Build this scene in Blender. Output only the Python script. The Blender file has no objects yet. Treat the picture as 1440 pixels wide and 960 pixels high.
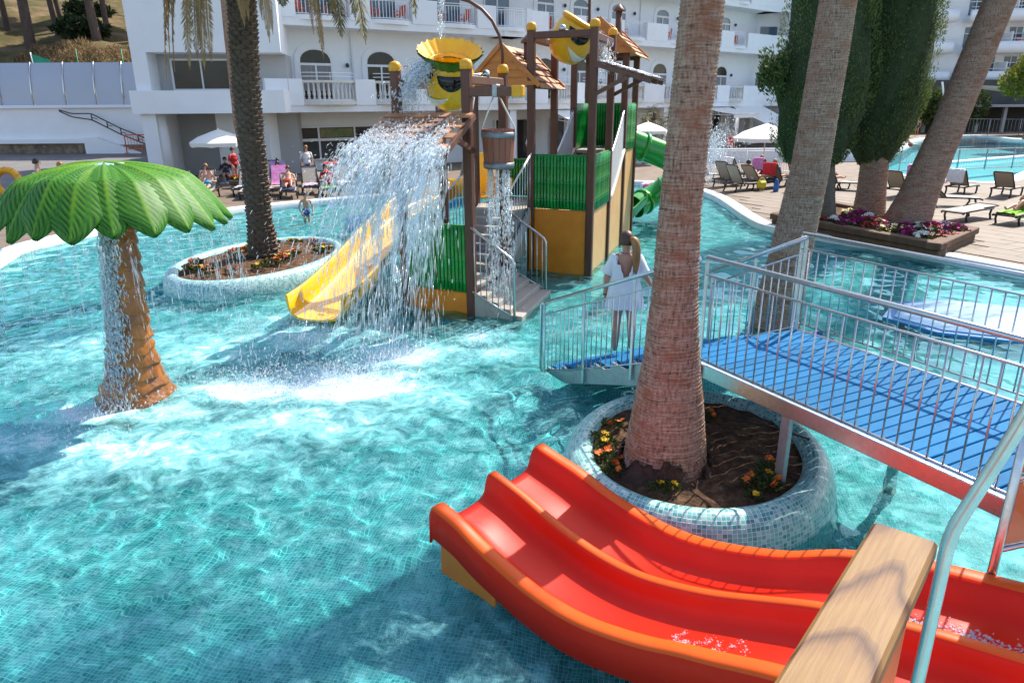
import bpy, bmesh, math, random
import numpy as np
from mathutils import Vector, Matrix

sc = bpy.context.scene
COL = sc.collection
R = math.radians
rnd = random.Random(7)

# ------------------------------------------------------------------ camera
EYE_Z = 3.65
cam_d = bpy.data.cameras.new('camera'); cam = bpy.data.objects.new('camera', cam_d); COL.objects.link(cam)
cam_d.sensor_width = 36.0; cam_d.lens = 1000.0/1440.0*36.0
cam_d.clip_start = 0.05; cam_d.clip_end = 900
PITCH = math.atan((480-145)/1000.0)
cam.location = (0, 0, EYE_Z)
cam.rotation_euler = (Matrix.Rotation(math.pi/2-PITCH, 4, 'X') @ Matrix.Rotation(R(-0.4), 4, 'Z')).to_euler()
sc.camera = cam

# ------------------------------------------------------------------ sky and sun
SUN_AZ, SUN_EL = R(42), R(48)          # azimuth measured from +Y towards +X
w = bpy.data.worlds.new('World'); sc.world = w; w.use_nodes = True
nt = w.node_tree; nt.nodes.clear()
sky = nt.nodes.new('ShaderNodeTexSky'); sky.sky_type = 'NISHITA'; sky.sun_disc = False
sky.sun_elevation = SUN_EL; sky.sun_rotation = SUN_AZ
sky.dust_density = 1.5; sky.ozone_density = 0.8
bg = nt.nodes.new('ShaderNodeBackground'); bg.inputs['Strength'].default_value = 0.14
wo = nt.nodes.new('ShaderNodeOutputWorld')
nt.links.new(sky.outputs[0], bg.inputs[0]); nt.links.new(bg.outputs[0], wo.inputs[0])
sun_d = bpy.data.lights.new('sun', 'SUN'); sun_d.energy = 3.8; sun_d.angle = R(0.5); sun_d.color = (1.0, .94, .84)
sun = bpy.data.objects.new('sun', sun_d); COL.objects.link(sun)
SD = Vector((math.sin(SUN_AZ)*math.cos(SUN_EL), math.cos(SUN_AZ)*math.cos(SUN_EL), math.sin(SUN_EL)))
sun.rotation_euler = SD.to_track_quat('Z', 'Y').to_euler(); sun.location = SD*60
sun_d.cycles.is_caustics_light = True
sc.view_settings.view_transform = 'Standard'; sc.view_settings.look = 'None'
sc.view_settings.exposure = 1.0; sc.view_settings.gamma = 1.0
cy = sc.cycles
cy.use_denoising = True
cy.max_bounces = 10; cy.transmission_bounces = 8; cy.transparent_max_bounces = 24
cy.caustics_reflective = False; cy.caustics_refractive = True
cy.sample_clamp_indirect = 6.0

# ------------------------------------------------------------------ materials
MATS = {}
def new_mat(name):
    m = bpy.data.materials.new(name); m.use_nodes = True
    n = m.node_tree; n.nodes.clear()
    o = n.nodes.new('ShaderNodeOutputMaterial')
    MATS[name] = m
    return m, n, o
def N(n, t, **kw):
    x = n.nodes.new('ShaderNode'+t)
    for k, v in kw.items():
        if hasattr(x, k): setattr(x, k, v)
        else: x.inputs[k.replace('_', ' ')].default_value = v
    return x
def rgb(c): return (c[0], c[1], c[2], 1.0)
def ramp(n, fac, stops, interp='LINEAR'):
    r = n.nodes.new('ShaderNodeValToRGB'); r.color_ramp.interpolation = interp
    e = r.color_ramp.elements
    while len(e) < len(stops): e.new(0.5)
    for q, (p, c) in zip(e, stops):
        q.position = p; q.color = rgb(c) if len(c) == 3 else c
    n.links.new(fac, r.inputs[0]); return r.outputs[0]
def pos_scaled(n, s=(1, 1, 1), obj=False, rot=(0, 0, 0)):
    mp = n.nodes.new('ShaderNodeMapping'); mp.inputs['Scale'].default_value = s; mp.inputs['Rotation'].default_value = rot
    if obj: src = n.nodes.new('ShaderNodeTexCoord').outputs['Object']
    else: src = n.nodes.new('ShaderNodeNewGeometry').outputs['Position']
    n.links.new(src, mp.inputs[0]); return mp.outputs[0]
def pmat(name, c1, c2=None, scale=6.0, stretch=(1, 1, 1), rough=.5, bump=0.0, bscale=None, metal=0.0, spec=.5, coat=0.0,
         detail=5.0, jitter=0.0, contrast=.25, obj=False, rough2=None, trans=0.0, bdist=.01):
    """principled material, colour wandering between c1 and c2, with fine relief"""
    m, n, o = new_mat(name)
    b = N(n, 'BsdfPrincipled'); b.inputs['Roughness'].default_value = rough
    b.inputs['Metallic'].default_value = metal; b.inputs['Specular IOR Level'].default_value = spec
    b.inputs['Coat Weight'].default_value = coat
    if trans: b.inputs['Transmission Weight'].default_value = trans
    v = pos_scaled(n, stretch, obj)
    tx = N(n, 'TexNoise'); tx.inputs['Scale'].default_value = scale; tx.inputs['Detail'].default_value = detail
    n.links.new(v, tx.inputs['Vector'])
    col = ramp(n, tx.outputs[0], [(.5-contrast, c1), (.5+contrast, c2 or tuple(x*.85 for x in c1))])
    if jitter:
        oi = N(n, 'ObjectInfo'); hs = N(n, 'HueSaturation')
        mr = N(n, 'MapRange'); mr.inputs['To Min'].default_value = 1-jitter; mr.inputs['To Max'].default_value = 1+jitter
        n.links.new(oi.outputs['Random'], mr.inputs['Value']); n.links.new(mr.outputs[0], hs.inputs['Value'])
        n.links.new(col, hs.inputs['Color']); col = hs.outputs[0]
    n.links.new(col, b.inputs['Base Color'])
    if rough2 is not None:
        mr = N(n, 'MapRange'); mr.inputs['To Min'].default_value = rough; mr.inputs['To Max'].default_value = rough2
        n.links.new(tx.outputs[0], mr.inputs['Value']); n.links.new(mr.outputs[0], b.inputs['Roughness'])
    if bump:
        t2 = N(n, 'TexNoise'); t2.inputs['Scale'].default_value = bscale or scale*4; t2.inputs['Detail'].default_value = 4
        n.links.new(v, t2.inputs['Vector'])
        bp = N(n, 'Bump'); bp.inputs['Strength'].default_value = bump; bp.inputs['Distance'].default_value = bdist
        n.links.new(t2.outputs[0], bp.inputs['Height']); n.links.new(bp.outputs[0], b.inputs['Normal'])
    n.links.new(b.outputs[0], o.inputs[0])
    return m

# ------------------------------------------------------------------ mesh building
class MB:
    def __init__(s): s.v = []; s.f = []; s.sm = []
    def add(s, vs, fs, smooth=False):
        k = len(s.v); s.v.extend([tuple(p) for p in vs]); s.f.extend([tuple(i+k for i in f) for f in fs]); s.sm.extend([smooth]*len(fs)); return s
    def box(s, c, d, rz=0.0, M=None):
        x, y, z = d[0]/2, d[1]/2, d[2]/2
        p = [(-x,-y,-z),(x,-y,-z),(x,y,-z),(-x,y,-z),(-x,-y,z),(x,-y,z),(x,y,z),(-x,y,z)]
        m = M if M is not None else Matrix.Translation(c) @ Matrix.Rotation(rz, 4, 'Z')
        return s.add([m @ Vector(q) for q in p], [(0,3,2,1),(4,5,6,7),(0,1,5,4),(1,2,6,5),(2,3,7,6),(3,0,4,7)])
    def bevbox(s, c, d, r=.01, rz=0.0, M=None):
        """box with chamfered edges (26-face)"""
        m = M if M is not None else Matrix.Translation(c) @ Matrix.Rotation(rz, 4, 'Z')
        bm = bmesh.new(); bmesh.ops.create_cube(bm, size=1)
        for v in bm.verts: v.co = Vector((v.co.x*d[0], v.co.y*d[1], v.co.z*d[2]))
        bmesh.ops.bevel(bm, geom=bm.edges[:], offset=min(r, min(d)*.45), segments=1, affect='EDGES')
        bm.verts.ensure_lookup_table()
        s.add([m @ v.co for v in bm.verts], [[v.index for v in f.verts] for f in bm.faces]); bm.free(); return s
    def beam(s, a, b, wd, ht, bev=0.0, up=(0, 0, 1)):
        a, b = Vector(a), Vector(b); d = b-a; L = d.length; d.normalize(); u = Vector(up)
        if abs(d.dot(u)) > .98: u = Vector((0, 1, 0))
        x = d.cross(u).normalized(); z = x.cross(d)
        M = Matrix((x, d, z)).transposed().to_4x4(); M.translation = (a+b)/2
        return s.bevbox(None, (wd, L, ht), bev, M=M) if bev else s.box(None, (wd, L, ht), M=M)
    def tube(s, pts, r, n=8, cap=True, smooth=True):
        pts = [Vector(p) for p in pts]; k = len(pts)
        rs = r if hasattr(r, '__len__') else [r]*k
        t0 = (pts[1]-pts[0]).normalized(); u = Vector((0, 0, 1)) if abs(t0.z) < .9 else Vector((1, 0, 0))
        x = t0.cross(u).normalized(); vs = []
        for i, p in enumerate(pts):
            t = (pts[min(i+1, k-1)]-pts[max(i-1, 0)]).normalized()
            x = (x - t*x.dot(t)).normalized(); y = t.cross(x)
            for j in range(n):
                a = 2*math.pi*j/n; vs.append(p+(x*math.cos(a)+y*math.sin(a))*rs[i])
        fs = [(i*n+j, i*n+(j+1) % n, (i+1)*n+(j+1) % n, (i+1)*n+j) for i in range(k-1) for j in range(n)]
        s.add(vs, fs, smooth)
        if cap:
            b0 = len(s.v)-k*n
            s.f.append(tuple(b0+j for j in range(n))[::-1]); s.sm.append(False)
            s.f.append(tuple(b0+(k-1)*n+j for j in range(n))); s.sm.append(False)
        return s
    def lathe(s, c, prof, n=20, smooth=True, M=None, wob=None):
        c = Vector(c or (0, 0, 0)); vs = []; k = len(prof)
        for i, (r, z) in enumerate(prof):
            for j in range(n):
                a = 2*math.pi*j/n; q = r*(wob(a, z) if wob else 1)
                p = Vector((q*math.cos(a), q*math.sin(a), z)); vs.append((M @ p) if M is not None else p+c)
        fs = [(i*n+j, i*n+(j+1) % n, (i+1)*n+(j+1) % n, (i+1)*n+j) for i in range(k-1) for j in range(n)]
        s.add(vs, fs, smooth)
        b0 = len(s.v)-k*n
        if prof[0][0] > 1e-4: s.f.append(tuple(b0+j for j in range(n))[::-1]); s.sm.append(False)
        if prof[-1][0] > 1e-4: s.f.append(tuple(b0+(k-1)*n+j for j in range(n))); s.sm.append(False)
        return s
    def sheet(s, rows, smooth=True, close=False):
        """grid of points"""
        r, c = len(rows), len(rows[0])
        vs = [p for q in rows for p in q]
        fs = [(i*c+j, i*c+(j+1) % c, (i+1)*c+(j+1) % c, (i+1)*c+j) for i in range(r-1) for j in range(c if close else c-1)]
        return s.add(vs, fs, smooth)
    def prism(s, pts, z0, z1, smooth=False):
        n = len(pts); vs = [(p[0], p[1], z0) for p in pts]+[(p[0], p[1], z1) for p in pts]
        return s.add(vs, [tuple(range(n))[::-1], tuple(range(n, 2*n))]+[(i, (i+1) % n, n+(i+1) % n, n+i) for i in range(n)], smooth)
    def ball(s, c, r, sc=(1, 1, 1), n=10, m=7, M=None):
        prof = [(r*math.sin(math.pi*i/m), -r*math.cos(math.pi*i/m)) for i in range(m+1)]
        prof[0] = (1e-5, -r); prof[-1] = (1e-5, r)
        T = Matrix.Translation(c) @ (M or Matrix.Identity(4)) @ Matrix.Diagonal((*sc, 1))
        return s.lathe(None, prof, n, True, T)
    def mesh(s, name):
        me = bpy.data.meshes.new(name); me.from_pydata(s.v, [], s.f)
        me.polygons.foreach_set('use_smooth', s.sm); me.update(); return me
def link(name, me, m, parent=None, smooth=None):
    if m is not None: 
        for q in (m if isinstance(m, (list, tuple)) else [m]): me.materials.append(MATS[q] if isinstance(q, str) else q)
    o = bpy.data.objects.new(name, me); COL.objects.link(o)
    if parent is not None: adopt(o, parent)
    return o
def adopt(o, parent):
    o.parent = parent
    M = Matrix.Identity(4); q = parent
    chain = []
    while q is not None: chain.append(q); q = q.parent
    for q in reversed(chain): M = M @ q.matrix_parent_inverse @ q.matrix_basis
    o.matrix_parent_inverse = M.inverted()
def obj(name, mb, m, parent=None):
    """mesh object built in world coordinates, optionally a part of parent"""
    return link(name, mb.mesh(name), m, parent)
def tag(o, label, cat, group=None):
    o['label'] = label; o['category'] = cat
    if group: o['group'] = group
    return o
def thing(name, label, cat, loc=(0, 0, 0), group=None):
    o = bpy.data.objects.new(name, None); COL.objects.link(o); o.empty_display_size = .2
    o.location = loc; return tag(o, label, cat, group)
def struct(name, mb, m):
    o = obj(name, mb, m); o['kind'] = 'structure'; return o
def inst(src, name, M, parent=None):
    """another object sharing src's mesh, placed by matrix M"""
    o = bpy.data.objects.new(name, src if isinstance(src, bpy.types.Mesh) else src.data); COL.objects.link(o)
    o.matrix_basis = M
    if parent is not None: adopt(o, parent)
    return o
def copy_tree(o, parent=None):
    c = o.copy(); COL.objects.link(c)
    if parent is not None: c.parent = parent
    for ch in list(o.children): copy_tree(ch, c)
    return c
def wet(*obs):
    for o in obs: o.cycles.is_caustics_receiver = True
def arc_path(a, b, sag, n=8):
    a, b = Vector(a), Vector(b); return [a.lerp(b, i/n)+Vector((0, 0, -sag*4*(i/n)*(1-i/n))) for i in range(n+1)]
def bend(pts, r=.08, n=4):
    """polyline with rounded corners"""
    pts = [Vector(p) for p in pts]; out = [pts[0]]
    for i in range(1, len(pts)-1):
        a, b, c = pts[i-1], pts[i], pts[i+1]
        d1 = min(r, (a-b).length*.45); d2 = min(r, (c-b).length*.45)
        p = b+(a-b).normalized()*d1; q = b+(c-b).normalized()*d2
        for k in range(n+1):
            t = k/n; out.append(p*(1-t)**2+b*2*t*(1-t)+q*t*t)
    out.append(pts[-1]); return out

# ------------------------------------------------------------------ pools
POOL_Z = -0.5
POOL = [(-12.0,16.3),(-12.8,18.2),(-12.75,19.6),(-12.0,22.0),(-10.2,25.0),(-8.46,26.6),(-6.7,28.05),(-3,30.3),(1,32.3),(4,33.4),(6.1,33.6),
        (7.3,32.2),(7.85,30),(7.95,28.0),(7.75,25.5),(7.5,23.2),(7.42,21.3),(7.6,20.75),(8.1,20.1),(9.55,17.8),(11.0,14.9),(13,11),(14,6),(14,-4),(-14,-4),(-14,10),(-12.6,14)]
def smooth_poly(P, k=2):
    for _ in range(k):
        Q = []
        for i in range(len(P)):
            a, b = P[i], P[(i+1) % len(P)]
            Q += [(a[0]*.75+b[0]*.25, a[1]*.75+b[1]*.25), (a[0]*.25+b[0]*.75, a[1]*.25+b[1]*.75)]
        P = Q
    return P
POOL = smooth_poly(POOL)
def inset(P, d):
    n = len(P); out = []
    for i in range(n):
        a, b, c = Vector(P[i-1]), Vector(P[i]), Vector(P[(i+1) % n])
        t = (c-a).normalized(); out.append((b.x-t.y*d, b.y+t.x*d))
    return out
def area(P): return sum(P[i-1][0]*P[i][1]-P[i][0]*P[i-1][1] for i in range(len(P)))/2
if area(POOL) < 0: POOL = POOL[::-1]

def tile_mat(name, size, cols, grout, rough=.25, rotz=0.0, cyl=None):
    m, n, o = new_mat(name)
    b = N(n, 'BsdfPrincipled'); b.inputs['Roughness'].default_value = rough
    v = pos_scaled(n, (1/size,)*3, rot=(0, 0, rotz))
    if cyl:      # wrap round a planter: angle, slope length, radius
        sx = N(n, 'Attribute'); sx.attribute_name = 'tile_uv'
        mp = N(n, 'Mapping'); mp.inputs['Scale'].default_value = (1/size,)*3
        n.links.new(sx.outputs['Vector'], mp.inputs[0]); v = mp.outputs[0]
    # slightly uneven joints
    nz = N(n, 'TexNoise'); nz.inputs['Scale'].default_value = .35; nz.inputs['Detail'].default_value = 1
    n.links.new(v, nz.inputs['Vector'])
    ad = N(n, 'VectorMath', operation='MULTIPLY_ADD'); n.links.new(nz.outputs['Color'], ad.inputs[0]); ad.inputs[1].default_value = (.2, .2, .2)
    n.links.new(v, ad.inputs[2])
    fr = N(n, 'VectorMath', operation='FRACTION'); n.links.new(ad.outputs[0], fr.inputs[0])
    fl = N(n, 'VectorMath', operation='FLOOR'); n.links.new(ad.outputs[0], fl.inputs[0])
    wn = N(n, 'TexWhiteNoise'); wn.noise_dimensions = '2D'; n.links.new(fl.outputs[0], wn.inputs['Vector'])
    col = ramp(n, wn.outputs['Value'], cols, 'CONSTANT')
    sp = N(n, 'SeparateXYZ'); n.links.new(fr.outputs[0], sp.inputs[0])
    def edge(s):
        a = N(n, 'Math', operation='SUBTRACT'); n.links.new(s, a.inputs[0]); a.inputs[1].default_value = .5
        c = N(n, 'Math', operation='ABSOLUTE'); n.links.new(a.outputs[0], c.inputs[0]); return c.outputs[0]
    mx = N(n, 'Math', operation='MAXIMUM'); n.links.new(edge(sp.outputs[0]), mx.inputs[0]); n.links.new(edge(sp.outputs[1]), mx.inputs[1])
    gr = N(n, 'MapRange'); gr.inputs['From Min'].default_value = .425; gr.inputs['From Max'].default_value = .46
    n.links.new(mx.outputs[0], gr.inputs['Value'])
    mix = N(n, 'MixRGB'); n.links.new(gr.outputs[0], mix.inputs[0]); n.links.new(col, mix.inputs[1]); mix.inputs[2].default_value = rgb(grout)
    # broad unevenness of the glaze
    n2 = N(n, 'TexNoise'); n2.inputs['Scale'].default_value = .05; n2.inputs['Detail'].default_value = 3; n.links.new(v, n2.inputs['Vector'])
    hs = N(n, 'HueSaturation'); mr = N(n, 'MapRange'); mr.inputs['To Min'].default_value = .85; mr.inputs['To Max'].default_value = 1.12
    n.links.new(n2.outputs[0], mr.inputs['Value']); n.links.new(mr.outputs[0], hs.inputs['Value']); n.links.new(mix.outputs[0], hs.inputs['Color'])
    n.links.new(hs.outputs[0], b.inputs['Base Color'])
    bp = N(n, 'Bump', invert=True); bp.inputs['Strength'].default_value = .6; bp.inputs['Distance'].default_value = .003
    n.links.new(gr.outputs[0], bp.inputs['Height']); n.links.new(bp.outputs[0], b.inputs['Normal'])
    n.links.new(b.outputs[0], o.inputs[0]); return m
TEALS = [(0, (.03,.24,.26)), (.05, (.05,.30,.32)), (.30, (.075,.35,.365)), (.55, (.11,.395,.405)), (.78, (.16,.45,.445)), (.94, (.26,.53,.51))]
tile_mat('pool_mosaic', .034, TEALS, (.56,.78,.77), rotz=R(12))
# pool shell: floor and side walls
fl = MB(); n_ = len(POOL)
fl.add([(x, y, POOL_Z) for x, y in POOL], [tuple(range(n_))])
fl.add([(x, y, POOL_Z) for x, y in POOL]+[(x, y, .12) for x, y in POOL], [(i, n_+i, n_+(i+1) % n_, (i+1) % n_) for i in range(n_)])
pool_floor = struct('pool_floor', fl, 'pool_mosaic'); wet(pool_floor)

# ripples: a fan-shaped grid, fine where the pool is near, coarse far off
SPL = np.array([(-2.4, 9.3), (-3.6, 10.6), (-5.2, 9.0)])     # where the falls hit the water
def waves(X, Y, cell):
    g = np.random.default_rng(11); H = np.zeros_like(X)
    amp = .38+.26*np.exp(-((X+1.6)**2/10+(Y-6.1)**2/3.2))+.70*np.exp(-((X+3.0)**2/14+(Y-10.5)**2/10))+.35*np.exp(-((X-.4)**2/2.5+(Y-8.2)**2/3))
    for i in range(110):
        lam = .17*(10**g.uniform(0, .95)); th = g.normal(R(200), 1.1); ph = g.uniform(0, 6.28)
        k = 2*math.pi/lam; a = .0105*lam**1.25*g.uniform(.5, 1.2)*.55
        fade = np.clip((lam/np.maximum(cell, 1e-4)-3)/4, 0, 1)
        wx = .06*np.sin(Y*1.7+ph)+.05*np.sin(X*2.3+ph*2)
        H += a*fade*np.sin(k*((X+wx)*math.cos(th)+(Y+wx)*math.sin(th))+ph)
    return H*amp
rows = []; yy = 1.2
ys = [yy]
while ys[-1] < 36: ys.append(ys[-1]+.0038*(ys[-1]+2.6)*.95)
ys = np.array(ys); nx = 430
us = np.linspace(-1, 1, nx)
Yg = np.repeat(ys[:, None], nx, 1); Xg = us[None, :]*(Yg+2.6)*.88
cell = np.maximum((Yg+2.6)*.88*2/nx, .0038*(Yg+2.6))
Zg = waves(Xg, Yg, cell)
idx = np.arange(Xg.size).reshape(Xg.shape)
F = np.stack([idx[:-1, :-1], idx[:-1, 1:], idx[1:, 1:], idx[1:, :-1]], -1).reshape(-1, 4)
# keep only what lies inside the pool
def inside(P, x, y):
    c = np.zeros(x.shape, bool); n = len(P); j = n-1
    for i in range(n):
        xi, yi = P[i]; xj, yj = P[j]
        with np.errstate(divide='ignore', invalid='ignore'):
            c ^= ((yi > y) != (yj > y)) & (x < (xj-xi)*(y-yi)/(yj-yi)+xi)
        j = i
    return c
BIG = inset(POOL, -.12)
ins = inside(BIG, Xg.ravel(), Yg.ravel())
F = F[ins[F].any(1)]
use = np.unique(F); mp_ = -np.ones(Xg.size, int); mp_[use] = np.arange(len(use))
V = np.stack([Xg.ravel(), Yg.ravel(), Zg.ravel()], 1)[use]; F = mp_[F]
me = bpy.data.meshes.new('pool_water')
me.vertices.add(len(V)); me.vertices.foreach_set('co', V.ravel())
me.loops.add(F.size); me.loops.foreach_set('vertex_index', F.ravel())
me.polygons.add(len(F)); me.polygons.foreach_set('loop_start', np.arange(len(F))*4); me.polygons.foreach_set('use_smooth', np.ones(len(F), bool))
me.update(calc_edges=True)
# churned water: white foam and milky bubbles where the falls land
def foam_field(x, y):
    f = np.zeros_like(x)
    for cx, cy_, sx, sy, a in FOAM:
        f = np.maximum(f, a*np.exp(-(((x-cx)/sx)**2+((y-cy_)/sy)**2)))
    return f
FOAM = [(-2.3, 9.0, 1.15, .6, 1.0), (-3.5, 8.9, 1.1, .5, .85), (-1.7, 10.3, .9, .7, .75), (-3.4, 11.2, 1.3, .9, .55),
        (-5.3, 8.2, .75, .4, .8), (-5.6, 7.4, 1.0, .5, .55), (-4.4, 8.2, .9, .5, .5), (-4.0, 12.2, .7, .5, .5), (-.6, 11.2, .5, .5, .5), (-.2, 10.3, .5, .35, .5),
        (-4.3, 7.2, 1.7, .7, .50), (-2.6, 7.9, 1.5, .6, .46), (-1.4, 8.7, 1.2, .6, .42), (-6.5, 10.8, 1.6, 1.2, .35), (-4.6, 10.6, 1.4, 1.1, .45)]
fa = me.attributes.new('foam', 'FLOAT', 'POINT'); fa.data.foreach_set('value', foam_field(V[:, 0], V[:, 1]))
m, n, o = new_mat('water')
gl = N(n, 'BsdfGlass'); gl.inputs['IOR'].default_value = 1.33; gl.inputs['Roughness'].default_value = 0.0; gl.inputs['Color'].default_value = (.59, .94, .955, 1)
at = N(n, 'Attribute'); at.attribute_name = 'foam'
v = pos_scaled(n, (1, 1, 1))
n1 = N(n, 'TexNoise'); n1.inputs['Scale'].default_value = 3.6; n1.inputs['Detail'].default_value = 12; n1.inputs['Roughness'].default_value = .76; n1.inputs['Distortion'].default_value = .5
n.links.new(v, n1.inputs['Vector'])
def foam_mask(lo, hi, top):
    mu = N(n, 'Math', operation='MULTIPLY_ADD'); n.links.new(at.outputs['Fac'], mu.inputs[0]); mu.inputs[1].default_value = .55
    n.links.new(n1.outputs[0], mu.inputs[2])
    q = N(n, 'MapRange'); q.interpolation_type = 'SMOOTHSTEP'; q.inputs['From Min'].default_value = lo; q.inputs['From Max'].default_value = hi; q.inputs['To Max'].default_value = top
    n.links.new(mu.outputs[0], q.inputs['Value']); return q.outputs[0]
milk = N(n, 'BsdfDiffuse'); milk.inputs['Color'].default_value = (.30, .74, .78, 1)
white = N(n, 'BsdfDiffuse'); white.inputs['Color'].default_value = (.86, .90, .92, 1)
x1 = N(n, 'MixShader'); n.links.new(foam_mask(.42, .90, .78), x1.inputs[0]); n.links.new(gl.outputs[0], x1.inputs[1]); n.links.new(milk.outputs[0], x1.inputs[2])
x2 = N(n, 'MixShader'); n.links.new(foam_mask(.69, 1.0, .95), x2.inputs[0]); n.links.new(x1.outputs[0], x2.inputs[1]); n.links.new(white.outputs[0], x2.inputs[2])
n.links.new(x2.outputs[0], o.inputs[0])
water = link('pool_water', me, 'water'); water['kind'] = 'structure'
water.cycles.is_caustics_caster = True

# ------------------------------------------------------------------ ground, decks, hill
POOL2 = [(19.3,37.6),(19.5,35.2),(20.3,33.4),(21.2,32.0),(23.2,33.6),(25.4,36.4),(31,42),(40,54),(47,62),(46.5,67.5),(49,77),(46,76),(38.5,70),(31.5,58.5),(25.6,50),(21.0,42.6)]
POOL2 = smooth_poly(POOL2, 1)
if area(POOL2) < 0: POOL2 = POOL2[::-1]
DECK_Z = .15
def paving(name, c1, c2, joint, bw, bh, rotz=0.0, rough=.75):
    m, n, o = new_mat(name)
    b = N(n, 'BsdfPrincipled'); b.inputs['Roughness'].default_value = rough
    v = pos_scaled(n, (1, 1, 1), rot=(0, 0, rotz))
    br = N(n, 'TexBrick'); n.links.new(v, br.inputs['Vector'])
    br.inputs['Scale'].default_value = 1; br.inputs['Brick Width'].default_value = bw; br.inputs['Row Height'].default_value = bh; br.inputs['Mortar Size'].default_value = .012
    br.inputs['Color1'].default_value = rgb(c1); br.inputs['Color2'].default_value = rgb(c2); br.inputs['Mortar'].default_value = rgb(joint)
    nz = N(n, 'TexNoise'); nz.inputs['Scale'].default_value = 1.7; nz.inputs['Detail'].default_value = 8; n.links.new(v, nz.inputs['Vector'])
    cr = ramp(n, nz.outputs[0], [(.3, (.72,.68,.66)), (.7, (1.12,1.08,1.05))])
    mx = N(n, 'MixRGB', blend_type='MULTIPLY'); mx.inputs[0].default_value = 1; n.links.new(br.outputs[0], mx.inputs[1]); n.links.new(cr, mx.inputs[2])
    n.links.new(mx.outputs[0], b.inputs['Base Color'])
    bp = N(n, 'Bump'); bp.inputs['Strength'].default_value = .25; bp.inputs['Distance'].default_value = .02
    n.links.new(nz.outputs[0], bp.inputs['Height']); n.links.new(bp.outputs[0], b.inputs['Normal'])
    n.links.new(b.outputs[0], o.inputs[0]); return m
paving('deck_paving', (.195,.146,.105), (.178,.132,.095), (.155,.115,.083), .95, .62, R(-63))
pmat('slab_stone', (.21,.158,.113), (.155,.116,.083), 1.6, rough=.7, bump=.4, bscale=9, jitter=.05, detail=9)
pmat('coping_white', (.80,.79,.76), (.66,.68,.69), 3.0, rough=.5, bump=.15)
pmat('ramp_concrete', (.21,.19,.185), (.155,.145,.14), .8, rough=.85, bump=.3, bscale=12)
def flat_with_holes(name, outer, holes, z, m):
    bm = bmesh.new(); edges = []
    for P in [outer]+holes:
        vs = [bm.verts.new((x, y, z)) for x, y in P]
        edges += [bm.edges.new((vs[i-1], vs[i])) for i in range(len(vs))]
    bmesh.ops.triangle_fill(bm, use_beauty=True, use_dissolve=False, edges=edges)
    for f in bm.faces:
        if f.normal.z < 0: f.normal_flip()
    me = bpy.data.meshes.new(name); bm.to_mesh(me); bm.free()
    o = link(name, me, m); o['kind'] = 'structure'; return o
COPE = inset(POOL, -.42)
deck = flat_with_holes('deck', [(-90,-30),(110,-30),(110,140),(-90,140)], [inset(POOL, -.04), POOL2], DECK_Z, 'deck_paving')
def ring(name, P, w, z0, z1, m, rnd_=.03):
    a = inset(P, .03); b = inset(P, -w); k = len(P); mb = MB()
    rows = [[(x, y, z0) for x, y in a], [(x, y, z1-rnd_) for x, y in a], [(x, y, z1) for x, y in inset(P, .0)], [(x, y, z1) for x, y in inset(P, -w+.03)], [(x, y, z1-rnd_) for x, y in b], [(x, y, z0) for x, y in b]]
    mb.sheet(rows, True, close=True); o = struct(name, mb, m); return o
ring('pool_coping', POOL, .42, -.1, DECK_Z+.045, 'coping_white')
ring('far_pool_coping', POOL2, .5, -.1, DECK_Z+.04, 'coping_white')
mb = MB(); k = len(POOL2)
pmat('far_pool_tile', (.03,.56,.64), (.03,.50,.60), .4, rough=.4)
mb.add([(x, y, -.9) for x, y in POOL2], [tuple(range(k))]); mb.add([(x, y, -.9) for x, y in POOL2]+[(x, y, .12) for x, y in POOL2], [(i, k+i, k+(i+1) % k, (i+1) % k) for i in range(k)])
o = struct('far_pool_floor', mb, 'far_pool_tile'); wet(o)
m, n, o = new_mat('far_water'); tr_ = N(n, 'BsdfTransparent'); tr_.inputs['Color'].default_value = (.80,.98,.99,1); gs_ = N(n, 'BsdfGlossy'); gs_.inputs['Roughness'].default_value = .12; fr_ = N(n, 'Fresnel'); fr_.inputs['IOR'].default_value = 1.14
mx = N(n, 'MixShader'); n.links.new(fr_.outputs[0], mx.inputs[0]); n.links.new(tr_.outputs[0], mx.inputs[1]); n.links.new(gs_.outputs[0], mx.inputs[2]); n.links.new(mx.outputs[0], o.inputs[0])
mb = MB(); mb.add([(x, y, .0) for x, y in inset(POOL2, -.1)], [tuple(range(k))]); o = struct('far_pool_water', mb, 'far_water')
mb = MB(); mb.beam((23.0,41.8,.09), (33.8,48.2,.09), .5, .16, .03); mb.beam((33.8,48.2,.09), (44,52,.09), .5, .16, .03)
o = struct('far_pool_divider', mb, 'coping_white')

# paving slabs near enough to be told apart, laid proud of the deck bed
slab = MB(); slab.bevbox((0, 0, 0), (.94, .61, .024), .006)
slab_me = slab.mesh('paving_slab'); slab_me.materials.append(MATS['slab_stone'])
BED = [(7.75,21.2),(9.95,16.35),(12.15,18.5),(10.6,24.2)]
def near_poly(P, x, y, d):
    return bool(inside(P, np.array([x]), np.array([y]))[0]) or any((Vector(P[i])-Vector((x, y))).length < d for i in range(len(P)))
cnt = 0; cand = []
ax = Vector((.45, -.893)); ay = Vector((.893, .45))
for r_ in range(-8, 26):
    for c_ in range(-22, 16):
        p = Vector((9.5, 19))+ax*((c_+(.5 if r_ % 2 else 0))*.95)+ay*(r_*.62)
        if not (7.6 < p.x < 22 and 12.5 < p.y < 31): continue
        if p.x/p.y > .80 or p.x/p.y < .26: continue
        if near_poly(COPE, p.x, p.y, .45) or near_poly(POOL2, p.x, p.y, .9): continue
        if inside(BED, np.array([p.x]), np.array([p.y]))[0]: continue
        cand.append((p.length, p))
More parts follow.
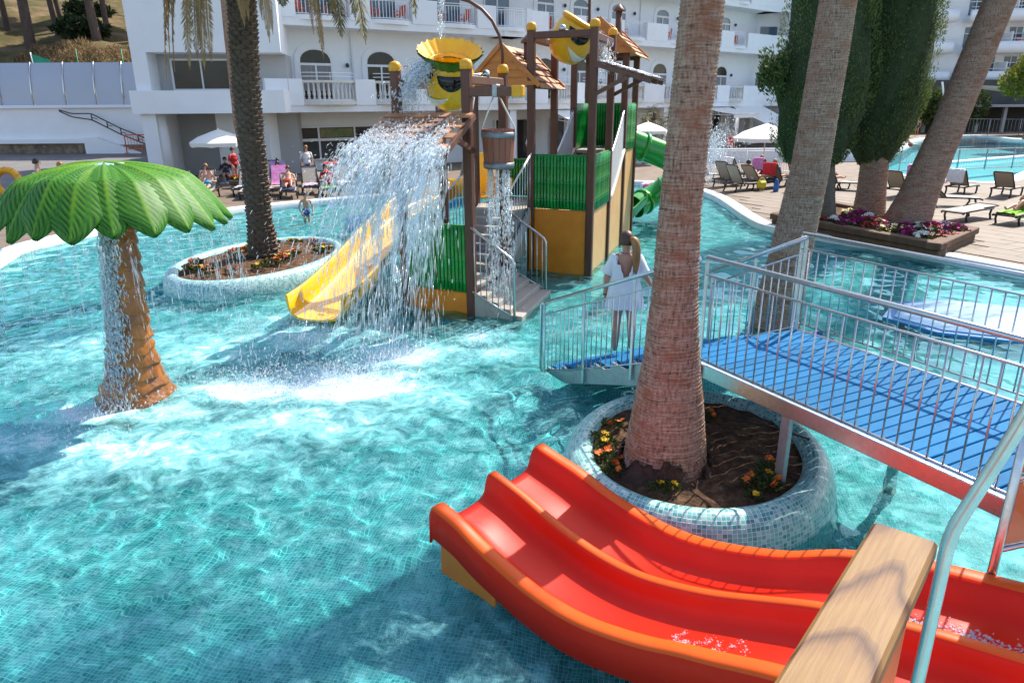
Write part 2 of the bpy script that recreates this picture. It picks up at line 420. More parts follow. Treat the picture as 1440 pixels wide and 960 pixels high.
for _, p in sorted(cand, key=lambda q: q[0])[:295]:
    M = Matrix.Translation((p.x, p.y, DECK_Z+.006+rnd.uniform(-.002, .002))) @ Matrix.Rotation(math.atan2(ax.y, ax.x), 4, 'Z') @ Matrix.Rotation(R(rnd.uniform(-.25, .25)), 4, 'X')
    inst(slab_me, 'paving_slab', M, deck)

# service ramp rising to the retaining wall
mb = MB(); mb.sheet([[(-70, 27.0, DECK_Z+.004), (-40, 27.5, DECK_Z+.004), (-21, 28.6, DECK_Z+.004), (-17.2, 33.5, DECK_Z+.004)],
                     [(-70, 34, .55), (-40, 34, .55), (-24, 34, .55), (-17.2, 35.2, .45)], [(-70, 43.2, 1.15), (-40, 43.2, 1.15), (-24, 43.2, 1.15), (-17.2, 43.2, 1.15)]], False)
struct('ramp', mb, 'ramp_concrete')
# wooded hillside
m, n, o = new_mat('hill_soil'); b = N(n, 'BsdfPrincipled'); b.inputs['Roughness'].default_value = .95; b.inputs['Specular IOR Level'].default_value = .1
v = pos_scaled(n, (1, 1, 1)); t = N(n, 'TexNoise'); t.inputs['Scale'].default_value = .42; t.inputs['Detail'].default_value = 10; t.inputs['Roughness'].default_value = .65; n.links.new(v, t.inputs['Vector'])
n.links.new(ramp(n, t.outputs[0], [(.3, (.06,.055,.02)), (.46, (.10,.085,.035)), (.56, (.17,.12,.065)), (.74, (.26,.185,.11))]), b.inputs['Base Color'])
bp = N(n, 'Bump'); bp.inputs['Strength'].default_value = .8; bp.inputs['Distance'].default_value = .2; n.links.new(t.outputs[0], bp.inputs['Height']); n.links.new(bp.outputs[0], b.inputs['Normal']); n.links.new(b.outputs[0], o.inputs[0])
def hill_z(x, y):
    base = np.interp(y, [43.5, 46, 47.5, 50, 52, 60, 75, 110, 140], [4.3, 5.2, 6.6, 7.2, 7.55, 9.4, 12.8, 22, 26])
    return base+.25*math.sin(x*.7+y*.3)+.18*math.sin(x*1.9-y*.8)+.10*math.sin(x*4.1+y*3.3)
rows = [[(x, y, hill_z(x, y)) for x in np.linspace(-75, -16, 60)] for y in np.linspace(43.5, 130, 70)]
mb = MB(); mb.sheet(rows, True); struct('hillside', mb, 'hill_soil')

# ------------------------------------------------------------------ left retaining wall with glass screen
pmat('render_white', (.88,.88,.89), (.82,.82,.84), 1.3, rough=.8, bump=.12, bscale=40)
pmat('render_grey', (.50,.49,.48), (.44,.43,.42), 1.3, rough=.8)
pmat('stone_plinth', (.30,.22,.15), (.13,.10,.075), 3.5, rough=.9, bump=.9, bscale=5, bdist=.06, contrast=.15)
pmat('steel', (.62,.63,.64), (.50,.51,.53), 20, rough=.22, metal=1.0, rough2=.38)
pmat('galvanised', (.42,.44,.46), (.30,.32,.34), 14, rough=.45, metal=.7)
pmat('frosted_panel', (.47,.50,.58), (.42,.45,.53), .5, rough=.35, spec=.6)
pmat('dark_metal', (.05,.05,.055), None, 8, rough=.5)
pmat('barrier_orange', (.75,.12,.03), (.62,.10,.03), 5, rough=.5)
pmat('barrier_red', (.60,.035,.02), None, 5, rough=.5)
rw = thing('retaining_wall', 'white retaining wall with rough brown stone plinth below a glass screen', 'wall', (-26, 42.2, 1))
mb = MB(); mb.box((-40, 42.45, 2.55), (46, .5, 2.02)); obj('wall', mb, 'render_white', rw)
mb = MB(); mb.bevbox((-40, 42.35, 3.62), (46, .8, .16), .02); obj('cap', mb, 'render_white', rw)
mb = MB(); mb.sheet([[(x, 42.16-.05*rnd.random(), z) for x in np.arange(-60, -23.6, .45)] for z in (.9, 1.15, 1.4, 1.63)], False); obj('stone_plinth', mb, 'stone_plinth', rw)
mb = MB(); mb.box((-41.0, 42.1, 1.75), (34, .35, .22)); obj('ledge', mb, 'render_white', rw)
mb = MB(); mb.add([(-24.2,41.9,1.5),(-24.2,41.9,1.95),(-23.5,41.9,1.95),(-20.8,41.9,.95),(-24.2,41.9,.9)]+[(-24.2,42.22,1.5),(-24.2,42.22,1.95),(-23.5,42.22,1.95),(-20.8,42.22,.95),(-24.2,42.22,.9)],
    [(4,3,2,1),(0,4,1),(1,2,7,6),(2,3,8,7),(0,1,6,5)]); obj('stair_cheek', mb, 'render_white', rw)
gs = thing('glass_screen', 'row of tall frosted glass panels between steel posts on the retaining wall', 'screen', (-28, 42.3, 3.7))
xs = [-32.4,-30.5,-28.65,-26.85,-25.02,-23.3,-21.75,-20.2]
for i, x in enumerate(xs):
    mb = MB(); pts = [(x, 42.32, 3.6), (x, 42.30, 4.4), (x, 42.42, 5.2), (x+.02, 42.62, 5.98)]
    mb.tube(pts, .05, 8); obj('post', mb, 'steel', gs)
    if i < len(xs)-1:
        x2 = xs[i+1]; mb = MB(); z = [(3.7, 42.33), (4.4, 42.31), (5.2, 42.43), (5.95, 42.62)]
        mb.sheet([[(x+.06, y, q) for q, y in z], [(x2-.06, y, q) for q, y in z]], True)
        mb.sheet([[(x+.06, y+.02, q) for q, y in z], [(x2-.06, y+.02, q) for q, y in z]], True)
        obj('panel', mb, 'frosted_panel', gs)
sr = thing('stair_handrail', 'dark metal handrail sloping down the white retaining wall to the orange barrier', 'handrail', (-23, 41.85, 1.2))
for dz, nm in ((0, 'top_rail'), (-.34, 'lower_rail')):
    mb = MB(); mb.tube(bend([(-25.2,41.8,3.45+dz*.2), (-24.5,41.7,3.25+dz*.5), (-23.4,41.7,3.25+dz), (-21.9,41.7,2.45+dz), (-20.2,41.7,1.75+dz)], .15), .035, 6); obj(nm, mb, 'dark_metal', sr)
for x, z in ((-23.4, 3.25), (-22.6, 2.84), (-21.9, 2.45), (-21.0, 2.08), (-20.3, 1.78)):
    mb = MB(); mb.tube([(x, 41.7, z), (x, 41.7, z-.34)], .03, 6); obj('upright', mb, 'dark_metal', sr)
    mb = MB(); mb.tube([(x, 41.7, z-.2), (x, 42.25, z-.3)], .02, 6); obj('bracket', mb, 'dark_metal', sr)
def barrier(x0, x1, y, m, label):
    b_ = thing('crowd_barrier', label, 'barrier', ((x0+x1)/2, y, 1.1))
    mb = MB(); mb.tube(bend([(x0,y,1.14),(x0,y,2.12),(x1,y,2.12),(x1,y,1.14)], .12), .03, 6); obj('frame', mb, m, b_)
    mb = MB(); mb.tube([(x0,y,1.35),(x1,y,1.35)], .025, 6); obj('bottom_rail', mb, m, b_)
    k = max(5, int((x1-x0)/.16))
    for i in range(1, k):
        x = x0+(x1-x0)*i/k; mb = MB(); mb.tube([(x,y,1.35),(x,y,2.12)], .014, 5); obj('bar', mb, m, b_)
    for x in (x0, x1): mb = MB(); mb.beam((x,y-.25,1.13),(x,y+.25,1.13),.06,.04); obj('foot', mb, m, b_)
    return b_
barrier(-21.5, -20.05, 41.2, 'barrier_orange', 'orange tubular barrier with open bars at the foot of the handrail')
b_ = barrier(-19.75, -18.4, 41.1, 'barrier_red', 'red barrier with a solid red infill beside the white hotel column')
mb = MB(); mb.box((-18.95,41.14,1.72),(.75,.03,.72)); obj('infill', mb, 'barrier_red', b_)
mb = MB(); mb.box((-19.62,41.05,1.95),(.2,.03,.26)); obj('notice', mb, 'render_white', b_)

def small_spout(x, y, label):
    s_ = MB(); s_.lathe((x, y, .55), [(.22,0),(.24,.05),(.1,.1),(.07,.35),(.1,.38),(.02,.40)], 10)
    tag(obj('base_socket', s_, 'render_white'), label, 'parasol base', 'white parasol bases on the ramp')
small_spout(-22.9, 35.2, 'empty white parasol base standing on the grey ramp by the stone plinth')
small_spout(-19.4, 35.5, 'empty white parasol base standing on the grey ramp by the stone plinth')

# ------------------------------------------------------------------ hotel
pmat('glass_dark', (.02,.022,.027), (.05,.042,.04), 1.2, rough=.08, spec=.35)
pmat('glass_blue', (.10,.16,.24), (.05,.07,.11), 1.1, rough=.06, spec=.7)
pmat('baluster_stone', (.74,.71,.66), (.62,.58,.53), 5, rough=.7)
pmat('paint_white', (.82,.82,.82), (.77,.77,.78), 3, rough=.45)
pmat('chair_orange', (.80,.13,.03), (.7,.11,.03), 4, rough=.4)
pmat('curtain', (.35,.33,.32), (.22,.20,.20), 2.0, stretch=(5,5,.3), rough=.9)
hotel = thing('hotel_building', 'white hotel with arched windows, balustraded balconies and tiers of railed balconies', 'hotel', (-5, 45, 0))
class Seg:
    def __init__(s, a, b):
        s.a = Vector((*a, 0)); s.b = Vector((*b, 0)); s.d = (s.b-s.a).normalized(); s.L = (s.b-s.a).length; s.n = Vector((s.d.y, -s.d.x, 0))
        s.rz = math.atan2(s.d.y, s.d.x)
    def p(s, t, z, o=0): q = s.a+s.d*t+s.n*o; return Vector((q.x, q.y, z))
    def box(s, mb, t0, t1, z0, z1, o0, o1, bev=0):
        c = s.p((t0+t1)/2, (z0+z1)/2, (o0+o1)/2); d = (abs(t1-t0), abs(o1-o0), abs(z1-z0))
        return mb.bevbox(c, d, bev, s.rz) if bev else mb.box(c, d, s.rz)
S0 = Seg((-17.3, 36), (-12.5, 36.7)); S1 = Seg((-12.6, 38), (-.9, 46)); S2 = Seg((-.9, 46), (20.8, 65)); S3 = Seg((20.8, 65), (34, 67))
bal = MB(); bal.lathe((0, 0, 0), [(.075,0),(.075,.06),(.045,.09),(.085,.26),(.05,.48),(.04,.66),(.06,.72),(.06,.78)], 7)
bal_me = bal.mesh('baluster'); bal_me.materials.append(MATS['baluster_stone'])
def arch_pts(t0, t1, z0, zs, zt, n=10):
    """outline of an opening with a flattened arch top"""
    c = (t0+t1)/2; r = (t1-t0)/2
    return [(t0, z0)]+[(c-r*math.cos(math.pi*i/n), zs+(zt-zs)*math.sin(math.pi*i/n)**.75) for i in range(n+1)]+[(t1, z0)]
def arched_window(S, t0, t1, z0, zs, zt, parent, mull=True, glass='glass_dark', blind=False):
    P = arch_pts(t0, t1, z0, zs, zt); Q = arch_pts(t0-.22, t1+.22, z0, zs+.02, zt+.24); I = arch_pts(t0+.09, t1-.09, z0+.06, zs, zt-.09)
    k = len(P); f = MB()      # raised plaster surround and white frame
    for A, B, o in ((Q, P, .06),):
        f.add([S.p(*q, o) for q in A]+[S.p(*q, o) for q in B], [(i, k+i, k+i+1, i+1) for i in range(k-1)])
        f.add([S.p(*q, o) for q in A]+[S.p(*q, -.02) for q in A], [(i, i+1, k+i+1, k+i) for i in range(k-1)])
        f.add([S.p(*q, o) for q in B]+[S.p(*q, -.02) for q in B], [(i, k+i, k+i+1, i+1) for i in range(k-1)])
    wnd = obj('window', f, 'render_white', parent)
    g = MB(); g.add([S.p(*q, .012) for q in P], [tuple(range(k))[::-1]]); obj('pane', g, glass, wnd)
    fr = MB(); fr.add([S.p(*q, .045) for q in P]+[S.p(*q, .045) for q in I], [(i, k+i, k+i+1, i+1) for i in range(k-1)])
    S.box(fr, t0+.05, t1-.05, zs-.06, zs+.06, .014, .06)
    if mull: S.box(fr, (t0+t1)/2-.045, (t0+t1)/2+.045, z0, zs-.06, .014, .055)
    S.box(fr, t0, t0+.1, z0, zs-.06, .014, .055); S.box(fr, t1-.1, t1, z0, zs-.06, .014, .055)
    obj('frame', fr, 'paint_white', wnd)
    if blind:
        q = MB(); S.box(q, t0+.1, t1-.1, zs-1.3, zs-.06, .013, .02); obj('curtain', q, 'curtain', wnd)
    return wnd
def stone_balcony(S, t0, t1, parent, z=3.92, out=1.5):
    b_ = MB(); c = (t0+t1)/2; n = 12
    bow = lambda t: out+.38*(1-((t-c)/((t1-t0)/2))**2)
    lo = [S.p(t0-.3+(t1-t0+.6)*i/n, 0, 0) for i in range(n+1)]
    def strip(z0, z1, extra, d=.34):
        T = [t0+(t1-t0)*i/n for i in range(n+1)]
        rows = [[S.p(t, z1, bow(t)+extra-d) for t in T], [S.p(t, z1, bow(t)+extra) for t in T], [S.p(t, z0, bow(t)+extra) for t in T], [S.p(t, z0, bow(t)+extra-d) for t in T]]
        b_.sheet(rows, False)
    strip(3.62, 3.80, .10, 1.2); strip(3.80, 3.90, 0.0, .3); strip(4.68, 4.80, .03, .26)
    w_ = obj('balustrade', b_, 'baluster_stone', parent)
    k = int((t1-t0)/.24)
    for i in range(k+1):
        t = t0+.08+(t1-t0-.16)*i/k
        inst(bal_me, 'baluster', Matrix.Translation(S.p(t, 3.90, bow(t)-.12)), w_)
    for z in (4.98, 5.16):
        r_ = MB(); r_.tube([S.p(t0+(t1-t0)*i/n, z, bow(t0+(t1-t0)*i/n)-.1) for i in range(n+1)], .022, 6); obj('rail', r_, 'paint_white', w_)
    r_ = MB(); r_.tube([S.p(c, 4.8, bow(c)-.1), S.p(c, 5.16, bow(c)-.1)], .02, 5); obj('rail_post', r_, 'paint_white', w_)
def rail_balcony(S, t0, t1, z, parent, out=1.5, h=1.0, bars=True):
    c = (t0+t1)/2; n = 10; bow = lambda t: out-.1+.3*(1-((t-c)/((t1-t0)/2))**2)
    T = [t0+(t1-t0)*i/n for i in range(n+1)]
    r_ = MB()
    for zz in (z+.06, z+h-.12, z+h): r_.tube([S.p(t, zz, bow(t)) for t in T], .025, 5)
    q = obj('railing', r_, 'paint_white', parent)
    k = int((t1-t0)/.17)
    if bars:
        for i in range(k+1):
            t = t0+(t1-t0)*i/k; r_ = MB(); r_.beam(S.p(t, z+.06, bow(t)), S.p(t, z+h-.12, bow(t)), .03, .03); obj('bar', r_, 'paint_white', q)
    s_ = MB(); s_.sheet([[S.p(t, z, 1.0) for t in T], [S.p(t, z, bow(t)+.08) for t in T], [S.p(t, z-.22, bow(t)+.08) for t in T], [S.p(t, z-.22, 1.0) for t in T]], False); obj('balcony_slab', s_, 'render_white', parent)
def wall_lamp(S, t, z, parent):
    q = MB(); q.ball(S.p(t, z, .12), .1, (1,1,1.2), 8, 5); q.beam(S.p(t, z, 0), S.p(t, z, .1), .05, .05); obj('wall_lamp', q, 'dark_metal', parent)
# wing on the left: pier, recessed window, deep parapet band, undercroft
mb = MB(); S0.box(mb, -.1, .55, .1, 14, -6, 1.2); obj('pier', mb, 'render_white', hotel)
mb = MB(); S0.box(mb, .55, 6.5, 5.95, 14, -6, 1.18); obj('upper_wall', mb, 'render_white', hotel)
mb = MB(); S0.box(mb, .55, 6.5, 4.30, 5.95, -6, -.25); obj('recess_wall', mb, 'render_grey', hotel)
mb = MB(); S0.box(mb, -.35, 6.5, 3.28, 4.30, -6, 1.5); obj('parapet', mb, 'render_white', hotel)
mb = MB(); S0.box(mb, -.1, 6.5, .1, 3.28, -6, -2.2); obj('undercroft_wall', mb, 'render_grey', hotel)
mb = MB(); S0.box(mb, 3.0, 3.35, .1, 3.28, -2.2, -1.4); obj('undercroft_pier', mb, 'render_white', hotel)
mb = MB(); mb.lathe(S0.p(.45, 0, .55), [(.42,.1),(.36,3.28)], 14); obj('column', mb, 'render_white', hotel)
wnd = MB(); S0.box(wnd, 1.15, 3.9, 4.32, 5.75, -.22, -.12); wo_ = obj('window', wnd, 'paint_white', hotel)
for a_, b__ in ((1.25, 2.5), (2.58, 3.8)):
    g = MB(); S0.box(g, a_, b__, 4.40, 5.66, -.13, -.105); obj('pane', g, 'glass_dark', wo_)
q = MB(); q.ball(S0.p(4.6, 2.3, -2.1), .16, (1, .5, 1), 10, 6); obj('wall_light', q, 'galvanised', hotel)
# main fronts
for S, zt in ((S1, 15.5), (S2, 15.5), (S3, 15.5)):
    mb = MB(); S.box(mb, -.2, S.L+.2, 3.27, zt, -1.5, 0); obj('wall', mb, 'render_white', hotel)
    mb = MB(); S.box(mb, -.2, S.L+.2, .1, 3.27, -5, -1.4); obj('ground_floor_wall', mb, 'render_white', hotel)
mb = MB(); mb.box((-13.5, 39.5, 7.7), (2.6, 4.2, 15.6)); obj('corner_wall', mb, 'render_white', hotel)
B1 = [(1.65,4.45),(5.55,7.95),(9.45,12.0),(13.25,15.4)]
mb = MB(); S1.box(mb, -.2, S1.L+1.2, 3.27, 3.60, 0, 1.55); obj('floor_slab', mb, 'render_white', hotel)
edges_ = [-.2]+[e for b in B1 for e in b]+[S1.L+1.6]
for i in range(0, len(edges_), 2):
    if edges_[i+1]-edges_[i] > .1:
        mb = MB(); S1.box(mb, edges_[i], edges_[i+1], 3.60, 4.86, 1.25, 1.62); obj('parapet', mb, 'render_white', hotel)
for i, (t0, t1) in enumerate(B1):
    stone_balcony(S1, t0, t1, hotel)
    c = (t0+t1)/2; arched_window(S1, c-.98, c+.86, 3.62, 5.62, 6.42, hotel, mull=True, blind=(i % 2 == 0))
    wall_lamp(S1, t1+.25, 5.6, hotel)
mb = MB(); S1.box(mb, -.2, S1.L+1.2, 7.30, 7.68, 0, 1.55); obj('floor_slab', mb, 'render_white', hotel)
for i in range(0, len(edges_), 2):
    if edges_[i+1]-edges_[i] > .1:
        mb = MB(); S1.box(mb, edges_[i], edges_[i+1], 7.66, 8.85, 1.22, 1.60); obj('parapet', mb, 'render_white', hotel)
for t0, t1 in B1:
    rail_balcony(S1, t0, t1, 7.80, hotel)
    q = MB(); S1.box(q, t0+.2, t1-.2, 7.7, 10.0, .0, .03); w_ = obj('window', q, 'glass_blue', hotel)
    for tt in (t0+.2, (t0+t1)/2, t1-.2): q = MB(); S1.box(q, tt-.04, tt+.04, 7.7, 10.0, .03, .08); obj('frame', q, 'paint_white', w_)
mb = MB(); S1.box(mb, -.2, S1.L+1.2, 10.4, 11.9, 0, 1.6); obj('floor_slab', mb, 'render_white', hotel)
# ground floor shopfront under the first balcony
lw = MB(); S1.box(lw, 1.25, 7.6, .75, 2.45, -1.38, -1.30); lwo = obj('window', lw, 'glass_dark', hotel)
for z0, z1 in ((.70,.78), (1.72,1.86), (2.43,2.55)): q = MB(); S1.box(q, 1.15, 7.7, z0, z1, -1.37, -1.24); obj('frame', q, 'paint_white', lwo)
for tt in (1.2, 3.3, 5.4, 7.6): q = MB(); S1.box(q, tt-.05, tt+.05, .78, 2.43, -1.37, -1.25); obj('frame', q, 'paint_white', lwo)
pmat('menu_green', (.03,.10,.03), (.25,.20,.05), 2.5, rough=.4)
q = MB(); S1.box(q, 3.4, 5.3, 1.9, 2.38, -1.295, -1.285); obj('display_panel', q, 'menu_green', lwo)
# second front, farther round
B2 = [(2.9,5.4),(6.2,8.5),(9.9,12.3),(14.6,17.3),(18.9,21.3),(23.0,25.0)]
mb = MB(); S2.box(mb, -.6, S2.L+.4, 3.27, 3.62, 0, 1.55); obj('floor_slab', mb, 'render_white', hotel)
for zs_, h_ in ((7.3, .38), (10.55, .35), (13.6, .35)):
    mb = MB(); S2.box(mb, -.6, S2.L+.4, zs_, zs_+h_, 0, 1.6); obj('floor_slab', mb, 'render_white', hotel)
e2 = [-.3]+[e for b in B2 for e in b]+[S2.L+.3]
for i in range(0, len(e2), 2):
    for z0, z1 in ((3.62, 4.86), (7.68, 8.8), (10.9, 12.0)):
        mb = MB(); S2.box(mb, e2[i], e2[i+1], z0, z1, 1.22, 1.62); obj('parapet', mb, 'render_white', hotel)
for i, (t0, t1) in enumerate(B2):
    stone_balcony(S2, t0, t1, hotel); c = (t0+t1)/2
    arched_window(S2, c-.9, c+.9, 3.62, 5.6, 6.42, hotel, blind=(i % 2 == 1)); wall_lamp(S2, t1+.4, 5.7, hotel)
    for z in (7.80, 11.0):
        rail_balcony(S2, t0, t1, z, hotel, h=.98)
        arched_window(S2, c-.8, c+.8, z-.1, z+1.7, z+2.25, hotel, glass='glass_blue'); wall_lamp(S2, t1+.4, z+1.7, hotel)
# right hand end of the second front: recessed loggias, pier
for z0 in (3.62, 7.68, 10.9):
    mb = MB(); S3.box(mb, 2.0, 3.2, .1, 15.4, 0, 1.9); 
    if z0 < 4: obj('pier', mb, 'render_white', hotel)
    rail_balcony(S3, 3.3, 6.5, z0+.1, hotel)
    q = MB(); S3.box(q, .3, 1.8, z0+.2, z0+1.9, .0, .04); w_ = obj('window', q, 'glass_blue', hotel)
    q = MB(); S3.box(q, 3.6, 5.6, z0+.2, z0+2.2, .0, .04); w_ = obj('window', q, 'glass_blue', hotel)
    mb = MB(); S3.box(mb, -.3, 9, z0-.35, z0, 0, 1.6); obj('floor_slab', mb, 'render_white', hotel)
    mb = MB(); S3.box(mb, -.3, 2.0, z0, z0+1.1, 1.3, 1.58); obj('parapet', mb, 'render_white', hotel)
# ground-floor arcade openings of the second front
for t0, t1 in ((1.0, 4.6), (6.0, 9.4), (11, 14.5), (16, 19.2), (20.4, 22.6), (24.2, 26.4)):
    q = MB(); S2.box(q, t0, t1, .15, 2.6, -1.4, -1.34); w_ = obj('window', q, 'glass_dark', hotel)
    for tt in (t0, (t0+t1)/2, t1): q = MB(); S2.box(q, tt-.06, tt+.06, .15, 2.6, -1.34, -1.24); obj('frame', q, 'paint_white', w_)
for t in (.2, 5.3, 10.2, 15.2, 19.8, 23.4, 27):
    q = MB(); S2.box(q, t-.25, t+.25, .1, 3.27, .9, 1.4); obj('column', q, 'render_white', hotel)
for S, t in ((S1, 5.0), (S1, 12.6), (S2, 13.4), (S2, 22.2)):
    q = MB(); q.tube([S.p(t, 3.3, .06), S.p(t, 15, .06)], .05, 8); obj('drain_pipe', q, 'paint_white', hotel)
for S, t, z in ((S1, 4.95, 4.6), (S1, 8.7, 5.1), (S2, 9.2, 5.0), (S2, 18.1, 5.1)):
    q = MB(); S.box(q, t-.3, t+.3, z-.2, z+.2, .0, .28, .02); a_ = obj('air_conditioner', q, 'paint_white', hotel)
    q = MB(); q.lathe(None, [(.02,.0),(.15,.0),(.15,.02),(.02,.02)], 14, True, Matrix.Translation(S.p(t, z, .28)) @ Matrix.Rotation(S.rz, 4, 'Z') @ Matrix.Rotation(R(90), 4, 'X')); obj('fan_grille', q, 'galvanised', a_)
# turquoise towel over a balcony rail
pmat('towel_turq', (.02,.38,.55), (.02,.30,.48), 6, rough=.9, bump=.3)
q = MB(); q.sheet([[S3.p(3.6+.2*i, 8.75-.9*j/3+.02*math.sin(i*2), 1.62+.03*math.sin(i*1.7+j)) for i in range(8)] for j in range(4)]); tag(obj('beach_towel', q, 'towel_turq'), 'turquoise towel hung over a hotel balcony rail beside the cypress', 'towel')

# balcony chairs
def chair_mesh():
    c = MB(); c.bevbox((0,0,.42),(.46,.46,.05),.02); c.bevbox(None,(.46,.04,.5),.015,M=Matrix.Translation((0,.25,.68)) @ Matrix.Rotation(R(-12),4,'X'))
    for x in (-.2,.2):
        for y in (-.19,.21): c.beam((x,y,0),(x*.95,y*.95,.42),.04,.04)
        c.beam((x*1.12,-.2,.62),(x*1.12,.26,.64),.05,.035); c.beam((x*1.12,-.18,.40),(x*1.12,-.18,.62),.035,.035)
    me = c.mesh('balcony_chair'); me.materials.append(MATS['chair_orange']); return me
ch_me = chair_mesh()
for i, (S, t, z, which) in enumerate([(S1,2.1,7.7,0),(S1,3.7,7.7,0),(S1,6.0,7.7,1),(S1,7.5,7.7,1),(S1,9.9,7.7,2),(S1,11.5,7.7,2),(S1,14.6,7.7,3),(S2,3.4,7.7,4),(S2,10.6,7.7,5),(S2,15.4,7.7,6),(S2,20.2,7.7,7),(S2,24.0,7.7,8),(S2,24.0,10.95,8)]):
    o = inst(ch_me, 'balcony_chair', Matrix.Translation(S.p(t, z, .95)) @ Matrix.Rotation(S.rz+R([20,-160,100,-70][i % 4]), 4, 'Z'))
    tag(o, ['orange chair on the railed balcony nearest the hotel corner','orange chair on the second railed balcony from the hotel corner','orange chair on the third railed balcony from the hotel corner','orange chair on the fourth railed balcony from the hotel corner','orange chair on the first railed balcony past the bend of the hotel front','orange chair on the third railed balcony past the bend of the hotel front','orange chair on the fourth railed balcony past the bend of the hotel front','orange chair on the fifth railed balcony past the bend of the hotel front','orange chair on the balconies beside the end pier of the hotel front'][which], 'chair', 'orange chairs on the hotel balconies')
# awnings over the terrace
pmat('awning_cloth', (.82,.80,.76), (.76,.74,.70), 2, rough=.85)
def awning(S, t0, t1, z0, z1, out, label):
    a = thing('awning', label, 'awning', S.p((t0+t1)/2, z1, out))
    rows = [[S.p(t0+(t1-t0)*i/6, z0, 1.55) for i in range(7)], [S.p(t0+(t1-t0)*i/6, (z0+z1)/2-.05, 1.5+out/2) for i in range(7)], [S.p(t0+(t1-t0)*i/6, z1, 1.5+out) for i in range(7)],
            [S.p(t0+(t1-t0)*i/6, z1-.28, 1.52+out) for i in range(7)]]
    q = MB(); q.sheet(rows, False); obj('cloth', q, 'awning_cloth', a)
    for t in (t0+.1, t1-.1): q = MB(); q.tube([S.p(t, z0-.5, 1.5), S.p(t, z1-.05, 1.45+out)], .03, 6); obj('arm', q, 'paint_white', a)
    q = MB(); q.tube([S.p(t0, z1, 1.5+out), S.p(t1, z1, 1.5+out)], .04, 6); obj('front_bar', q, 'paint_white', a)
awning(S2, 3.2, 7.4, 3.2, 2.45, 2.6, 'white terrace awning seen behind the brown tower posts')
awning(S2, 19.6, 23.2, 3.2, 2.75, 2.8, 'white flat terrace canopy beside the big palm trunk')
awning(S2, 23.6, 28.2, 3.3, 2.0, 3.2, 'white sloping terrace awning above the open white parasol')

# far hotel wing beyond the second pool
fh = thing('far_hotel_building', 'distant white hotel wing with long curved balcony bands behind the trees', 'hotel', (55, 92, 0))
mb = MB(); mb.box((62, 96, 10), (46, 6, 20)); obj('wall', mb, 'render_white', fh)
for z in (5.6, 8.9, 12.4, 15.8):
    for x0, x1 in ((40, 52.8), (54.2, 68)):
        mb = MB(); n = 10; T = [x0+(x1-x0)*i/n for i in range(n+1)]; c = (x0+x1)/2
        bow = lambda x: 91.2-1.3*(1-((x-c)/((x1-x0)/2))**2)
        mb.sheet([[(x, 93.1, z) for x in T], [(x, bow(x), z) for x in T], [(x, bow(x), z+1.25) for x in T], [(x, bow(x)+.25, z+1.25) for x in T], [(x, bow(x)+.25, z+.1) for x in T]], True); obj('balcony', mb, 'render_white', fh)
        r_ = MB(); r_.tube([(x, bow(x)+.12, z+1.55) for x in T], .04, 5); obj('rail', r_, 'paint_white', fh)
        for x in np.arange(x0+1.4, x1-1, 2.7):
            q = MB(); q.box((x, 92.97, z+1.9), (1.5, .1, 2.2)); w_ = obj('window', q, 'glass_blue', fh)
            q = MB(); q.box((x, 92.9, z+1.9), (.08, .06, 2.2)); q.box((x, 92.9, z+2.3), (1.5, .05, .08)); obj('frame', q, 'paint_white', w_)
            q = MB(); q.box((x+1.0, 91.9, z+1.2), (.12, 2.2, 2.3)); obj('divider', q, 'render_white', fh)
SF = Seg((40, 93), (70, 93))
for x in (9.0, 12.0, 15.4, 18.6): arched_window(SF, x, x+2.2, 3.0, 4.6, 5.2, fh)
for x, z in ((48.6,9.9),(47.9,13.4),(60.4,9.9)):
    tag(inst(ch_me, 'balcony_chair', Matrix.Translation((x, 91.0, z-.2))), 'orange chair on a curved balcony of the distant hotel wing', 'chair', 'orange chairs on the distant hotel wing')
# car parked above the wall, and a green banner on its pole
pmat('car_white', (.78,.79,.80), None, 3, rough=.25, coat=.6)
pmat('banner_green', (.02,.28,.17), (.015,.22,.14), 3, rough=.8)
pmat('fence_green', (.01,.20,.06), None, 3, rough=.5)
car = thing('parked_car', 'white car parked above the retaining wall with only its roof showing', 'car', (-20.6, 45.2, 4.2))
prof = [(-2.1,.35),(-2.15,.75),(-1.95,.95),(-1.2,1.02),(-.75,1.42),(.0,1.56),(1.0,1.52),(1.75,1.08),(2.1,1.0),(2.15,.4)]
mb = MB(); ys_ = (44.3, 44.42, 46.0, 46.12)
mb.sheet([[(-20.6+x*.98, y, 4.65+z*.96-(.06 if y in (44.3, 46.12) else 0)) for x, z in prof] for y in ys_], True)
mb.add([(-20.6+x*.98, 44.3, 4.59+z*.96) for x, z in prof], [tuple(range(len(prof)))]); obj('body', mb, 'car_white', car)
mb = MB(); g_ = [(-1.05,1.02),(-.68,1.36),(.0,1.46),(.95,1.42),(1.5,1.08)]; mb.add([(-20.6+x, 44.285, 4.6+z*.96) for x, z in g_], [tuple(range(5))]); obj('side_window', mb, 'glass_dark', car)
for x in (-1.35, 1.4): mb = MB(); mb.lathe(None, [(.05,-.1),(.3,-.1),(.33,0),(.3,.1),(.05,.1)], 14, M=Matrix.Translation((-20.6+x, 44.4, 4.98)) @ Matrix.Rotation(R(90), 4, 'X')); obj('wheel', mb, 'dark_metal', car)
bn = thing('banner', 'small green banner on a leaning pole above the frosted glass screen', 'banner', (-26.9, 43.4, 4.5))
mb = MB(); mb.tube([(-27.0,43.4,4.4),(-27.15,43.4,6.55)], .035, 6); obj('pole', mb, 'paint_white', bn)
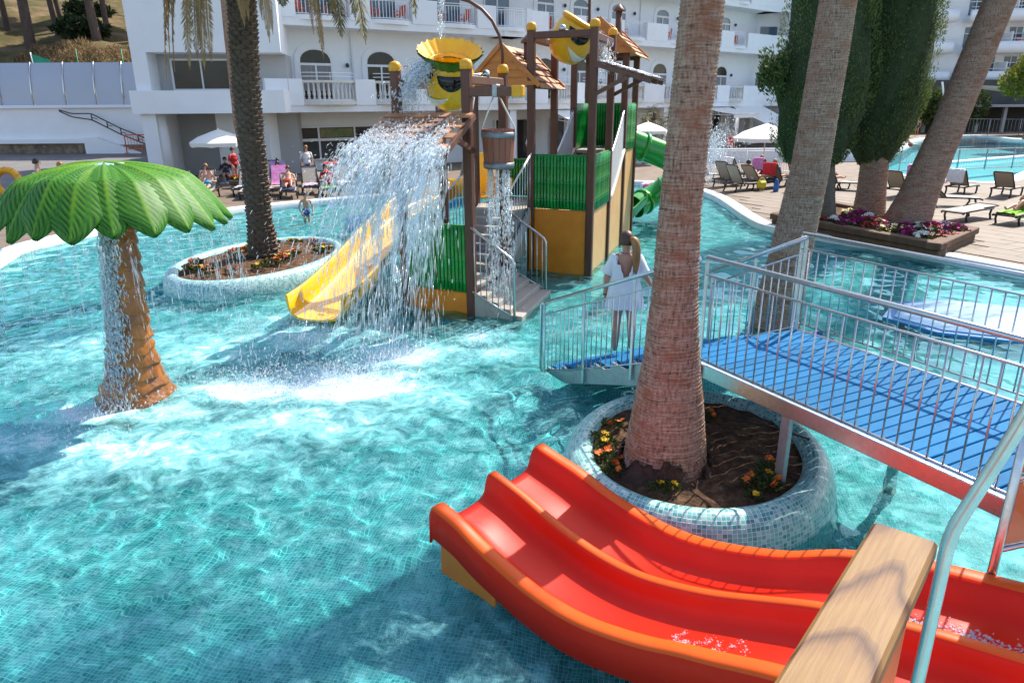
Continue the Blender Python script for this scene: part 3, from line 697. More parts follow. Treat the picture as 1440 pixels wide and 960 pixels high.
mb = MB(); mb.sheet([[(-27.12+.2*i, 43.4+.05*math.sin(i*1.3), 6.45-.06*i-.62*j/2) for i in range(6)] for j in range(3)]); obj('cloth', mb, 'banner_green', bn)
for x in (-24.9, -22.3):
    mb = MB(); mb.tube([(x, 44.0, 4.3), (x, 44.0, 6.75)], .035, 6); tag(obj('fence_post', mb, 'fence_green'), 'thin green fence post on the dry bank behind the glass screen', 'post', 'green posts on the bank')

# ------------------------------------------------------------------ water-play tower
_r1, _r2 = R(25), R(18)
TA = Vector((1.71, 15.54, 0))
TM = Matrix(((math.cos(_r1), math.sin(_r2), 0, TA.x), (-math.sin(_r1), math.cos(_r2), 0, TA.y), (0, 0, 1, 0), (0, 0, 0, 1)))
def tobj(name, mb, m, parent=None):
    mb.v = [tuple(TM @ Vector(p)) for p in mb.v]; return obj(name, mb, m, parent)
def T(x, y, z): return TM @ Vector((x, y, z))
pmat('wood_brown', (.135,.048,.028), (.085,.032,.020), 9, stretch=(1,1,.25), rough=.45, bump=.25, bscale=30)
pmat('wood_worn', (.17,.075,.045), (.11,.05,.035), 7, stretch=(1,1,.3), rough=.55, bump=.3, bscale=30)
pmat('cap_yellow', (.80,.40,.01), (.72,.33,.01), 6, rough=.35)
pmat('bamboo_green', (.012,.33,.05), (.006,.20,.03), 5, stretch=(2,2,.6), rough=.28, coat=.3, contrast=.18, jitter=.18)
pmat('bamboo_node', (.004,.05,.012), None, 5, rough=.4)
pmat('board_orange', (.92,.31,.022), (.72,.21,.018), 3.2, rough=.45, contrast=.3, bump=.1, bscale=20)
pmat('board_sunlit', (.70,.42,.17), (.62,.35,.14), 2.4, rough=.5, bump=.1, bscale=20)  # sun on the tower's right side is mixed into this paler tan
pmat('siding_orange', (.62,.24,.045), (.48,.17,.035), 5, stretch=(1,1,3), rough=.55)
pmat('shingle', (.50,.25,.12), (.34,.15,.07), 6, rough=.65, bump=.4, bscale=25, jitter=.3)
pmat('step_grey', (.42,.38,.33), (.34,.31,.27), 3, rough=.6, bump=.2, bscale=40)
pmat('mesh_grey', (.50,.50,.50), (.42,.42,.43), 6, rough=.6)
pmat('fruit_yellow', (.90,.55,.012), (.80,.42,.008), 3.5, rough=.3, coat=.4, bump=.25, bscale=9, bdist=.03)
pmat('leaf_green_paint', (.015,.22,.03), (.01,.15,.02), 5, rough=.35)
pmat('black_gloss', (.006,.006,.007), None, 4, rough=.12)
pmat('smile_white', (.80,.80,.74), None, 4, rough=.4)
pmat('barrel_wood', (.33,.115,.065), (.22,.075,.045), 8, stretch=(1,1,.15), rough=.5, bump=.3)
pmat('hoop_metal', (.30,.31,.33), (.22,.22,.24), 10, rough=.45, metal=.6)
pmat('rope_white', (.72,.70,.66), None, 30, rough=.8)
pmat('slide_yellow', (.86,.50,.006), (.80,.42,.006), 2.2, rough=.22, coat=.6)
pmat('slide_blue', (.03,.28,.62), (.03,.24,.55), 2.2, rough=.25, coat=.5)
pmat('slide_green', (.03,.36,.03), (.02,.28,.02), 2.0, rough=.2, coat=.5)
pmat('algae', (.30,.26,.05), (.20,.20,.05), 8, rough=.6)
tower = thing('play_tower', 'brown post water-play tower with green bamboo panels, shingled roofs and tipping buckets', 'play structure', tuple(T(-1.4, 0, 0)))
PW = .165
def post(x, y, z0, z1, cap=True):
    mb = MB(); mb.bevbox((x, y, (z0+z1)/2), (PW, PW, z1-z0), .018); p = tobj('post', mb, 'wood_brown', tower); wet(p)
    if cap:
        mb = MB(); mb.lathe((x, y, z1), [(.105,-.02),(.115,.0),(.115,.07),(.09,.12),(.03,.145),(.001,.15)], 10); tobj('post_cap', mb, 'cap_yellow', p)
    # bolts
    return p
for x, y, z1, cap in [(-2.78,-3.8,4.2,1),(-1.39,-3.8,4.2,1),(-1.39,-1.9,4.2,1),(-2.78,-1.9,4.2,1),(-2.78,0,4.1,0),(-1.39,0,5.1,1),(0,0,5.1,1),(-2.78,1.95,4.1,0),(-1.39,1.95,5.1,1),(0,2,5.1,1),
                      (-1.39,4,4.9,0),(0,4,4.9,0),(-1.39,5.8,4.9,0),(0,5.8,4.9,0)]:
    post(x, y, POOL_Z-.02, z1, cap)
cane_cache = {}
def cane_mesh(h):
    k = round(h, 2)
    if k not in cane_cache:
        mb = MB(); prof = []; z = 0; r = .036
        nodes = [h*q for q in (.18, .52, .83)]
        prof = [(r, 0)]
        for q in nodes: prof += [(r*.98, q-.03), (r*1.16, q-.008), (r*.9, q), (r*1.16, q+.008), (r*.98, q+.03)]
        prof += [(r, h)]
        mb.lathe((0, 0, 0), prof, 7); me = mb.mesh('cane'); me.materials.append(MATS['bamboo_green']); cane_cache[k] = me
    return cane_cache[k]
def bamboo(p0, p1, z0, z1, face):
    """panel of canes between two local plan points"""
    p0, p1 = Vector(p0), Vector(p1); L = (p1-p0).length; d = (p1-p0)/L
    mb = MB(); mb.beam((*p0, (z0+z1)/2), (*p1, (z0+z1)/2), .03, z1-z0-.02); o = tobj('bamboo_panel', mb, 'bamboo_node', tower); wet(o)
    mb = MB(); mb.beam((*p0, z1), (*p1, z1), .085, .06, .015); tobj('panel_rim', mb, 'leaf_green_paint', o)
    n = int(L/.074); nrm = Vector((d.y, -d.x))*face
    for i in range(n):
        q = p0+d*(L*(i+.5)/n)+nrm*.03
        c = inst(cane_mesh(z1-z0), 'cane', Matrix.Translation(T(q.x, q.y, z0+rnd.uniform(-.02,.02)*0)) @ Matrix.Rotation(rnd.uniform(0, 6), 4, 'Z') @ Matrix.Diagonal((1, 1, rnd.choice((1, 1, 1)), 1)), o)
    return o
def board(p0, p1, z0, z1, m, th=.05):
    mb = MB(); mb.beam((*p0, (z0+z1)/2), (*p1, (z0+z1)/2), th, z1-z0, .008); o = tobj('board', mb, m, tower); wet(o); return o
h = PW/2
bamboo((-2.78+h,-3.8), (-1.39-h,-3.8), .40, 1.58, 1); board((-2.78+h,-3.8), (-1.39-h,-3.8), POOL_Z, .385, 'board_orange')
bamboo((-2.78,-3.8+h), (-2.78,-1.9-h), .40, 1.58, -1); board((-2.78,-3.8+h), (-2.78,-1.9-h), POOL_Z, .385, 'board_orange')
bamboo((-1.39+h,0), (0-h,0), 1.42, 2.56, 1); board((-1.39+h,0), (0-h,0), POOL_Z, 1.405, 'board_orange')
bamboo((0,h), (0,2-h), 1.40, 2.56, 1); board((0,h), (0,2-h), POOL_Z, 1.385, 'board_sunlit')
bamboo((0,4+h), (0,5.8-h), 2.45, 3.60, 1); board((0,4+h), (0,5.8-h), POOL_Z, 2.435, 'board_sunlit')
bamboo((-1.39+h,5.8), (0-h,5.8), 2.45, 3.60, 1); bamboo((-1.39,4+h), (-1.39,5.8-h), 2.45, 3.60, 1)
board((-1.39,-.1), (-1.39,2-h), POOL_Z, 1.385, 'board_orange'); board((-2.78,h), (-2.78,2-h), POOL_Z, 1.385, 'board_orange')
bamboo((-2.78,1.95), (-1.39-h,1.95), 1.42, 2.3, 1)
# climbing flights between the two towers
for x, m in ((0, 'board_sunlit'), (-1.39, 'board_orange')):
    mb = MB(); n = 8; top = [1.38+1.06*(i/n)**1.25 for i in range(n+1)]
    for dx in (-.025, .025):
        mb.add([(x+dx, 2+h+(4-2-2*h)*i/n, POOL_Z) for i in range(n+1)]+[(x+dx, 2+h+(4-2-2*h)*i/n, top[i]) for i in range(n+1)], [(i, i+1, n+2+i, n+1+i) if dx > 0 else (i, n+1+i, n+2+i, i+1) for i in range(n)])
    mb.add([(x+dx, 2+h+(4-2-2*h)*i/n, top[i]+.001) for dx in (-.025, .025) for i in range(n+1)], [(i, n+1+i, n+2+i, i+1) for i in range(n)])
    o = tobj('board', mb, m, tower); wet(o)
    mb = MB(); mb.sheet([[(x+.03, 2+h+(2-2*h)*i/n, top[i]+.02) for i in range(n+1)], [(x+.03, 2+h+(2-2*h)*i/n, top[i]+1.02) for i in range(n+1)]], False)
    mb.sheet([[(x+.0, 2+h+(2-2*h)*i/n, top[i]+.02) for i in range(n+1)], [(x+.0, 2+h+(2-2*h)*i/n, top[i]+1.02) for i in range(n+1)]], False)
    o2 = tobj('mesh_panel', mb, 'mesh_grey', tower)
    mb = MB(); mb.tube([(x+.015, 2+h+(2-2*h)*i/n, top[i]+1.05) for i in range(n+1)], .03, 8); tobj('handrail', mb, 'steel', o2)
    mb = MB(); mb.tube([(x+.04, 2+h+(2-2*h)*i/n, top[i]+.03) for i in range(n+1)], .05, 8); tobj('kerb_tube', mb, 'rope_white', o2)
for i in range(6):
    mb = MB(); mb.box((-.695, 2.1+.3*i+.15, 1.40+.175*i), (1.3, .3, .08)); tobj('step', mb, 'step_grey', tower)
# floors
for x0, x1, y0, y1, z in ((-1.31,-.08,.05,1.95,1.36), (-2.70,-1.47,-.2,1.9,1.36), (-1.31,-.08,4.05,5.75,2.40), (-2.70,-1.45,-3.7,-2.2,.36)):
    mb = MB(); mb.box(((x0+x1)/2, (y0+y1)/2, z), (x1-x0, y1-y0, .08)); tobj('floor', mb, 'step_grey', tower)
mb = MB(); mb.box((-2.08, -2.95, -.1), (1.24, 1.5, .86)); o = tobj('landing_base', mb, 'step_grey', tower); wet(o)
# upper flight (climbs away) and lower flight (drops towards the right)
for i in range(7):
    z1 = .40+(i+1)*.143; mb = MB(); mb.bevbox((-2.08, -2.2+.286*i+.143, z1/2+.18), (1.22, .29, z1-.36), .012); o = tobj('step', mb, 'step_grey', tower)
for i in range(4):
    z1 = .38-.10*i; mb = MB(); mb.bevbox((-1.39+.08+.235*(i+.5), -2.88, (z1+POOL_Z)/2), (.24, 1.98, z1-POOL_Z), .012); o = tobj('step', mb, 'step_grey', tower); wet(o)
for x in (-1.43, -2.70):
    mb = MB(); mb.add([(x, -2.3, .35), (x, -.05, 1.45), (x, -.05, 1.15), (x, -2.1, .1), (x+.05, -2.3, .35), (x+.05, -.05, 1.45), (x+.05, -.05, 1.15), (x+.05, -2.1, .1)], [(0,1,2,3),(7,6,5,4),(0,4,5,1),(3,2,6,7),(0,3,7,4)]); tobj('stringer', mb, 'mesh_grey', tower)
def handrail(y, par):
    mb = MB(); mb.tube(bend([(-1.33,y,1.60),(-.50,y,1.08),(-.50,y,-.02)], .1), .024, 8); r_ = tobj('handrail', mb, 'steel', par); wet(r_)
    mb = MB(); mb.tube([(-1.33,y,.45),(-.50,y,.06)], .016, 6); tobj('bottom_rail', mb, 'steel', r_)
    for i in range(7):
        x = -1.27+.115*i; mb = MB(); mb.tube([(x,y,.42-.47*(x+1.27)),(x,y,1.56-.63*(x+1.27))], .010, 5); tobj('baluster', mb, 'steel', r_)
handrail(-3.92, tower); handrail(-1.84, tower)
mb = MB(); mb.tube([(-1.36,-1.75,1.92),(-1.36,-.1,2.6)], .022, 8); r_ = tobj('handrail', mb, 'rope_white', tower)
for i in range(9):
    y = -1.7+.19*i; mb = MB(); mb.tube([(-1.36,y,.72+.46*(y+1.7)),(-1.36,y,1.93+.41*(y+1.7))], .010, 5); tobj('baluster', mb, 'steel', r_)
mb = MB(); mb.tube([(-2.74,-1.75,1.92),(-2.74,-.1,2.5)], .022, 8); r_ = tobj('handrail', mb, 'steel', tower)
for i in range(9):
    y = -1.7+.19*i; mb = MB(); mb.tube([(-2.74,y,.72+.46*(y+1.7)),(-2.74,y,1.93+.36*(y+1.7))], .010, 5); tobj('baluster', mb, 'steel', r_)
# beams carrying the tipping buckets
def beam(a, b, w_=.12, h_=.14, m='wood_brown', nm='beam'):
    mb = MB(); mb.beam(a, b, w_, h_, .012); return tobj(nm, mb, m, tower)
beam((-1.39,-3.8,4.02), (-1.39,-1.9,4.02), m='wood_worn'); beam((-2.78,-3.8,3.98), (-2.78,-1.9,3.98)); beam((-2.78,-1.9,3.85), (-1.39,-1.9,3.85))
beam((-1.47,-3.8,3.83), (-.55,-3.8,3.83), .14, .15, 'wood_worn'); mb = MB(); mb.bevbox((-.45,-3.8,3.83),(.2,.17,.18),.02); tobj('beam_cap', mb, 'cap_yellow', tower)
beam((-1.39,0,4.98), (0,0,4.98)); beam((-1.39,0,4.93), (-1.39,1.95,4.93)); beam((0,0,4.93), (0,2,4.93)); beam((-1.39,1.95,4.98), (0,2,4.98))
for y in (4, 5.8): beam((-1.39,y,4.8), (0,y,4.8), .1, .12)
for x in (-2.78,-1.39): beam((x,0,4.0), (x,1.95,4.0), .1, .12)
for (x, y, z) in ((-1.39,-2.85,4.14), (-2.78,-2.85,4.10), (-.7,0,5.10), (-.7,2,5.10)):
    mb = MB(); mb.lathe((x,y,z), [(.07,-.05),(.09,.0),(.06,.05),(.01,.07)], 8); tobj('bearing', mb, 'steel', tower)
mb = MB(); mb.tube([(-2.78,-2.85,4.12),(-1.39,-2.85,4.12)], .03, 8); tobj('axle', mb, 'steel', tower)
mb = MB(); mb.tube([(-.7,0,5.08),(-.7,2,5.08)], .03, 8); tobj('axle', mb, 'steel', tower)
mb = MB(); mb.tube([(-1.36,-3.55,3.75),(-1.62,-3.6,2.45)], .025, 6); tobj('pull_bar', mb, 'galvanised', tower)
def tipping_bucket(M, petals=True):
    """fruit shaped tipping bucket with dark glasses and a grin; its face looks along local -Y"""
    body = [(.001,-.56),(.12,-.57),(.24,-.54),(.37,-.44),(.45,-.28),(.48,-.08),(.46,.10),(.41,.22),(.38,.30)]
    inner = [(.36,.30),(.40,.18),(.42,-.05),(.3,-.35),(.001,-.42)]
    mb = MB(); mb.lathe(None, body+inner, 26, True, M, wob=lambda a, z: 1+.025*math.sin(a*3+z*6)+.02*math.sin(a*7-z*9)); o = tobj('bucket', mb, 'fruit_yellow', tower)
    n = 44
    if petals:      # pleated flared rim, yellow inside, green outside
        for off, m, nm in ((0, 'fruit_yellow', 'rim'), (-.03, 'leaf_green_paint', 'rim_leaves')):
            rows = []
            for r_, z in ((.36,.24), (.42,.31), (.50,.38), (.60,.47)):
                rows.append([M @ Vector(((r_-off*.6)*(1+(.035 if j % 2 else -.035)*(r_/.6))*math.cos(2*math.pi*j/n), (r_-off*.6)*(1+(.035 if j % 2 else -.035)*(r_/.6))*math.sin(2*math.pi*j/n), z+off+(.03*(r_-.36)/.24 if j % 2 else 0))) for j in range(n)])
            mb = MB(); mb.sheet(rows, False, close=True); tobj(nm, mb, m, o)
    else:
        mb = MB(); mb.lathe(None, [(.36,.26),(.42,.27),(.44,.33),(.40,.37),(.34,.35)], 26, True, M); tobj('rim', mb, 'cap_yellow', o)
    def patch(a0, a1, f0, f1, r_, m, nm, k=10):
        rows = []
        for i in range(k+1):
            t = i/k; a = a0+(a1-a0)*t; q = []
            for j in range(5):
                z = f0(t)+(f1(t)-f0(t))*j/4; rr = np.interp(z, [-.56,-.44,-.28,-.08,.10,.22,.3], [.12,.37,.45,.48,.46,.41,.38])*1.03+r_*math.sin(math.pi*t)*math.sin(math.pi*j/4)
                q.append(M @ Vector((rr*math.cos(a), rr*math.sin(a), z)))
            rows.append(q)
        mb = MB(); mb.sheet(rows, True); tobj(nm, mb, m, o)
    fa = -math.pi/2
    patch(fa-R(78), fa-R(4), lambda t: .16-.24*math.sin(math.pi*t)**.6, lambda t: .17, .03, 'black_gloss', 'sunglass_lens')
    patch(fa+R(4), fa+R(78), lambda t: .16-.24*math.sin(math.pi*t)**.6, lambda t: .17, .03, 'black_gloss', 'sunglass_lens')
    patch(fa-R(55), fa+R(35), lambda t: -.22-.20*math.sin(math.pi*t)**.8, lambda t: -.20-.07*math.sin(math.pi*t), .02, 'smile_white', 'grin')
    return o
tipping_bucket(Matrix.Translation((-2.10,-2.9,4.10)) @ Matrix.Rotation(R(12), 4, 'Y') @ Matrix.Rotation(R(20), 4, 'X') @ Matrix.Rotation(R(-12), 4, 'Z'))
tipping_bucket(Matrix.Translation((-.72,1.0,5.02)) @ Matrix.Rotation(R(30), 4, 'Y') @ Matrix.Rotation(R(72), 4, 'Z') @ Matrix.Scale(1.0, 4), False)
# shingled roofs with sided gables and chimneys
def shingle_row(mb, a, b, c, d): pass
def gable(x0, x1, y0, y1, ze, zr, rows=6, cols=6):
    xm = (x0+x1)/2
    r_ = tobj('roof', MB().add([(x0,y0,ze),(xm,y0,zr),(x1,y0,ze),(x0,y1,ze),(xm,y1,zr),(x1,y1,ze)], [(0,1,4,3),(1,2,5,4),(0,3,5,2)]), 'siding_orange', tower)
    k = 5
    for y, s_ in ((y0-.01, 1), (y1+.01, -1)):       # lapped siding boards on each gable
        for i in range(k):
            za, zb = ze+(zr-ze)*i/k-.02, ze+(zr-ze)*(i+1)/k; fa_, fb = 1-i/k, 1-(i+1)/k; hw = (x1-x0)/2
            mb = MB(); mb.add([(xm-hw*fa_,y-.035*s_,za),(xm+hw*fa_,y-.035*s_,za),(xm+hw*fb+.001,y-.008*s_,zb),(xm-hw*fb-.001,y-.008*s_,zb),(xm-hw*fa_,y,za),(xm+hw*fa_,y,za)], [(0,1,2,3) if s_ > 0 else (3,2,1,0),(4,5,1,0)])
            tobj('siding_board', mb, 'siding_orange', r_)
    for s_ in (-1, 1):
        n_ = Vector((s_*(zr-ze), 0, (x1-x0)/2)).normalized()
        for i in range(rows):
            for j in range(cols):
                t0, t1 = i/rows, (i+1.25)/rows; xa = xm+s_*((x1-x0)/2+.08)*t0; xb = xm+s_*((x1-x0)/2+.08)*t1
                sl = (zr-ze)/((x1-x0)/2); za, zb = zr-sl*abs(xa-xm), zr-sl*abs(xb-xm)
                ya = y0-.1+(y1-y0+.2)*(j+rnd.uniform(.02,.06)+(.25 if i % 2 else 0)*(0 if j == cols-1 else 1))/cols; yb = y0-.1+(y1-y0+.2)*min(1, (j+.97+(.25 if i % 2 else 0))/cols)
                l0, l1 = .012, .045+rnd.uniform(0,.015)
                P = [Vector((xa,ya,za))+n_*l0, Vector((xa,yb,za))+n_*l0, Vector((xb,yb,zb+rnd.uniform(-.01,.01)))+n_*l1, Vector((xb,ya,zb))+n_*l1]
                Q = [p-n_*.022 for p in P]
                mb = MB(); mb.add(P+Q, [(0,1,2,3) if s_ < 0 else (3,2,1,0),(2,6,7,3),(1,5,6,2),(0,4,5,1),(3,7,4,0)]); tobj('shingle', mb, 'shingle', r_)
    for s_ in (-1, 1):
        for y in (y0-.06, y1+.06):
            mb = MB(); mb.beam((xm+s_*.0,y,zr+.02), (xm+s_*((x1-x0)/2+.1),y,ze-.04), .05, .09); tobj('barge_board', mb, 'siding_orange', r_)
    return r_
def chimney(x, y, z0, z1, par):
    mb = MB(); mb.lathe((x,y,0), [(.13,z0-.1),(.09,z0),(.085,z1-.14)], 10); c = tobj('chimney', mb, 'wood_worn', par)
    mb = MB(); mb.lathe((x,y,0), [(.16,z1-.15),(.15,z1-.11),(.02,z1+.03)], 10); tobj('chimney_cap', mb, 'wood_worn', c)
g1 = gable(-2.87, -1.27, -.05, 1.95, 4.03, 4.82); chimney(-1.72, .75, 4.50, 5.05, tower)
g2 = gable(-1.55, .16, 3.8, 6.0, 4.84, 5.64); chimney(-.40, 4.9, 5.4, 6.05, tower)
# spill awnings: planked boards on rafters
def spill(a, b, out_dir, L, z0, z1, along, n_rows, n_cols, m):
    """a, b: local plan ends of the top edge; falls outwards by L from z0 to z1"""
    a, b = Vector((*a, z0)), Vector((*b, z0)); od = Vector((*out_dir, 0))*L+Vector((0, 0, z1-z0)); aw = None
    up = (b-a).cross(od).normalized(); up = up if up.z > 0 else -up
    for q in (a, b, a.lerp(b, .5)):
        mb = MB(); mb.beam(q-up*.06, q+od-up*.06, .07, .09); o = tobj('rafter', mb, 'wood_worn', tower)
    for i in range(n_rows):
        for j in range(n_cols):
            t0, t1 = i/n_rows, (i+1.15)/n_rows; s0, s1 = (j+.012)/n_cols, (j+.985)/n_cols
            if i % 2: s0, s1 = max(0, s0-.5/n_cols), min(1, s1-.5/n_cols)
            P = [a.lerp(b, s0)+od*t0+up*.004, a.lerp(b, s1)+od*t0+up*.004, a.lerp(b, s1)+od*t1+up*.035, a.lerp(b, s0)+od*t1+up*.035]
            Q = [p-up*.024 for p in P]; mb = MB(); mb.add(P+Q, [(0,3,2,1),(4,5,6,7),(2,3,7,6),(1,2,6,5),(0,1,5,4),(3,0,4,7)])
            o = tobj('shingle', mb, m, tower)
            o.data.flip_normals() if (T(*P[0])-T(*P[1])).cross(T(*P[3])-T(*P[0])).z > 0 else None
    for q in (a, b):
        mb = MB(); mb.beam(q-Vector((0, 0, .62)), q+od*.62-up*.08, .07, .08); tobj('brace', mb, 'wood_worn', tower)
spill((-2.92,-3.86), (-1.25,-3.86), (0,-1), 1.28, 3.50, 2.98, 0, 7, 6, 'shingle')
spill((.07,-.05), (.07,2.05), (1,0), 1.15, 4.44, 4.10, 0, 6, 7, 'wood_worn')
# arched spray pipes
mb = MB(); mb.tube([(-1.39,-1.9,4.33),(-1.40,-1.9,4.6),(-1.46,-1.9,4.85),(-1.6,-1.9,5.1),(-1.8,-1.92,5.3),(-2.05,-1.96,5.45),(-2.3,-2.05,5.52),(-2.5,-2.2,5.5)], .033, 8); tobj('spray_pipe', mb, 'wood_brown', tower)
mb = MB(); mb.tube([(-1.39,5.8,4.9),(-1.36,5.6,5.6),(-1.25,5.0,6.4),(-1.1,4.0,7.0),(-.95,2.8,7.2),(-.8,1.8,7.0)], .04, 8); tobj('spray_pipe', mb, 'wood_brown', tower)
# hanging wooden pail
pail = thing('hanging_pail', 'brown wooden pail with grey hoops hanging on ropes from the tower arm', 'bucket', tuple(T(-.88,-3.6,2.58)))
PC = (-.85, -3.7)
for i in range(16):
    a0, a1 = 2*math.pi*i/16+.012, 2*math.pi*(i+1)/16-.012
    def pt(a, r_, z): return (PC[0]+r_*math.cos(a), PC[1]+r_*math.sin(a), z)
    mb = MB(); V_ = [pt(a0,.255,2.60),pt(a1,.255,2.60),pt(a1,.295,3.24),pt(a0,.295,3.24),pt(a0,.23,2.60),pt(a1,.23,2.60),pt(a1,.27,3.24),pt(a0,.27,3.24)]
    mb.add(V_, [(0,1,2,3),(7,6,5,4),(3,2,6,7),(0,4,5,1),(0,3,7,4),(1,5,6,2)]); tobj('stave', mb, 'barrel_wood', pail)
mb = MB(); mb.lathe((*PC,0), [(.001,2.62),(.25,2.62)], 16); tobj('base', mb, 'barrel_wood', pail)
for z, r_ in ((2.66,.268),(3.15,.30)):
    mb = MB(); mb.lathe((*PC,z), [(r_-.006,-.045),(r_+.006,-.045),(r_+.009,.045),(r_-.003,.045)], 24); tobj('hoop', mb, 'hoop_metal', pail)
for s_ in (-1, 1):
    mb = MB(); mb.tube([(PC[0]+s_*.3,PC[1],3.05),(PC[0]+s_*.31,PC[1],3.25),(PC[0]+s_*.05,-3.78,3.76)], .014, 6); tobj('rope', mb, 'rope_white', pail)
mb = MB(); mb.bevbox((PC[0],-3.79,3.84),(.09,.19,.2),.01); tobj('hanger', mb, 'galvanised', pail)
# ------------------------------------------------------------------ slides off the tower
def spline(pts, n=40):
    P = [Vector(p) for p in pts]; P = [P[0]*2-P[1]]+P+[P[-1]*2-P[-2]]; out = []; m_ = len(P)-3
    for i in range(n+1):
        t = i/n*m_; k = min(int(t), m_-1); u = t-k; a, b, c, d = P[k:k+4]
        out.append(.5*((2*b)+(c-a)*u+(2*a-5*b+4*c-d)*u*u+(3*b-a-3*c+d)*u**3))
    return out
def flume(pts, prof, n=40):
    """sweep a closed cross section (offset, height) along a path, kept level"""
    C = spline(pts, n); rows = []
    for i, p in enumerate(C):
        t = (C[min(i+1, n)]-C[max(i-1, 0)]); t.z = 0; t.normalize(); s_ = Vector((t.y, -t.x, 0))
        rows.append([p+s_*a+Vector((0, 0, b)) for a, b in prof(i/n)])
    mb = MB(); mb.sheet(rows, True, close=True)
    mb.add(rows[0], [tuple(range(len(rows[0])))[::-1]]); mb.add(rows[-1], [tuple(range(len(rows[-1])))])
    return mb
def uprof(w_, h_, th=.035, lip=.05, n=9):
    def f(t):
        o_ = [(-w_/2-lip, h_-.03), (-w_/2-lip, h_)]; pr_ = []
        for i in range(n+1):
            a = math.pi*i/n; x = -w_/2*math.cos(a); x = math.copysign(abs(x/(w_/2))**.6*w_/2, x) if x else 0; pr_.append((x, h_*(1-math.sin(a)**.55)))
        out = [(x*(1+th*2/w_), y-th) for x, y in pr_[::-1]]; out[0] = (w_/2+th, h_-.03); out[-1] = (-w_/2-th, h_-.03)
        return o_+pr_+[(w_/2+lip, h_), (w_/2+lip, h_-.03)]+out[1:-1]
    return f
ys_ = thing('yellow_slide', 'yellow open flume slide curving down from the tower into the pool', 'slide', tuple(T(-3.8,-5.2,0)))
ypath = [T(*p) for p in [(-2.6,.75,1.50),(-3.3,1.25,1.46),(-4.0,1.15,1.36),(-4.38,.2,1.16),(-4.35,-1.3,.84),(-4.1,-3.0,.48),(-3.85,-4.6,.20),(-3.75,-5.55,.10)]]
o = obj('chute', flume(ypath, uprof(1.0, .42)), 'slide_yellow', ys_); wet(o)
for q in (.45, .7, .93):
    c = spline(ypath, 40)[int(q*40)]; mb = MB(); mb.bevbox((c.x, c.y, (c.z+POOL_Z)/2), (.16, .5, c.z-POOL_Z), .02, R(-18)); o = obj('support', mb, 'slide_yellow', ys_); wet(o)
mb = MB(); mb.beam(T(-2.9,1.5,2.05), T(-3.35,1.7,1.95), .06, 1.0, .02); obj('entry_panel', mb, 'slide_yellow', ys_)
mb = MB(); mb.beam(T(-2.86,.28,1.95), T(-3.0,.26,1.93), .06, .9, .02); obj('entry_panel', mb, 'slide_yellow', ys_)
bs = thing('blue_slide', 'low blue flume slide running behind the yellow slide into the pool', 'slide', tuple(T(-8,2.2,0)))
bpath = [T(*p) for p in [(-2.5,2.35,1.42),(-3.2,2.5,1.30),(-4.2,2.9,.95),(-5.6,3.3,.55),(-7.0,3.0,.22),(-8.1,2.3,.06)]]
o = obj('chute', flume(bpath, uprof(.95, .34)), 'slide_blue', bs); wet(o)
c = spline(bpath, 40)[22]; mb = MB(); mb.box((c.x, c.y, (c.z+POOL_Z)/2), (.16, .5, c.z-POOL_Z+.02)); o = obj('support', mb, 'slide_blue', bs); wet(o)
mb = MB(); mb.lathe(T(-2.3,2.5,1.4), [(.5,0),(.56,.02),(.56,.62),(.48,.62),(.44,.1)], 18); obj('entry_drum', mb, 'slide_blue', bs)
gt = thing('green_tube_slide', 'bright green tube slide leaving the back of the tower and landing in the pool', 'slide', tuple(T(.2,8,0)))
gpath = [T(*p) for p in [(-.5,5.85,2.72),(.25,6.3,2.4),(.95,6.8,2.1),(1.35,7.7,1.75),(1.2,8.6,1.35),(.7,8.95,.98),(.2,8.7,.66),(-.2,8.1,.42)]]
C_ = spline(gpath, 36); mb = MB(); mb.tube(C_, .38, 16, cap=False); obj('tube', mb, 'slide_green', gt)
for k in (5, 12, 19, 26, 33):
    mb = MB(); t = (C_[k+1]-C_[k]).normalized(); mb.tube([C_[k]-t*.05, C_[k]+t*.05], .43, 16); obj('joint_flange', mb, 'slide_green', gt)
o = obj('run_out', flume([C_[-2], C_[-1], T(-.55,7.3,.05), T(-.9,6.7,.0)], uprof(.8, .42), 12), 'slide_green', gt); wet(o)
for k in (10, 18, 27): mb = MB(); mb.tube([(C_[k].x, C_[k].y, POOL_Z), C_[k]-Vector((0,0,.38))], .06, 8); o = obj('support', mb, 'slide_green', gt); wet(o)

# ------------------------------------------------------------------ orange twin slide
def slide_paint(name, c1, c2, rough):
    m = pmat(name, c1, c2, 1.6, rough=rough, coat=.0, spec=.22, bump=.03, bscale=60, rough2=rough+.15); return m
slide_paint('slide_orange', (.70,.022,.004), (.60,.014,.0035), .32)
slide_paint('slide_orange_sunlit', (.78,.105,.010), (.74,.085,.009), .34)  # sunlight on the rail tops is put into this more orange colour
pmat('seam_grey', (.20,.19,.18), None, 5, rough=.6)
pmat('slide_ochre', (.58,.19,.02), (.46,.14,.018), 4, rough=.5)
os_ = thing('orange_slide', 'glossy orange-red twin-lane slide dropping from the platform into the pool', 'slide', (.5, 4.8, 0))
SP = [(-.17,5.51,.61),(.07,5.31,.52),(.29,5.09,.43),(.51,4.87,.365),(.72,4.64,.345),(.93,4.41,.37),(1.14,4.18,.45),(1.35,3.95,.56),(1.56,3.72,.70),(1.79,3.5,.83),(2.02,3.3,.91),(2.27,3.11,.955),(2.53,2.93,.975),(2.8,2.77,.98),(3.15,2.60,.985),(3.6,2.42,.99)]
SPL_ = spline(SP, 75)
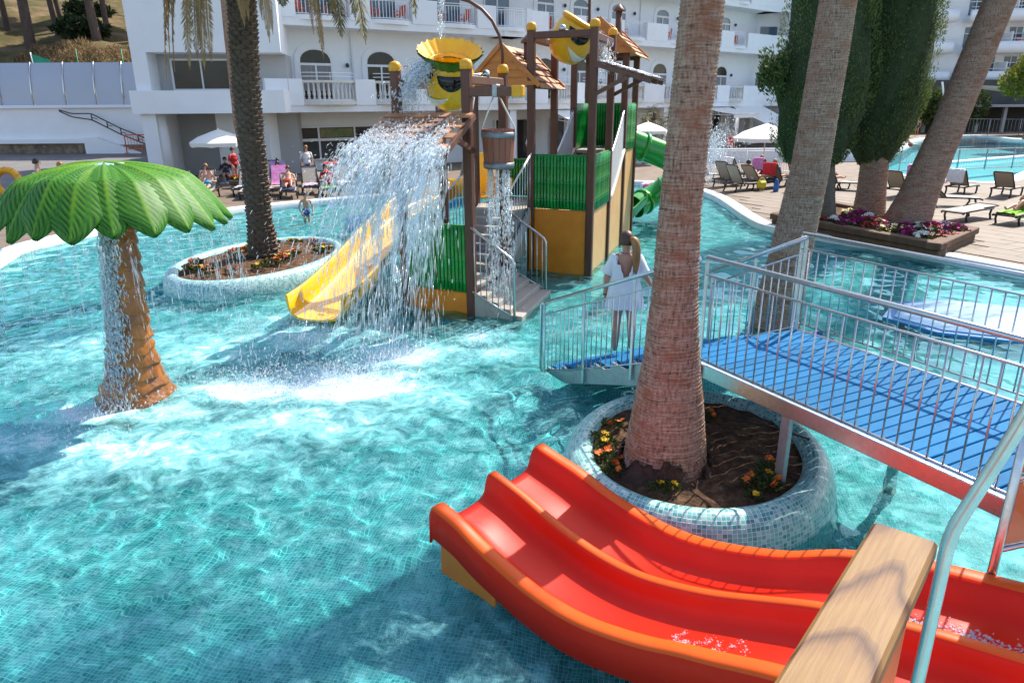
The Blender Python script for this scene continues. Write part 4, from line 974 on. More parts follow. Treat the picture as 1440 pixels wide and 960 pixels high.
def slide_sections(prof):
    rows = []; n = len(SPL_)-1
    for i, p in enumerate(SPL_):
        t = SPL_[min(i+1, n)]-SPL_[max(i-1, 0)]; t.z = 0; t.normalize(); s_ = Vector((-t.y, t.x, 0))   # towards the planter
        rows.append([p+s_*a+Vector((0, 0, b)) for a, b in prof])
    return rows
def half(k):       # lane from the outer rail (k=-1 near side, +1 far side) to the middle ridge
    return [(k*.745,-.29),(k*.735,-.03),(k*.725,-.008),(k*.70,0),(k*.645,0),(k*.615,-.010),(k*.59,-.035),(k*.56,-.11),(k*.53,-.16),(k*.48,-.19),(k*.40,-.200),(k*.30,-.202),(k*.20,-.198),(k*.13,-.182),(k*.09,-.15),(k*.066,-.10),(k*.05,-.035),(k*.040,-.010),(k*.025,0)]
top = half(-1)+half(1)[::-1]
under = [(.715,-.29),(.705,-.25),(.5,-.235),(0,-.235),(-.5,-.235),(-.705,-.25),(-.715,-.29)]
rows = slide_sections(top+under)
# roll the lip over at the exit
r0 = rows[0]; t = (SPL_[0]-SPL_[1]); t.z = 0; t.normalize()
lip = [Vector(p)+t*.035+Vector((0,0,-.02)) for p in r0]; lip2 = [Vector(p)+t*.05+Vector((0,0,-.06)) for p in r0]
rows = [lip2, lip]+rows
mb = MB(); mb.sheet(rows, True, close=True); mb.add(lip2, [tuple(range(len(lip2)))[::-1]])
o = obj('chute', mb, ['slide_orange', 'slide_orange_sunlit'], os_); wet(o)
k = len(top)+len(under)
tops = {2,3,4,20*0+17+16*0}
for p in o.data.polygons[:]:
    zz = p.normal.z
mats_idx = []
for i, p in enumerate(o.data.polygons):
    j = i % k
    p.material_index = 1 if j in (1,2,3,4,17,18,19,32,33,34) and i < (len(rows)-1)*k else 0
mb = MB(); mb.beam((-.585,4.94,.155), (-.13,4.53,.125), .03, .30, .008); o = obj('support_board', mb, 'slide_ochre', os_); wet(o)
mb = MB(); mb.beam((.22,5.95,.155), (.62,5.58,.125), .03, .30, .008); o = obj('support_board', mb, 'slide_ochre', os_); wet(o)
mb = MB(); mb.tube([(1.62,3.7,POOL_Z),(1.62,3.7,.45)], .05, 10); o = obj('support_post', mb, 'steel', os_); wet(o)

# ------------------------------------------------------------------ mosaic planters
PTEAL = [(0, (.06,.29,.29)), (.12, (.11,.40,.38)), (.34, (.18,.48,.45)), (.58, (.26,.56,.51)), (.80, (.38,.62,.57)), (.94, (.50,.68,.63))]
tile_mat('planter_mosaic', .037, PTEAL, (.72,.78,.80), rough=.3, cyl=1)
LTEAL = [(0, (.10,.36,.38)), (.3, (.22,.48,.48)), (.6, (.36,.58,.58)), (.85, (.5,.66,.66))]
tile_mat('planter_mosaic_pale', .04, LTEAL, (.70,.76,.76), rough=.35, cyl=1)
m, n, o = new_mat('soil'); b = N(n, 'BsdfPrincipled'); b.inputs['Roughness'].default_value = .95; b.inputs['Specular IOR Level'].default_value = .15
v = pos_scaled(n); t = N(n, 'TexNoise'); t.inputs['Scale'].default_value = 9; t.inputs['Detail'].default_value = 10; t.inputs['Roughness'].default_value = .7; n.links.new(v, t.inputs['Vector'])
n.links.new(ramp(n, t.outputs[0], [(.32, (.035,.020,.013)), (.5, (.10,.055,.032)), (.66, (.22,.125,.07))]), b.inputs['Base Color'])
bp = N(n, 'Bump'); bp.inputs['Strength'].default_value = 1; bp.inputs['Distance'].default_value = .05; n.links.new(t.outputs[0], bp.inputs['Height']); n.links.new(bp.outputs[0], b.inputs['Normal']); n.links.new(b.outputs[0], o.inputs[0])
def planter(name, label, c, rad, zt, tube, mat, soil_z, segs=96):
    """rounded mosaic ring round a bed; rad(angle) gives the inner radius"""
    p = thing(name, label, 'planter', (c[0], c[1], 0))
    prof = [(.0,-.14),(.0,-.06),(.02,0),(.06,.05)]+[]
    prof = []                                   # (outward offset, z)
    prof += [(0, soil_z-.1), (.0, zt-.12), (.03, zt-.05), (.09, zt-.008), (.17, zt+.01), (.26, zt-.012), (.34, zt-.07), (.40, zt-.16), (.44, zt-.28), (.46, zt-.45), (.47, POOL_Z-.01)]
    prof = [(a*tube/.46, z) for a, z in prof]
    sl = [0]
    for (a0, z0), (a1, z1) in zip(prof, prof[1:]): sl.append(sl[-1]+math.hypot(a1-a0, z1-z0))
    rows = []; uv = []
    for i in range(segs+1):
        a = 2*math.pi*i/segs; r_ = rad(a); row = []
        for (q, z), s_ in zip(prof, sl):
            row.append((c[0]+(r_+q)*math.cos(a), c[1]+(r_+q)*math.sin(a), z)); uv += [a*(1.28 if segs < 100 else 2.6), s_, 0]
        rows.append(row)
    mb = MB(); mb.sheet(rows, True); o = obj('rim', mb, mat, p); wet(o)
    at_ = o.data.attributes.new('tile_uv', 'FLOAT_VECTOR', 'POINT'); at_.data.foreach_set('vector', uv)
    rr = []; n_r = 9
    for j in range(n_r+1):
        f = j/n_r; rr.append([(c[0]+(rad(2*math.pi*i/48)+.02)*f*math.cos(2*math.pi*i/48), c[1]+(rad(2*math.pi*i/48)+.02)*f*math.sin(2*math.pi*i/48), soil_z+.10*(1-f**2)+rnd.uniform(-.02,.02)) for i in range(48)])
    mb = MB(); mb.sheet(rr, True, close=True); obj('soil', mb, 'soil', p)
    return p
PL1 = (1.84, 6.60)
def rad1(a): return 1.12+.10*math.cos(2*a-R(140))+.05*math.cos(a-R(20))
planter('mosaic_planter', 'round teal mosaic planter beside the orange slide with the thick palm trunk', PL1, rad1, .34, .36, 'planter_mosaic', .26)
PL2 = (-5.78, 16.25)
def rad2(a): 
    return 1.0/math.sqrt((math.cos(a-R(79))/2.35)**2+(math.sin(a-R(79))/1.42)**2)
planter('mosaic_planter', 'long pale mosaic planter with the leaning rough palm behind the plastic palm', PL2, rad2, .34, .38, 'planter_mosaic_pale', .25, 140)

# ------------------------------------------------------------------ blue plank bridge and steps
pmat('plank_blue', (.001,.155,.35), (.001,.115,.29), 5, rough=.65, spec=.12, bump=.25, bscale=40, jitter=.12, contrast=.3)
pmat('plank_blue_shade', (.010,.075,.33), (.008,.06,.27), 5, rough=.5)  # deeper blue: shade on the risers and far stringer painted into the colour
BR = thing('footbridge', 'blue plank footbridge with steel railings and steps down into the pool', 'bridge', (2.4, 6.2, 0))
N0 = Vector((2.0, 6.70)); BA = Vector((-.457, .889)); BN = Vector((.889, .457)); BZ = 1.12; BW = 1.76
def bp_(s_, n_, z): q = N0+BA*s_+BN*n_; return Vector((q.x, q.y, z))
ang = math.atan2(BA.y, BA.x)
def yaw(mb): pass
pl = MB(); pl.bevbox((0, 0, 0), (.113, BW-.06, .034), .006, ang); pl_me = pl.mesh('plank'); pl_me.materials.append(MATS['plank_blue'])
s_ = .42
while s_ > -4.6:
    inst(pl_me, 'plank', Matrix.Translation(bp_(s_, BW/2, BZ-.017+rnd.uniform(-.002,.002))) @ Matrix.Rotation(R(rnd.uniform(-.25,.25)), 4, 'Z'), BR); s_ -= .124
for n_ in (0.0, BW):
    mb = MB(); mb.beam(bp_(.48, n_, BZ-.07), bp_(-4.7, n_, BZ-.07), .05, .15, .008); obj('side_beam', mb, 'steel', BR)
for s_ in (.3, -.7, -1.7, -2.7, -3.7):
    mb = MB(); mb.beam(bp_(s_, .03, BZ-.085), bp_(s_, BW-.03, BZ-.085), .06, .09); obj('joist', mb, 'galvanised', BR)
mb = MB(); mb.beam(bp_(.3, BW*.5, BZ-.07), bp_(-4.6, BW*.5, BZ-.07), .05, .06); obj('joist', mb, 'galvanised', BR)
for s_, n_ in ((-.98, .03), (-.98, BW-.05), (-3.2, BW-.05), (.35, BW-.1)):
    mb = MB(); mb.bevbox(bp_(s_, n_, (BZ-.15+POOL_Z)/2), (.10, .055, BZ-.15-POOL_Z), .006, ang); o = obj('leg', mb, 'galvanised', BR); wet(o)
# railings
def railing(pa, pb, npost, nm='railing', hand=1.1, skip_ends=False, first=True, last=True, bx=None):
    """pa, pb: base ends (3D); rails run parallel to the base line"""
    pa, pb = Vector(pa), Vector(pb); L = (pb-pa).length; up = Vector((0, 0, 1))
    mb = MB(); mb.tube([pa+up*hand, pb+up*hand], .024, 10); r_ = obj(nm, mb, 'steel', BR)
    mb = MB(); mb.tube([pa+up*(hand-.17), pb+up*(hand-.17)], .011, 6); obj('mid_rail', mb, 'steel', r_)
    mb = MB(); mb.tube([pa+up*.06, pb+up*.06], .011, 6); obj('bottom_rail', mb, 'steel', r_)
    d = Vector(((pb-pa).x, (pb-pa).y)).normalized(); an = math.atan2(d.y, d.x)
    for i in range(npost+1):
        if (i == 0 and not first) or (i == npost and not last): continue
        q = pa.lerp(pb, i/npost); mb = MB(); mb.bevbox(q+up*(hand/2-.08), (.045, .014, hand+.12), .003, an); o = obj('post', mb, 'steel', r_)
        if q.z < .3: wet(o)
    k = int(L/.118)
    for i in range(1, k):
        q = pa.lerp(pb, i/k); mb = MB(); mb.tube([q+up*.06, q+up*(hand-.17)], .0075, 6); obj('baluster', mb, 'steel', r_)
    return r_
railing(bp_(.12, -.045, BZ), bp_(-4.6, -.045, BZ), 1)
railing(bp_(.60, BW+.04, BZ), bp_(-4.6, BW+.04, BZ), 1)
# steps down to the left
ST_A = Vector((*bp_(.20, -.03, 0).xy,)); ST_B = Vector((.50, 9.62)); SDIR = (ST_B-ST_A).normalized(); SNRM = Vector((SDIR.y, -SDIR.x)); SLEN = (ST_B-ST_A).length
sang = math.atan2(SDIR.y, SDIR.x)
def sp_(s_, n_, z): q = ST_A+SDIR*s_+SNRM*n_; return Vector((q.x, q.y, z))
NS = 7; SW = 2.25
for i in range(NS):
    z = BZ-(i+1)*BZ/(NS+.6); s0 = .25+(SLEN-.3)*i/NS; run = (SLEN-.3)/NS
    for j in range(3):
        mb = MB(); mb.bevbox(sp_(s0+run*(j+.5)/3, SW/2-.02, z-.017), (run/3-.008, SW-.1, .034), .006, sang); o = obj('tread_plank', mb, 'plank_blue', BR); wet(o)
    mb = MB(); mb.bevbox(sp_(s0+.012, SW/2-.02, z+.05), (.02, SW-.12, .09), .004, sang); obj('riser', mb, 'plank_blue_shade', BR)
for n_, m_ in ((.0, 'galvanised'), (SW-.04, 'plank_blue_shade')):
    mb = MB(); mb.beam(sp_(.1, n_, BZ-.22), sp_(SLEN, n_, -.10), .03, .20, .005); o = obj('stringer', mb, m_, BR); wet(o)
# sawtooth tread brackets on the near side
for i in range(NS):
    z = BZ-(i+1)*BZ/(NS+.6); s0 = .25+(SLEN-.3)*i/NS; run = (SLEN-.3)/NS
    mb = MB(); P = [sp_(s0, -.02, z-.03), sp_(s0+run, -.02, z-.03), sp_(s0+run, -.02, z-.2)]; Q = [p+Vector((SNRM.x, SNRM.y, 0))*.02 for p in P]
    mb.add(P+Q, [(0,2,1),(3,4,5),(0,1,4,3),(1,2,5,4),(2,0,3,5)]); obj('bracket', mb, 'galvanised', BR)
railing(sp_(0, -.045, BZ-.02), sp_(SLEN, -.045, -.10), 3, first=False)
mb = MB(); mb.tube(bend([sp_(SLEN-.02, -.045, 1.0), sp_(SLEN+.09, -.045, .98), sp_(SLEN+.09, -.045, -.3)], .08), .024, 10); o = obj('end_hoop', mb, 'steel', BR); wet(o)
railing(sp_(.3, BW, BZ-.02), sp_(1.75, BW, .42), 2)

# ------------------------------------------------------------------ near platform furniture
m, n, o = new_mat('pale_timber'); b = N(n, 'BsdfPrincipled'); b.inputs['Roughness'].default_value = .5; b.inputs['Specular IOR Level'].default_value = .2
tc = N(n, 'TexCoord'); mp = N(n, 'Mapping'); mp.inputs['Scale'].default_value = (13, 4.2, 13); mp.inputs['Location'].default_value = (.1, -1.0, 0); n.links.new(tc.outputs['Object'], mp.inputs[0])
wn_ = N(n, 'TexNoise'); wn_.inputs['Scale'].default_value = 1.0; wn_.inputs['Detail'].default_value = 2
mp3 = N(n, 'Mapping'); mp3.inputs['Scale'].default_value = (14, 3.5, 14); n.links.new(tc.outputs['Object'], mp3.inputs[0]); n.links.new(mp3.outputs[0], wn_.inputs['Vector'])
sx = N(n, 'SeparateXYZ'); n.links.new(tc.outputs['Object'], sx.inputs[0])          # arched growth rings along the board
x2 = N(n, 'Math', operation='POWER'); ab = N(n, 'Math', operation='ABSOLUTE'); n.links.new(sx.outputs[0], ab.inputs[0]); n.links.new(ab.outputs[0], x2.inputs[0]); x2.inputs[1].default_value = 1.7
k1 = N(n, 'Math', operation='MULTIPLY_ADD'); n.links.new(x2.outputs[0], k1.inputs[0]); k1.inputs[1].default_value = 62.0
k0 = N(n, 'Math', operation='MULTIPLY'); n.links.new(sx.outputs[1], k0.inputs[0]); k0.inputs[1].default_value = -4.6; n.links.new(k0.outputs[0], k1.inputs[2])
k2 = N(n, 'Math', operation='MULTIPLY_ADD'); n.links.new(wn_.outputs[0], k2.inputs[0]); k2.inputs[1].default_value = 1.2; n.links.new(k1.outputs[0], k2.inputs[2])
wv = N(n, 'Math', operation='FRACT'); n.links.new(k2.outputs[0], wv.inputs[0])
fn = N(n, 'TexNoise'); fn.inputs['Scale'].default_value = 26; fn.inputs['Detail'].default_value = 5
mp2 = N(n, 'Mapping'); mp2.inputs['Scale'].default_value = (6, .35, 6); n.links.new(tc.outputs['Object'], mp2.inputs[0]); n.links.new(mp2.outputs[0], fn.inputs['Vector'])
c1 = ramp(n, wv.outputs[0], [(.0, (.24,.135,.050)), (.45, (.265,.15,.056)), (.68, (.22,.115,.047)), (.85, (.085,.036,.020)), (1, (.21,.112,.044))])
c2 = ramp(n, fn.outputs[0], [(.3, (.86,.82,.78)), (.7, (1.08,1.06,1.03))])
mx = N(n, 'MixRGB', blend_type='MULTIPLY'); mx.inputs[0].default_value = 1; n.links.new(c1, mx.inputs[1]); n.links.new(c2, mx.inputs[2]); n.links.new(mx.outputs[0], b.inputs['Base Color'])
bp = N(n, 'Bump'); bp.inputs['Strength'].default_value = .15; bp.inputs['Distance'].default_value = .003; n.links.new(fn.outputs[0], bp.inputs['Height']); n.links.new(bp.outputs[0], b.inputs['Normal']); n.links.new(b.outputs[0], o.inputs[0])
pmat('panel_orange', (.62,.17,.03), (.50,.12,.025), 2.2, stretch=(1,1,4), rough=.35, coat=.2)
pw = thing('platform_wall', 'orange platform side wall capped by a pale grained timber board beside the slide', 'wall', (.55, .93, 1.0))
E0, E1 = Vector((.771, 1.205)), Vector((.22, .545)); ed = (E1-E0).normalized(); ea = math.atan2(ed.y, ed.x)
mid = (E0+E1)/2; L_ = (E1-E0).length
mb = MB(); mb.bevbox((0, 0, 0), (.116, L_, .042), .007); me = mb.mesh('cap_board'); me.materials.append(MATS['pale_timber'])
inst(me, 'cap_board', Matrix.Translation((mid.x, mid.y, 2.829)) @ Matrix.Rotation(ea-math.pi/2, 4, 'Z'), pw)
mb = MB(); mb.bevbox((mid.x, mid.y, 1.9), (L_-.02, .07, 1.82), .01, ea); obj('side_panel', mb, 'panel_orange', pw)
mb = MB(); mb.bevbox((mid.x, mid.y, .25), (L_-.06, .10, 1.5), .01, ea); o = obj('base', mb, 'panel_orange', pw); wet(o)
nr = thing('platform_handrail', 'bent shiny steel tube handrail beside the pale timber board', 'handrail', (.86, 1.2, 1.0))
mb = MB(); mb.tube(bend([(1.02,1.43,.2),(1.02,1.43,2.69),(1.07,1.37,2.98),(1.16,1.27,3.6)], .05, 7), .0155, 14); o = obj('tube', mb, 'steel', nr)
mb = MB(); mb.tube([(1.02,1.43,-.5),(1.02,1.43,.25)], .03, 10); o = obj('foot', mb, 'steel', nr); wet(o)
rp = thing('platform_balustrade', 'orange grained panel in a steel tube frame between the slide and the footbridge', 'balustrade', (3.1, 3.7, .9))
PA, PB = Vector((2.87, 3.60, 0)), Vector((3.50, 3.78, 0))
for q in (PA, PB): mb = MB(); mb.tube([(q.x, q.y, POOL_Z), (q.x, q.y, 2.55)], .026, 10); o = obj('post', mb, 'steel', rp); wet(o)
for z in (1.12, 1.60, 2.45): mb = MB(); mb.tube([(PA.x, PA.y, z), (PB.x, PB.y, z)], .018, 8); obj('rail', mb, 'steel', rp)
for z0, z1 in ((1.15, 1.57), (1.63, 2.42)): mb = MB(); mb.beam((PA.x+.03, PA.y+.01, (z0+z1)/2), (PB.x-.03, PB.y-.01, (z0+z1)/2), .02, z1-z0, .004); obj('panel', mb, 'panel_orange', rp)
# floating blue mat beyond the bridge
mat_ = thing('floating_mat', 'flat blue foam mat floating in the pool behind the footbridge', 'pool float', (7.6, 11.5, 0))
mb = MB(); P = smooth_poly([(6.2,11.55),(7.6,13.5),(10.6,12.0),(9.4,9.9)], 1); mb.prism(P, -.03, .03); obj('edge', mb, 'slide_blue', mat_)
pmat('mat_pale', (.20,.40,.62), (.16,.34,.56), 2, rough=.5)
Pi = [(x+(8.4-x)*.10, y+(11.8-y)*.12) for x, y in P]; mb = MB(); mb.prism(Pi, .01, .045); obj('top_pad', mb, 'mat_pale', mat_)

# ------------------------------------------------------------------ plastic palm shower
m, n, o = new_mat('palm_leaf_paint'); b = N(n, 'BsdfPrincipled'); b.inputs['Roughness'].default_value = .55; b.inputs['Coat Weight'].default_value = .0; b.inputs['Specular IOR Level'].default_value = .35
a1 = N(n, 'Attribute'); a1.attribute_name = 'vein'; a2 = N(n, 'Attribute'); a2.attribute_name = 'rib'
t = N(n, 'TexNoise'); t.inputs['Scale'].default_value = 5; t.inputs['Detail'].default_value = 4; n.links.new(pos_scaled(n), t.inputs['Vector'])
c1 = ramp(n, a1.outputs['Fac'], [(.0, (.005,.038,.003)), (.4, (.024,.12,.004)), (.9, (.062,.225,.007))])
mu = N(n, 'Math', operation='MULTIPLY'); n.links.new(a2.outputs['Fac'], mu.inputs[0]); n.links.new(ramp(n, t.outputs[0], [(.35, (0,0,0)), (.65, (1,1,1))]), mu.inputs[1])
mx = N(n, 'MixRGB'); n.links.new(mu.outputs[0], mx.inputs[0]); n.links.new(c1, mx.inputs[1]); mx.inputs[2].default_value = (.36,.36,.012,1)
n.links.new(mx.outputs[0], b.inputs['Base Color']); n.links.new(b.outputs[0], o.inputs[0])
pmat('palm_bark_paint', (.46,.15,.014), (.17,.055,.010), 7, stretch=(1,1,.35), rough=.38, coat=.3, contrast=.18, bump=.5, bscale=26, bdist=.02)
pmat('nozzle_blue', (.35,.52,.55), None, 5, rough=.4)
FC = Vector((-4.86, 8.75, 0))
fp = thing('plastic_palm', 'plastic palm tree water shower with green moulded leaves on a brown scaly trunk', 'water feature', (-5.0, 8.75, 0))
def trunk_c(z): t = max(0, min(1, (z+.2)/2.4)); return Vector((-5.0+.16*t**1.3, 8.75, z))
zz = -.52; i = 0
while zz < 2.35:
    hh = .20; r_b = np.interp(zz, [-.5,0,.25,.7,1.3,2.0,2.6], [.54,.43,.325,.25,.215,.19,.175])
    mb = MB(); n = 26; ph = rnd.uniform(0, 6)
    rows = []
    for f, rr in ((-.22,.96), (-.16,1.17), (-.05,1.16), (.35,1.03), (1.05,.88)):
        z = zz+hh*f
        row = []
        for j in range(n):
            a = 2*math.pi*j/n; c = trunk_c(z); jag = (.035*math.sin(a*2+ph)+.022*math.sin(a*5+ph*2)) if f < .1 else .01*math.sin(a*3+ph)
            rj = r_b*rr*(1+.03*math.sin(a*7+ph)+.02*rnd.uniform(-1,1)); row.append((c.x+rj*math.cos(a), c.y+rj*math.sin(a), z+jag))
        rows.append(row)
    mb.sheet(rows, True, close=True); o = obj('trunk_collar', mb, 'palm_bark_paint', fp); wet(o)
    zz += hh*.86; i += 1
mb = MB(); c = trunk_c(.5); mb.tube([trunk_c(-.5), trunk_c(.3), trunk_c(1.2), trunk_c(2.4), (FC.x, FC.y, 2.8)], [.30,.22,.17,.14,.12], 16); o = obj('trunk_core', mb, 'palm_bark_paint', fp); wet(o)
NL = 21
for k_ in range(NL):
    th0 = 2*math.pi*k_/NL+R(6); RL = 1.33*rnd.uniform(.97,1.04); drop = rnd.uniform(-.03,.05); up_ = .02*(k_ % 2)
    nu, nv = 46, 19; rows = []; vein = []; rib = []
    for iu in range(nu+1):
        u = iu/nu; row = []
        for iv in range(nv):
            v = 2*iv/(nv-1)-1
            hw = (math.pi/NL)*1.75*(1 if u < .87 else max(0.0, 1-(u-.87)/.13)**.8)
            # scalloped leaflet edge towards the rim
            sc_ = 1-.07*abs(math.sin(u*26)) if u > .45 else 1
            a = th0+hw*v*sc_*(.85+.15*min(1, u*3)); r_ = RL*(u**.9)*(1-.035*v*v)
            z = 2.96-.36*(u**2.3)-.42*max(0, u-.64)**1.25*2.7-.018*v*v*(.3+u)
            vn = math.sin((u*46-abs(v)*7)*math.pi)            # veins running out from the midrib
            dz = .012*vn*min(1, u*4)*(1-abs(v)**4)*(.2+.8*min(1, abs(v)*4))+.028*math.exp(-(v/.10)**2)*(1-u*.6)
            row.append((FC.x+r_*math.cos(a), FC.y+r_*math.sin(a), z+dz+up_-drop*u))
            vein.append(.5+.5*vn if abs(v) > .08 else .9); rib.append(max(.22*math.exp(-(v/.05)**2), .45*max(0, 1-abs(v)*1.2)*max(0, .85-u)*(k_ % 3 == 1)))
        rows.append(row)
    mb = MB(); mb.sheet(rows, True)
    o = obj('leaf', mb, 'palm_leaf_paint', fp)
    for nm, vals in (('vein', vein), ('rib', rib)): o.data.attributes.new(nm, 'FLOAT', 'POINT').data.foreach_set('value', vals)
    so = o.modifiers.new('thickness', 'SOLIDIFY'); so.thickness = .018; so.offset = -1
mb = MB(); mb.lathe((FC.x, FC.y, 2.955), [(.24,0),(.24,.03),(.20,.05),(.001,.055)], 22); obj('nozzle_cap', mb, 'nozzle_blue', fp)

# ------------------------------------------------------------------ palms
def bark_mat(name, c1, c2, c3, ring=26.0, patch=True):
    m, n, o = new_mat(name); b = N(n, 'BsdfPrincipled'); b.inputs['Roughness'].default_value = .9; b.inputs['Specular IOR Level'].default_value = .15
    v = pos_scaled(n, (1, 1, 1)); vz = pos_scaled(n, (4, 4, 75)); vv = pos_scaled(n, (46, 46, 13))
    t1 = N(n, 'TexNoise'); t1.inputs['Scale'].default_value = 1; t1.inputs['Detail'].default_value = 6; n.links.new(vz, t1.inputs['Vector'])
    t2 = N(n, 'TexNoise'); t2.inputs['Scale'].default_value = 1; t2.inputs['Detail'].default_value = 4; n.links.new(vv, t2.inputs['Vector'])
    t3 = N(n, 'TexNoise'); t3.inputs['Scale'].default_value = 1; t3.inputs['Detail'].default_value = 8; t3.inputs['Roughness'].default_value = .65; n.links.new(pos_scaled(n, (3, 3, 7)), t3.inputs['Vector'])
    lo = N(n, 'Math', operation='MULTIPLY'); n.links.new(t1.outputs[0], lo.inputs[0]); lo.inputs[1].default_value = .6
    ad = N(n, 'Math', operation='MULTIPLY_ADD'); n.links.new(t2.outputs[0], ad.inputs[0]); ad.inputs[1].default_value = .75; n.links.new(lo.outputs[0], ad.inputs[2])
    c = ramp(n, ad.outputs[0], [(.50, tuple(x*.38 for x in c1)), (.62, c1), (.84, c2)])
    mx = N(n, 'MixRGB'); n.links.new(ramp(n, t3.outputs[0], [(.50, (0,0,0)), (.64, (.8,.8,.8))]), mx.inputs[0]); n.links.new(c, mx.inputs[1]); mx.inputs[2].default_value = rgb(c3)
    n.links.new(mx.outputs[0], b.inputs['Base Color'])
    bp = N(n, 'Bump'); bp.inputs['Strength'].default_value = .9; bp.inputs['Distance'].default_value = .02; n.links.new(ad.outputs[0], bp.inputs['Height']); n.links.new(bp.outputs[0], b.inputs['Normal'])
    n.links.new(b.outputs[0], o.inputs[0])
bark_mat('palm_bark', (.30,.185,.135), (.46,.33,.25), (.29,.125,.072))
bark_mat('palm_bark_grey', (.30,.195,.145), (.46,.335,.26), (.30,.155,.10))
pmat('date_bark', (.17,.125,.095), (.08,.055,.04), 8, stretch=(1,1,2), rough=.95, bump=.7, bscale=40, bdist=.02, jitter=.1)
pmat('frond_green', (.05,.085,.02), (.085,.11,.03), 3, rough=.5, trans=0.0)
pmat('frond_dry', (.38,.25,.10), (.22,.135,.055), 4, rough=.8, contrast=.2)
pmat('frond_olive', (.20,.17,.06), (.12,.11,.04), 4, rough=.7)
def ringed_trunk(axis, radius, z0, z1, pitch=.030, n=30, seed=1):
    """axis(z) -> centre, radius(z); stacked uneven growth rings, split crosswise"""
    g = random.Random(seed); rows = []; z = z0; k = 0
    ph = [g.uniform(0, 6) for _ in range(6)]
    while z < z1:
        step = pitch*g.uniform(.7, 1.35)
        for f, q in ((0, 1.022), (.45, 1.012), (.8, .976)):
            zz = z+step*f; c = axis(zz); r_ = radius(zz)*(q+g.uniform(-.006, .006)); row = []
            for j in range(n):
                a = 2*math.pi*j/n; w_ = 1+.012*math.sin(a*3+zz*1.3+ph[0])+.010*math.sin(a*8+zz*3+ph[1])+g.uniform(-.011, .011)
                row.append((c.x+r_*w_*math.cos(a), c.y+r_*w_*math.sin(a), zz+.010*math.sin(a*2+ph[2]+zz*.8)+.006*math.sin(a*5+ph[3])))
            rows.append(row)
        z += step
    mb = MB(); mb.sheet(rows, True, close=True); return mb
def frond(mb, base, az, el, L, droop, wid, nl=34, g=rnd, twist=0):
    """arching rachis with two ranks of narrow leaflets"""
    p = Vector(base); d = Vector((math.cos(az)*math.cos(el), math.sin(az)*math.cos(el), math.sin(el))); seg = L/nl; pts = [p.copy()]; dirs = [d.copy()]
    for i in range(nl):
        d = (d+Vector((0, 0, -droop/nl*(1+1.2*i/nl)))).normalized(); p = p+d*seg; pts.append(p.copy()); dirs.append(d.copy())
    mb.tube(pts[::3]+[pts[-1]], [.028*(1-.8*i/len(pts[::3])) for i in range(len(pts[::3])+1)], 4, cap=False)
    for i in range(3, nl+1):
        t = i/nl; lw = wid*(math.sin(math.pi*min(1, t*.9+.12))**.7)*g.uniform(.85, 1.1); s_ = dirs[i].cross(Vector((0, 0, 1)))
        if s_.length < .1: s_ = Vector((math.sin(az), -math.cos(az), 0))
        s_.normalize(); u = s_.cross(dirs[i]).normalized()
        for k in (-1, 1):
            e = pts[i]+(s_*k*g.uniform(.75, .95)+dirs[i]*.62+u*g.uniform(-.28, .18)).normalized()*lw-Vector((0, 0, lw*.25*g.uniform(.4, 1.5)))
            m_ = pts[i].lerp(e, .5)+u*lw*.06; w_ = .014+.012*g.random()
            mb.add([pts[i], m_+dirs[i]*w_, e, m_-dirs[i]*w_], [(0, 1, 2, 3)])
def palm(name, label, base, axis, radius, z0, zc, mat, crown_r, n_fr=26, seed=1, mesh=None, pitch=.032):
    p = thing(name, label, 'palm tree', base); g = random.Random(seed)
    o = obj('trunk', mesh or ringed_trunk(axis, radius, z0, zc, pitch, seed=seed), mat, p); wet(o)
    c = axis(zc); gr = MB(); dr = MB()
    for i in range(n_fr):
        frond(gr, c+Vector((0, 0, g.uniform(-.15, .25))), g.uniform(0, 6.28), R(g.uniform(-5, 75)), crown_r*g.uniform(.8, 1.1), g.uniform(.8, 1.5), .55, g=g)
    for i in range(n_fr//2):
        frond(dr, c-Vector((0, 0, .2)), g.uniform(0, 6.28), R(g.uniform(-75, -45)), crown_r*g.uniform(.45, .7), .5, .4, 24, g=g)
    obj('crown', gr, 'frond_green', p); obj('dry_skirt', dr, 'frond_dry', p)
    return p
def ip(xs, ys): return lambda z: float(np.interp(z, xs, ys))
r1 = ip([.2,.3,.6,1.0,1.4,2.0,2.75,4.4,10], [.43,.40,.365,.315,.255,.203,.180,.170,.16])
main_palm = palm('palm_tree', 'thick reddish brown palm trunk rising from the round mosaic planter', (1.49, 6.2, .3), lambda z: Vector((float(np.interp(z, [0,1,2.75,4.4,9], [1.47,1.475,1.465,1.53,1.64])), 6.2, z)), r1, .22, 9.8, 'palm_bark', 2.6, 30, 3)
pmat('root_mat', (.085,.045,.03), (.035,.02,.014), 22, stretch=(1,1,.3), rough=.95, bump=.9, bscale=60, bdist=.03)
rows = []
for f in range(9):
    zz = .24+.42*(f/8); row = []
    for j in range(60):
        a = 2*math.pi*j/60; top = .30+.16*(math.sin(a*3+1)*.5+math.sin(a*7)*.3+math.sin(a*17)*.2)
        q = min(zz, top+.12); rr = float(np.interp(q, [.24,.32,.45,.66], [.55,.475,.415,.385]))*(1+rnd.uniform(-.03,.03)); row.append((1.47+rr*math.cos(a), 6.2+rr*math.sin(a), q+rnd.uniform(-.01,.01)))
    rows.append(row)
mb = MB(); mb.sheet(rows, True, close=True); obj('root_mat', mb, 'root_mat', main_palm)
mb = MB()
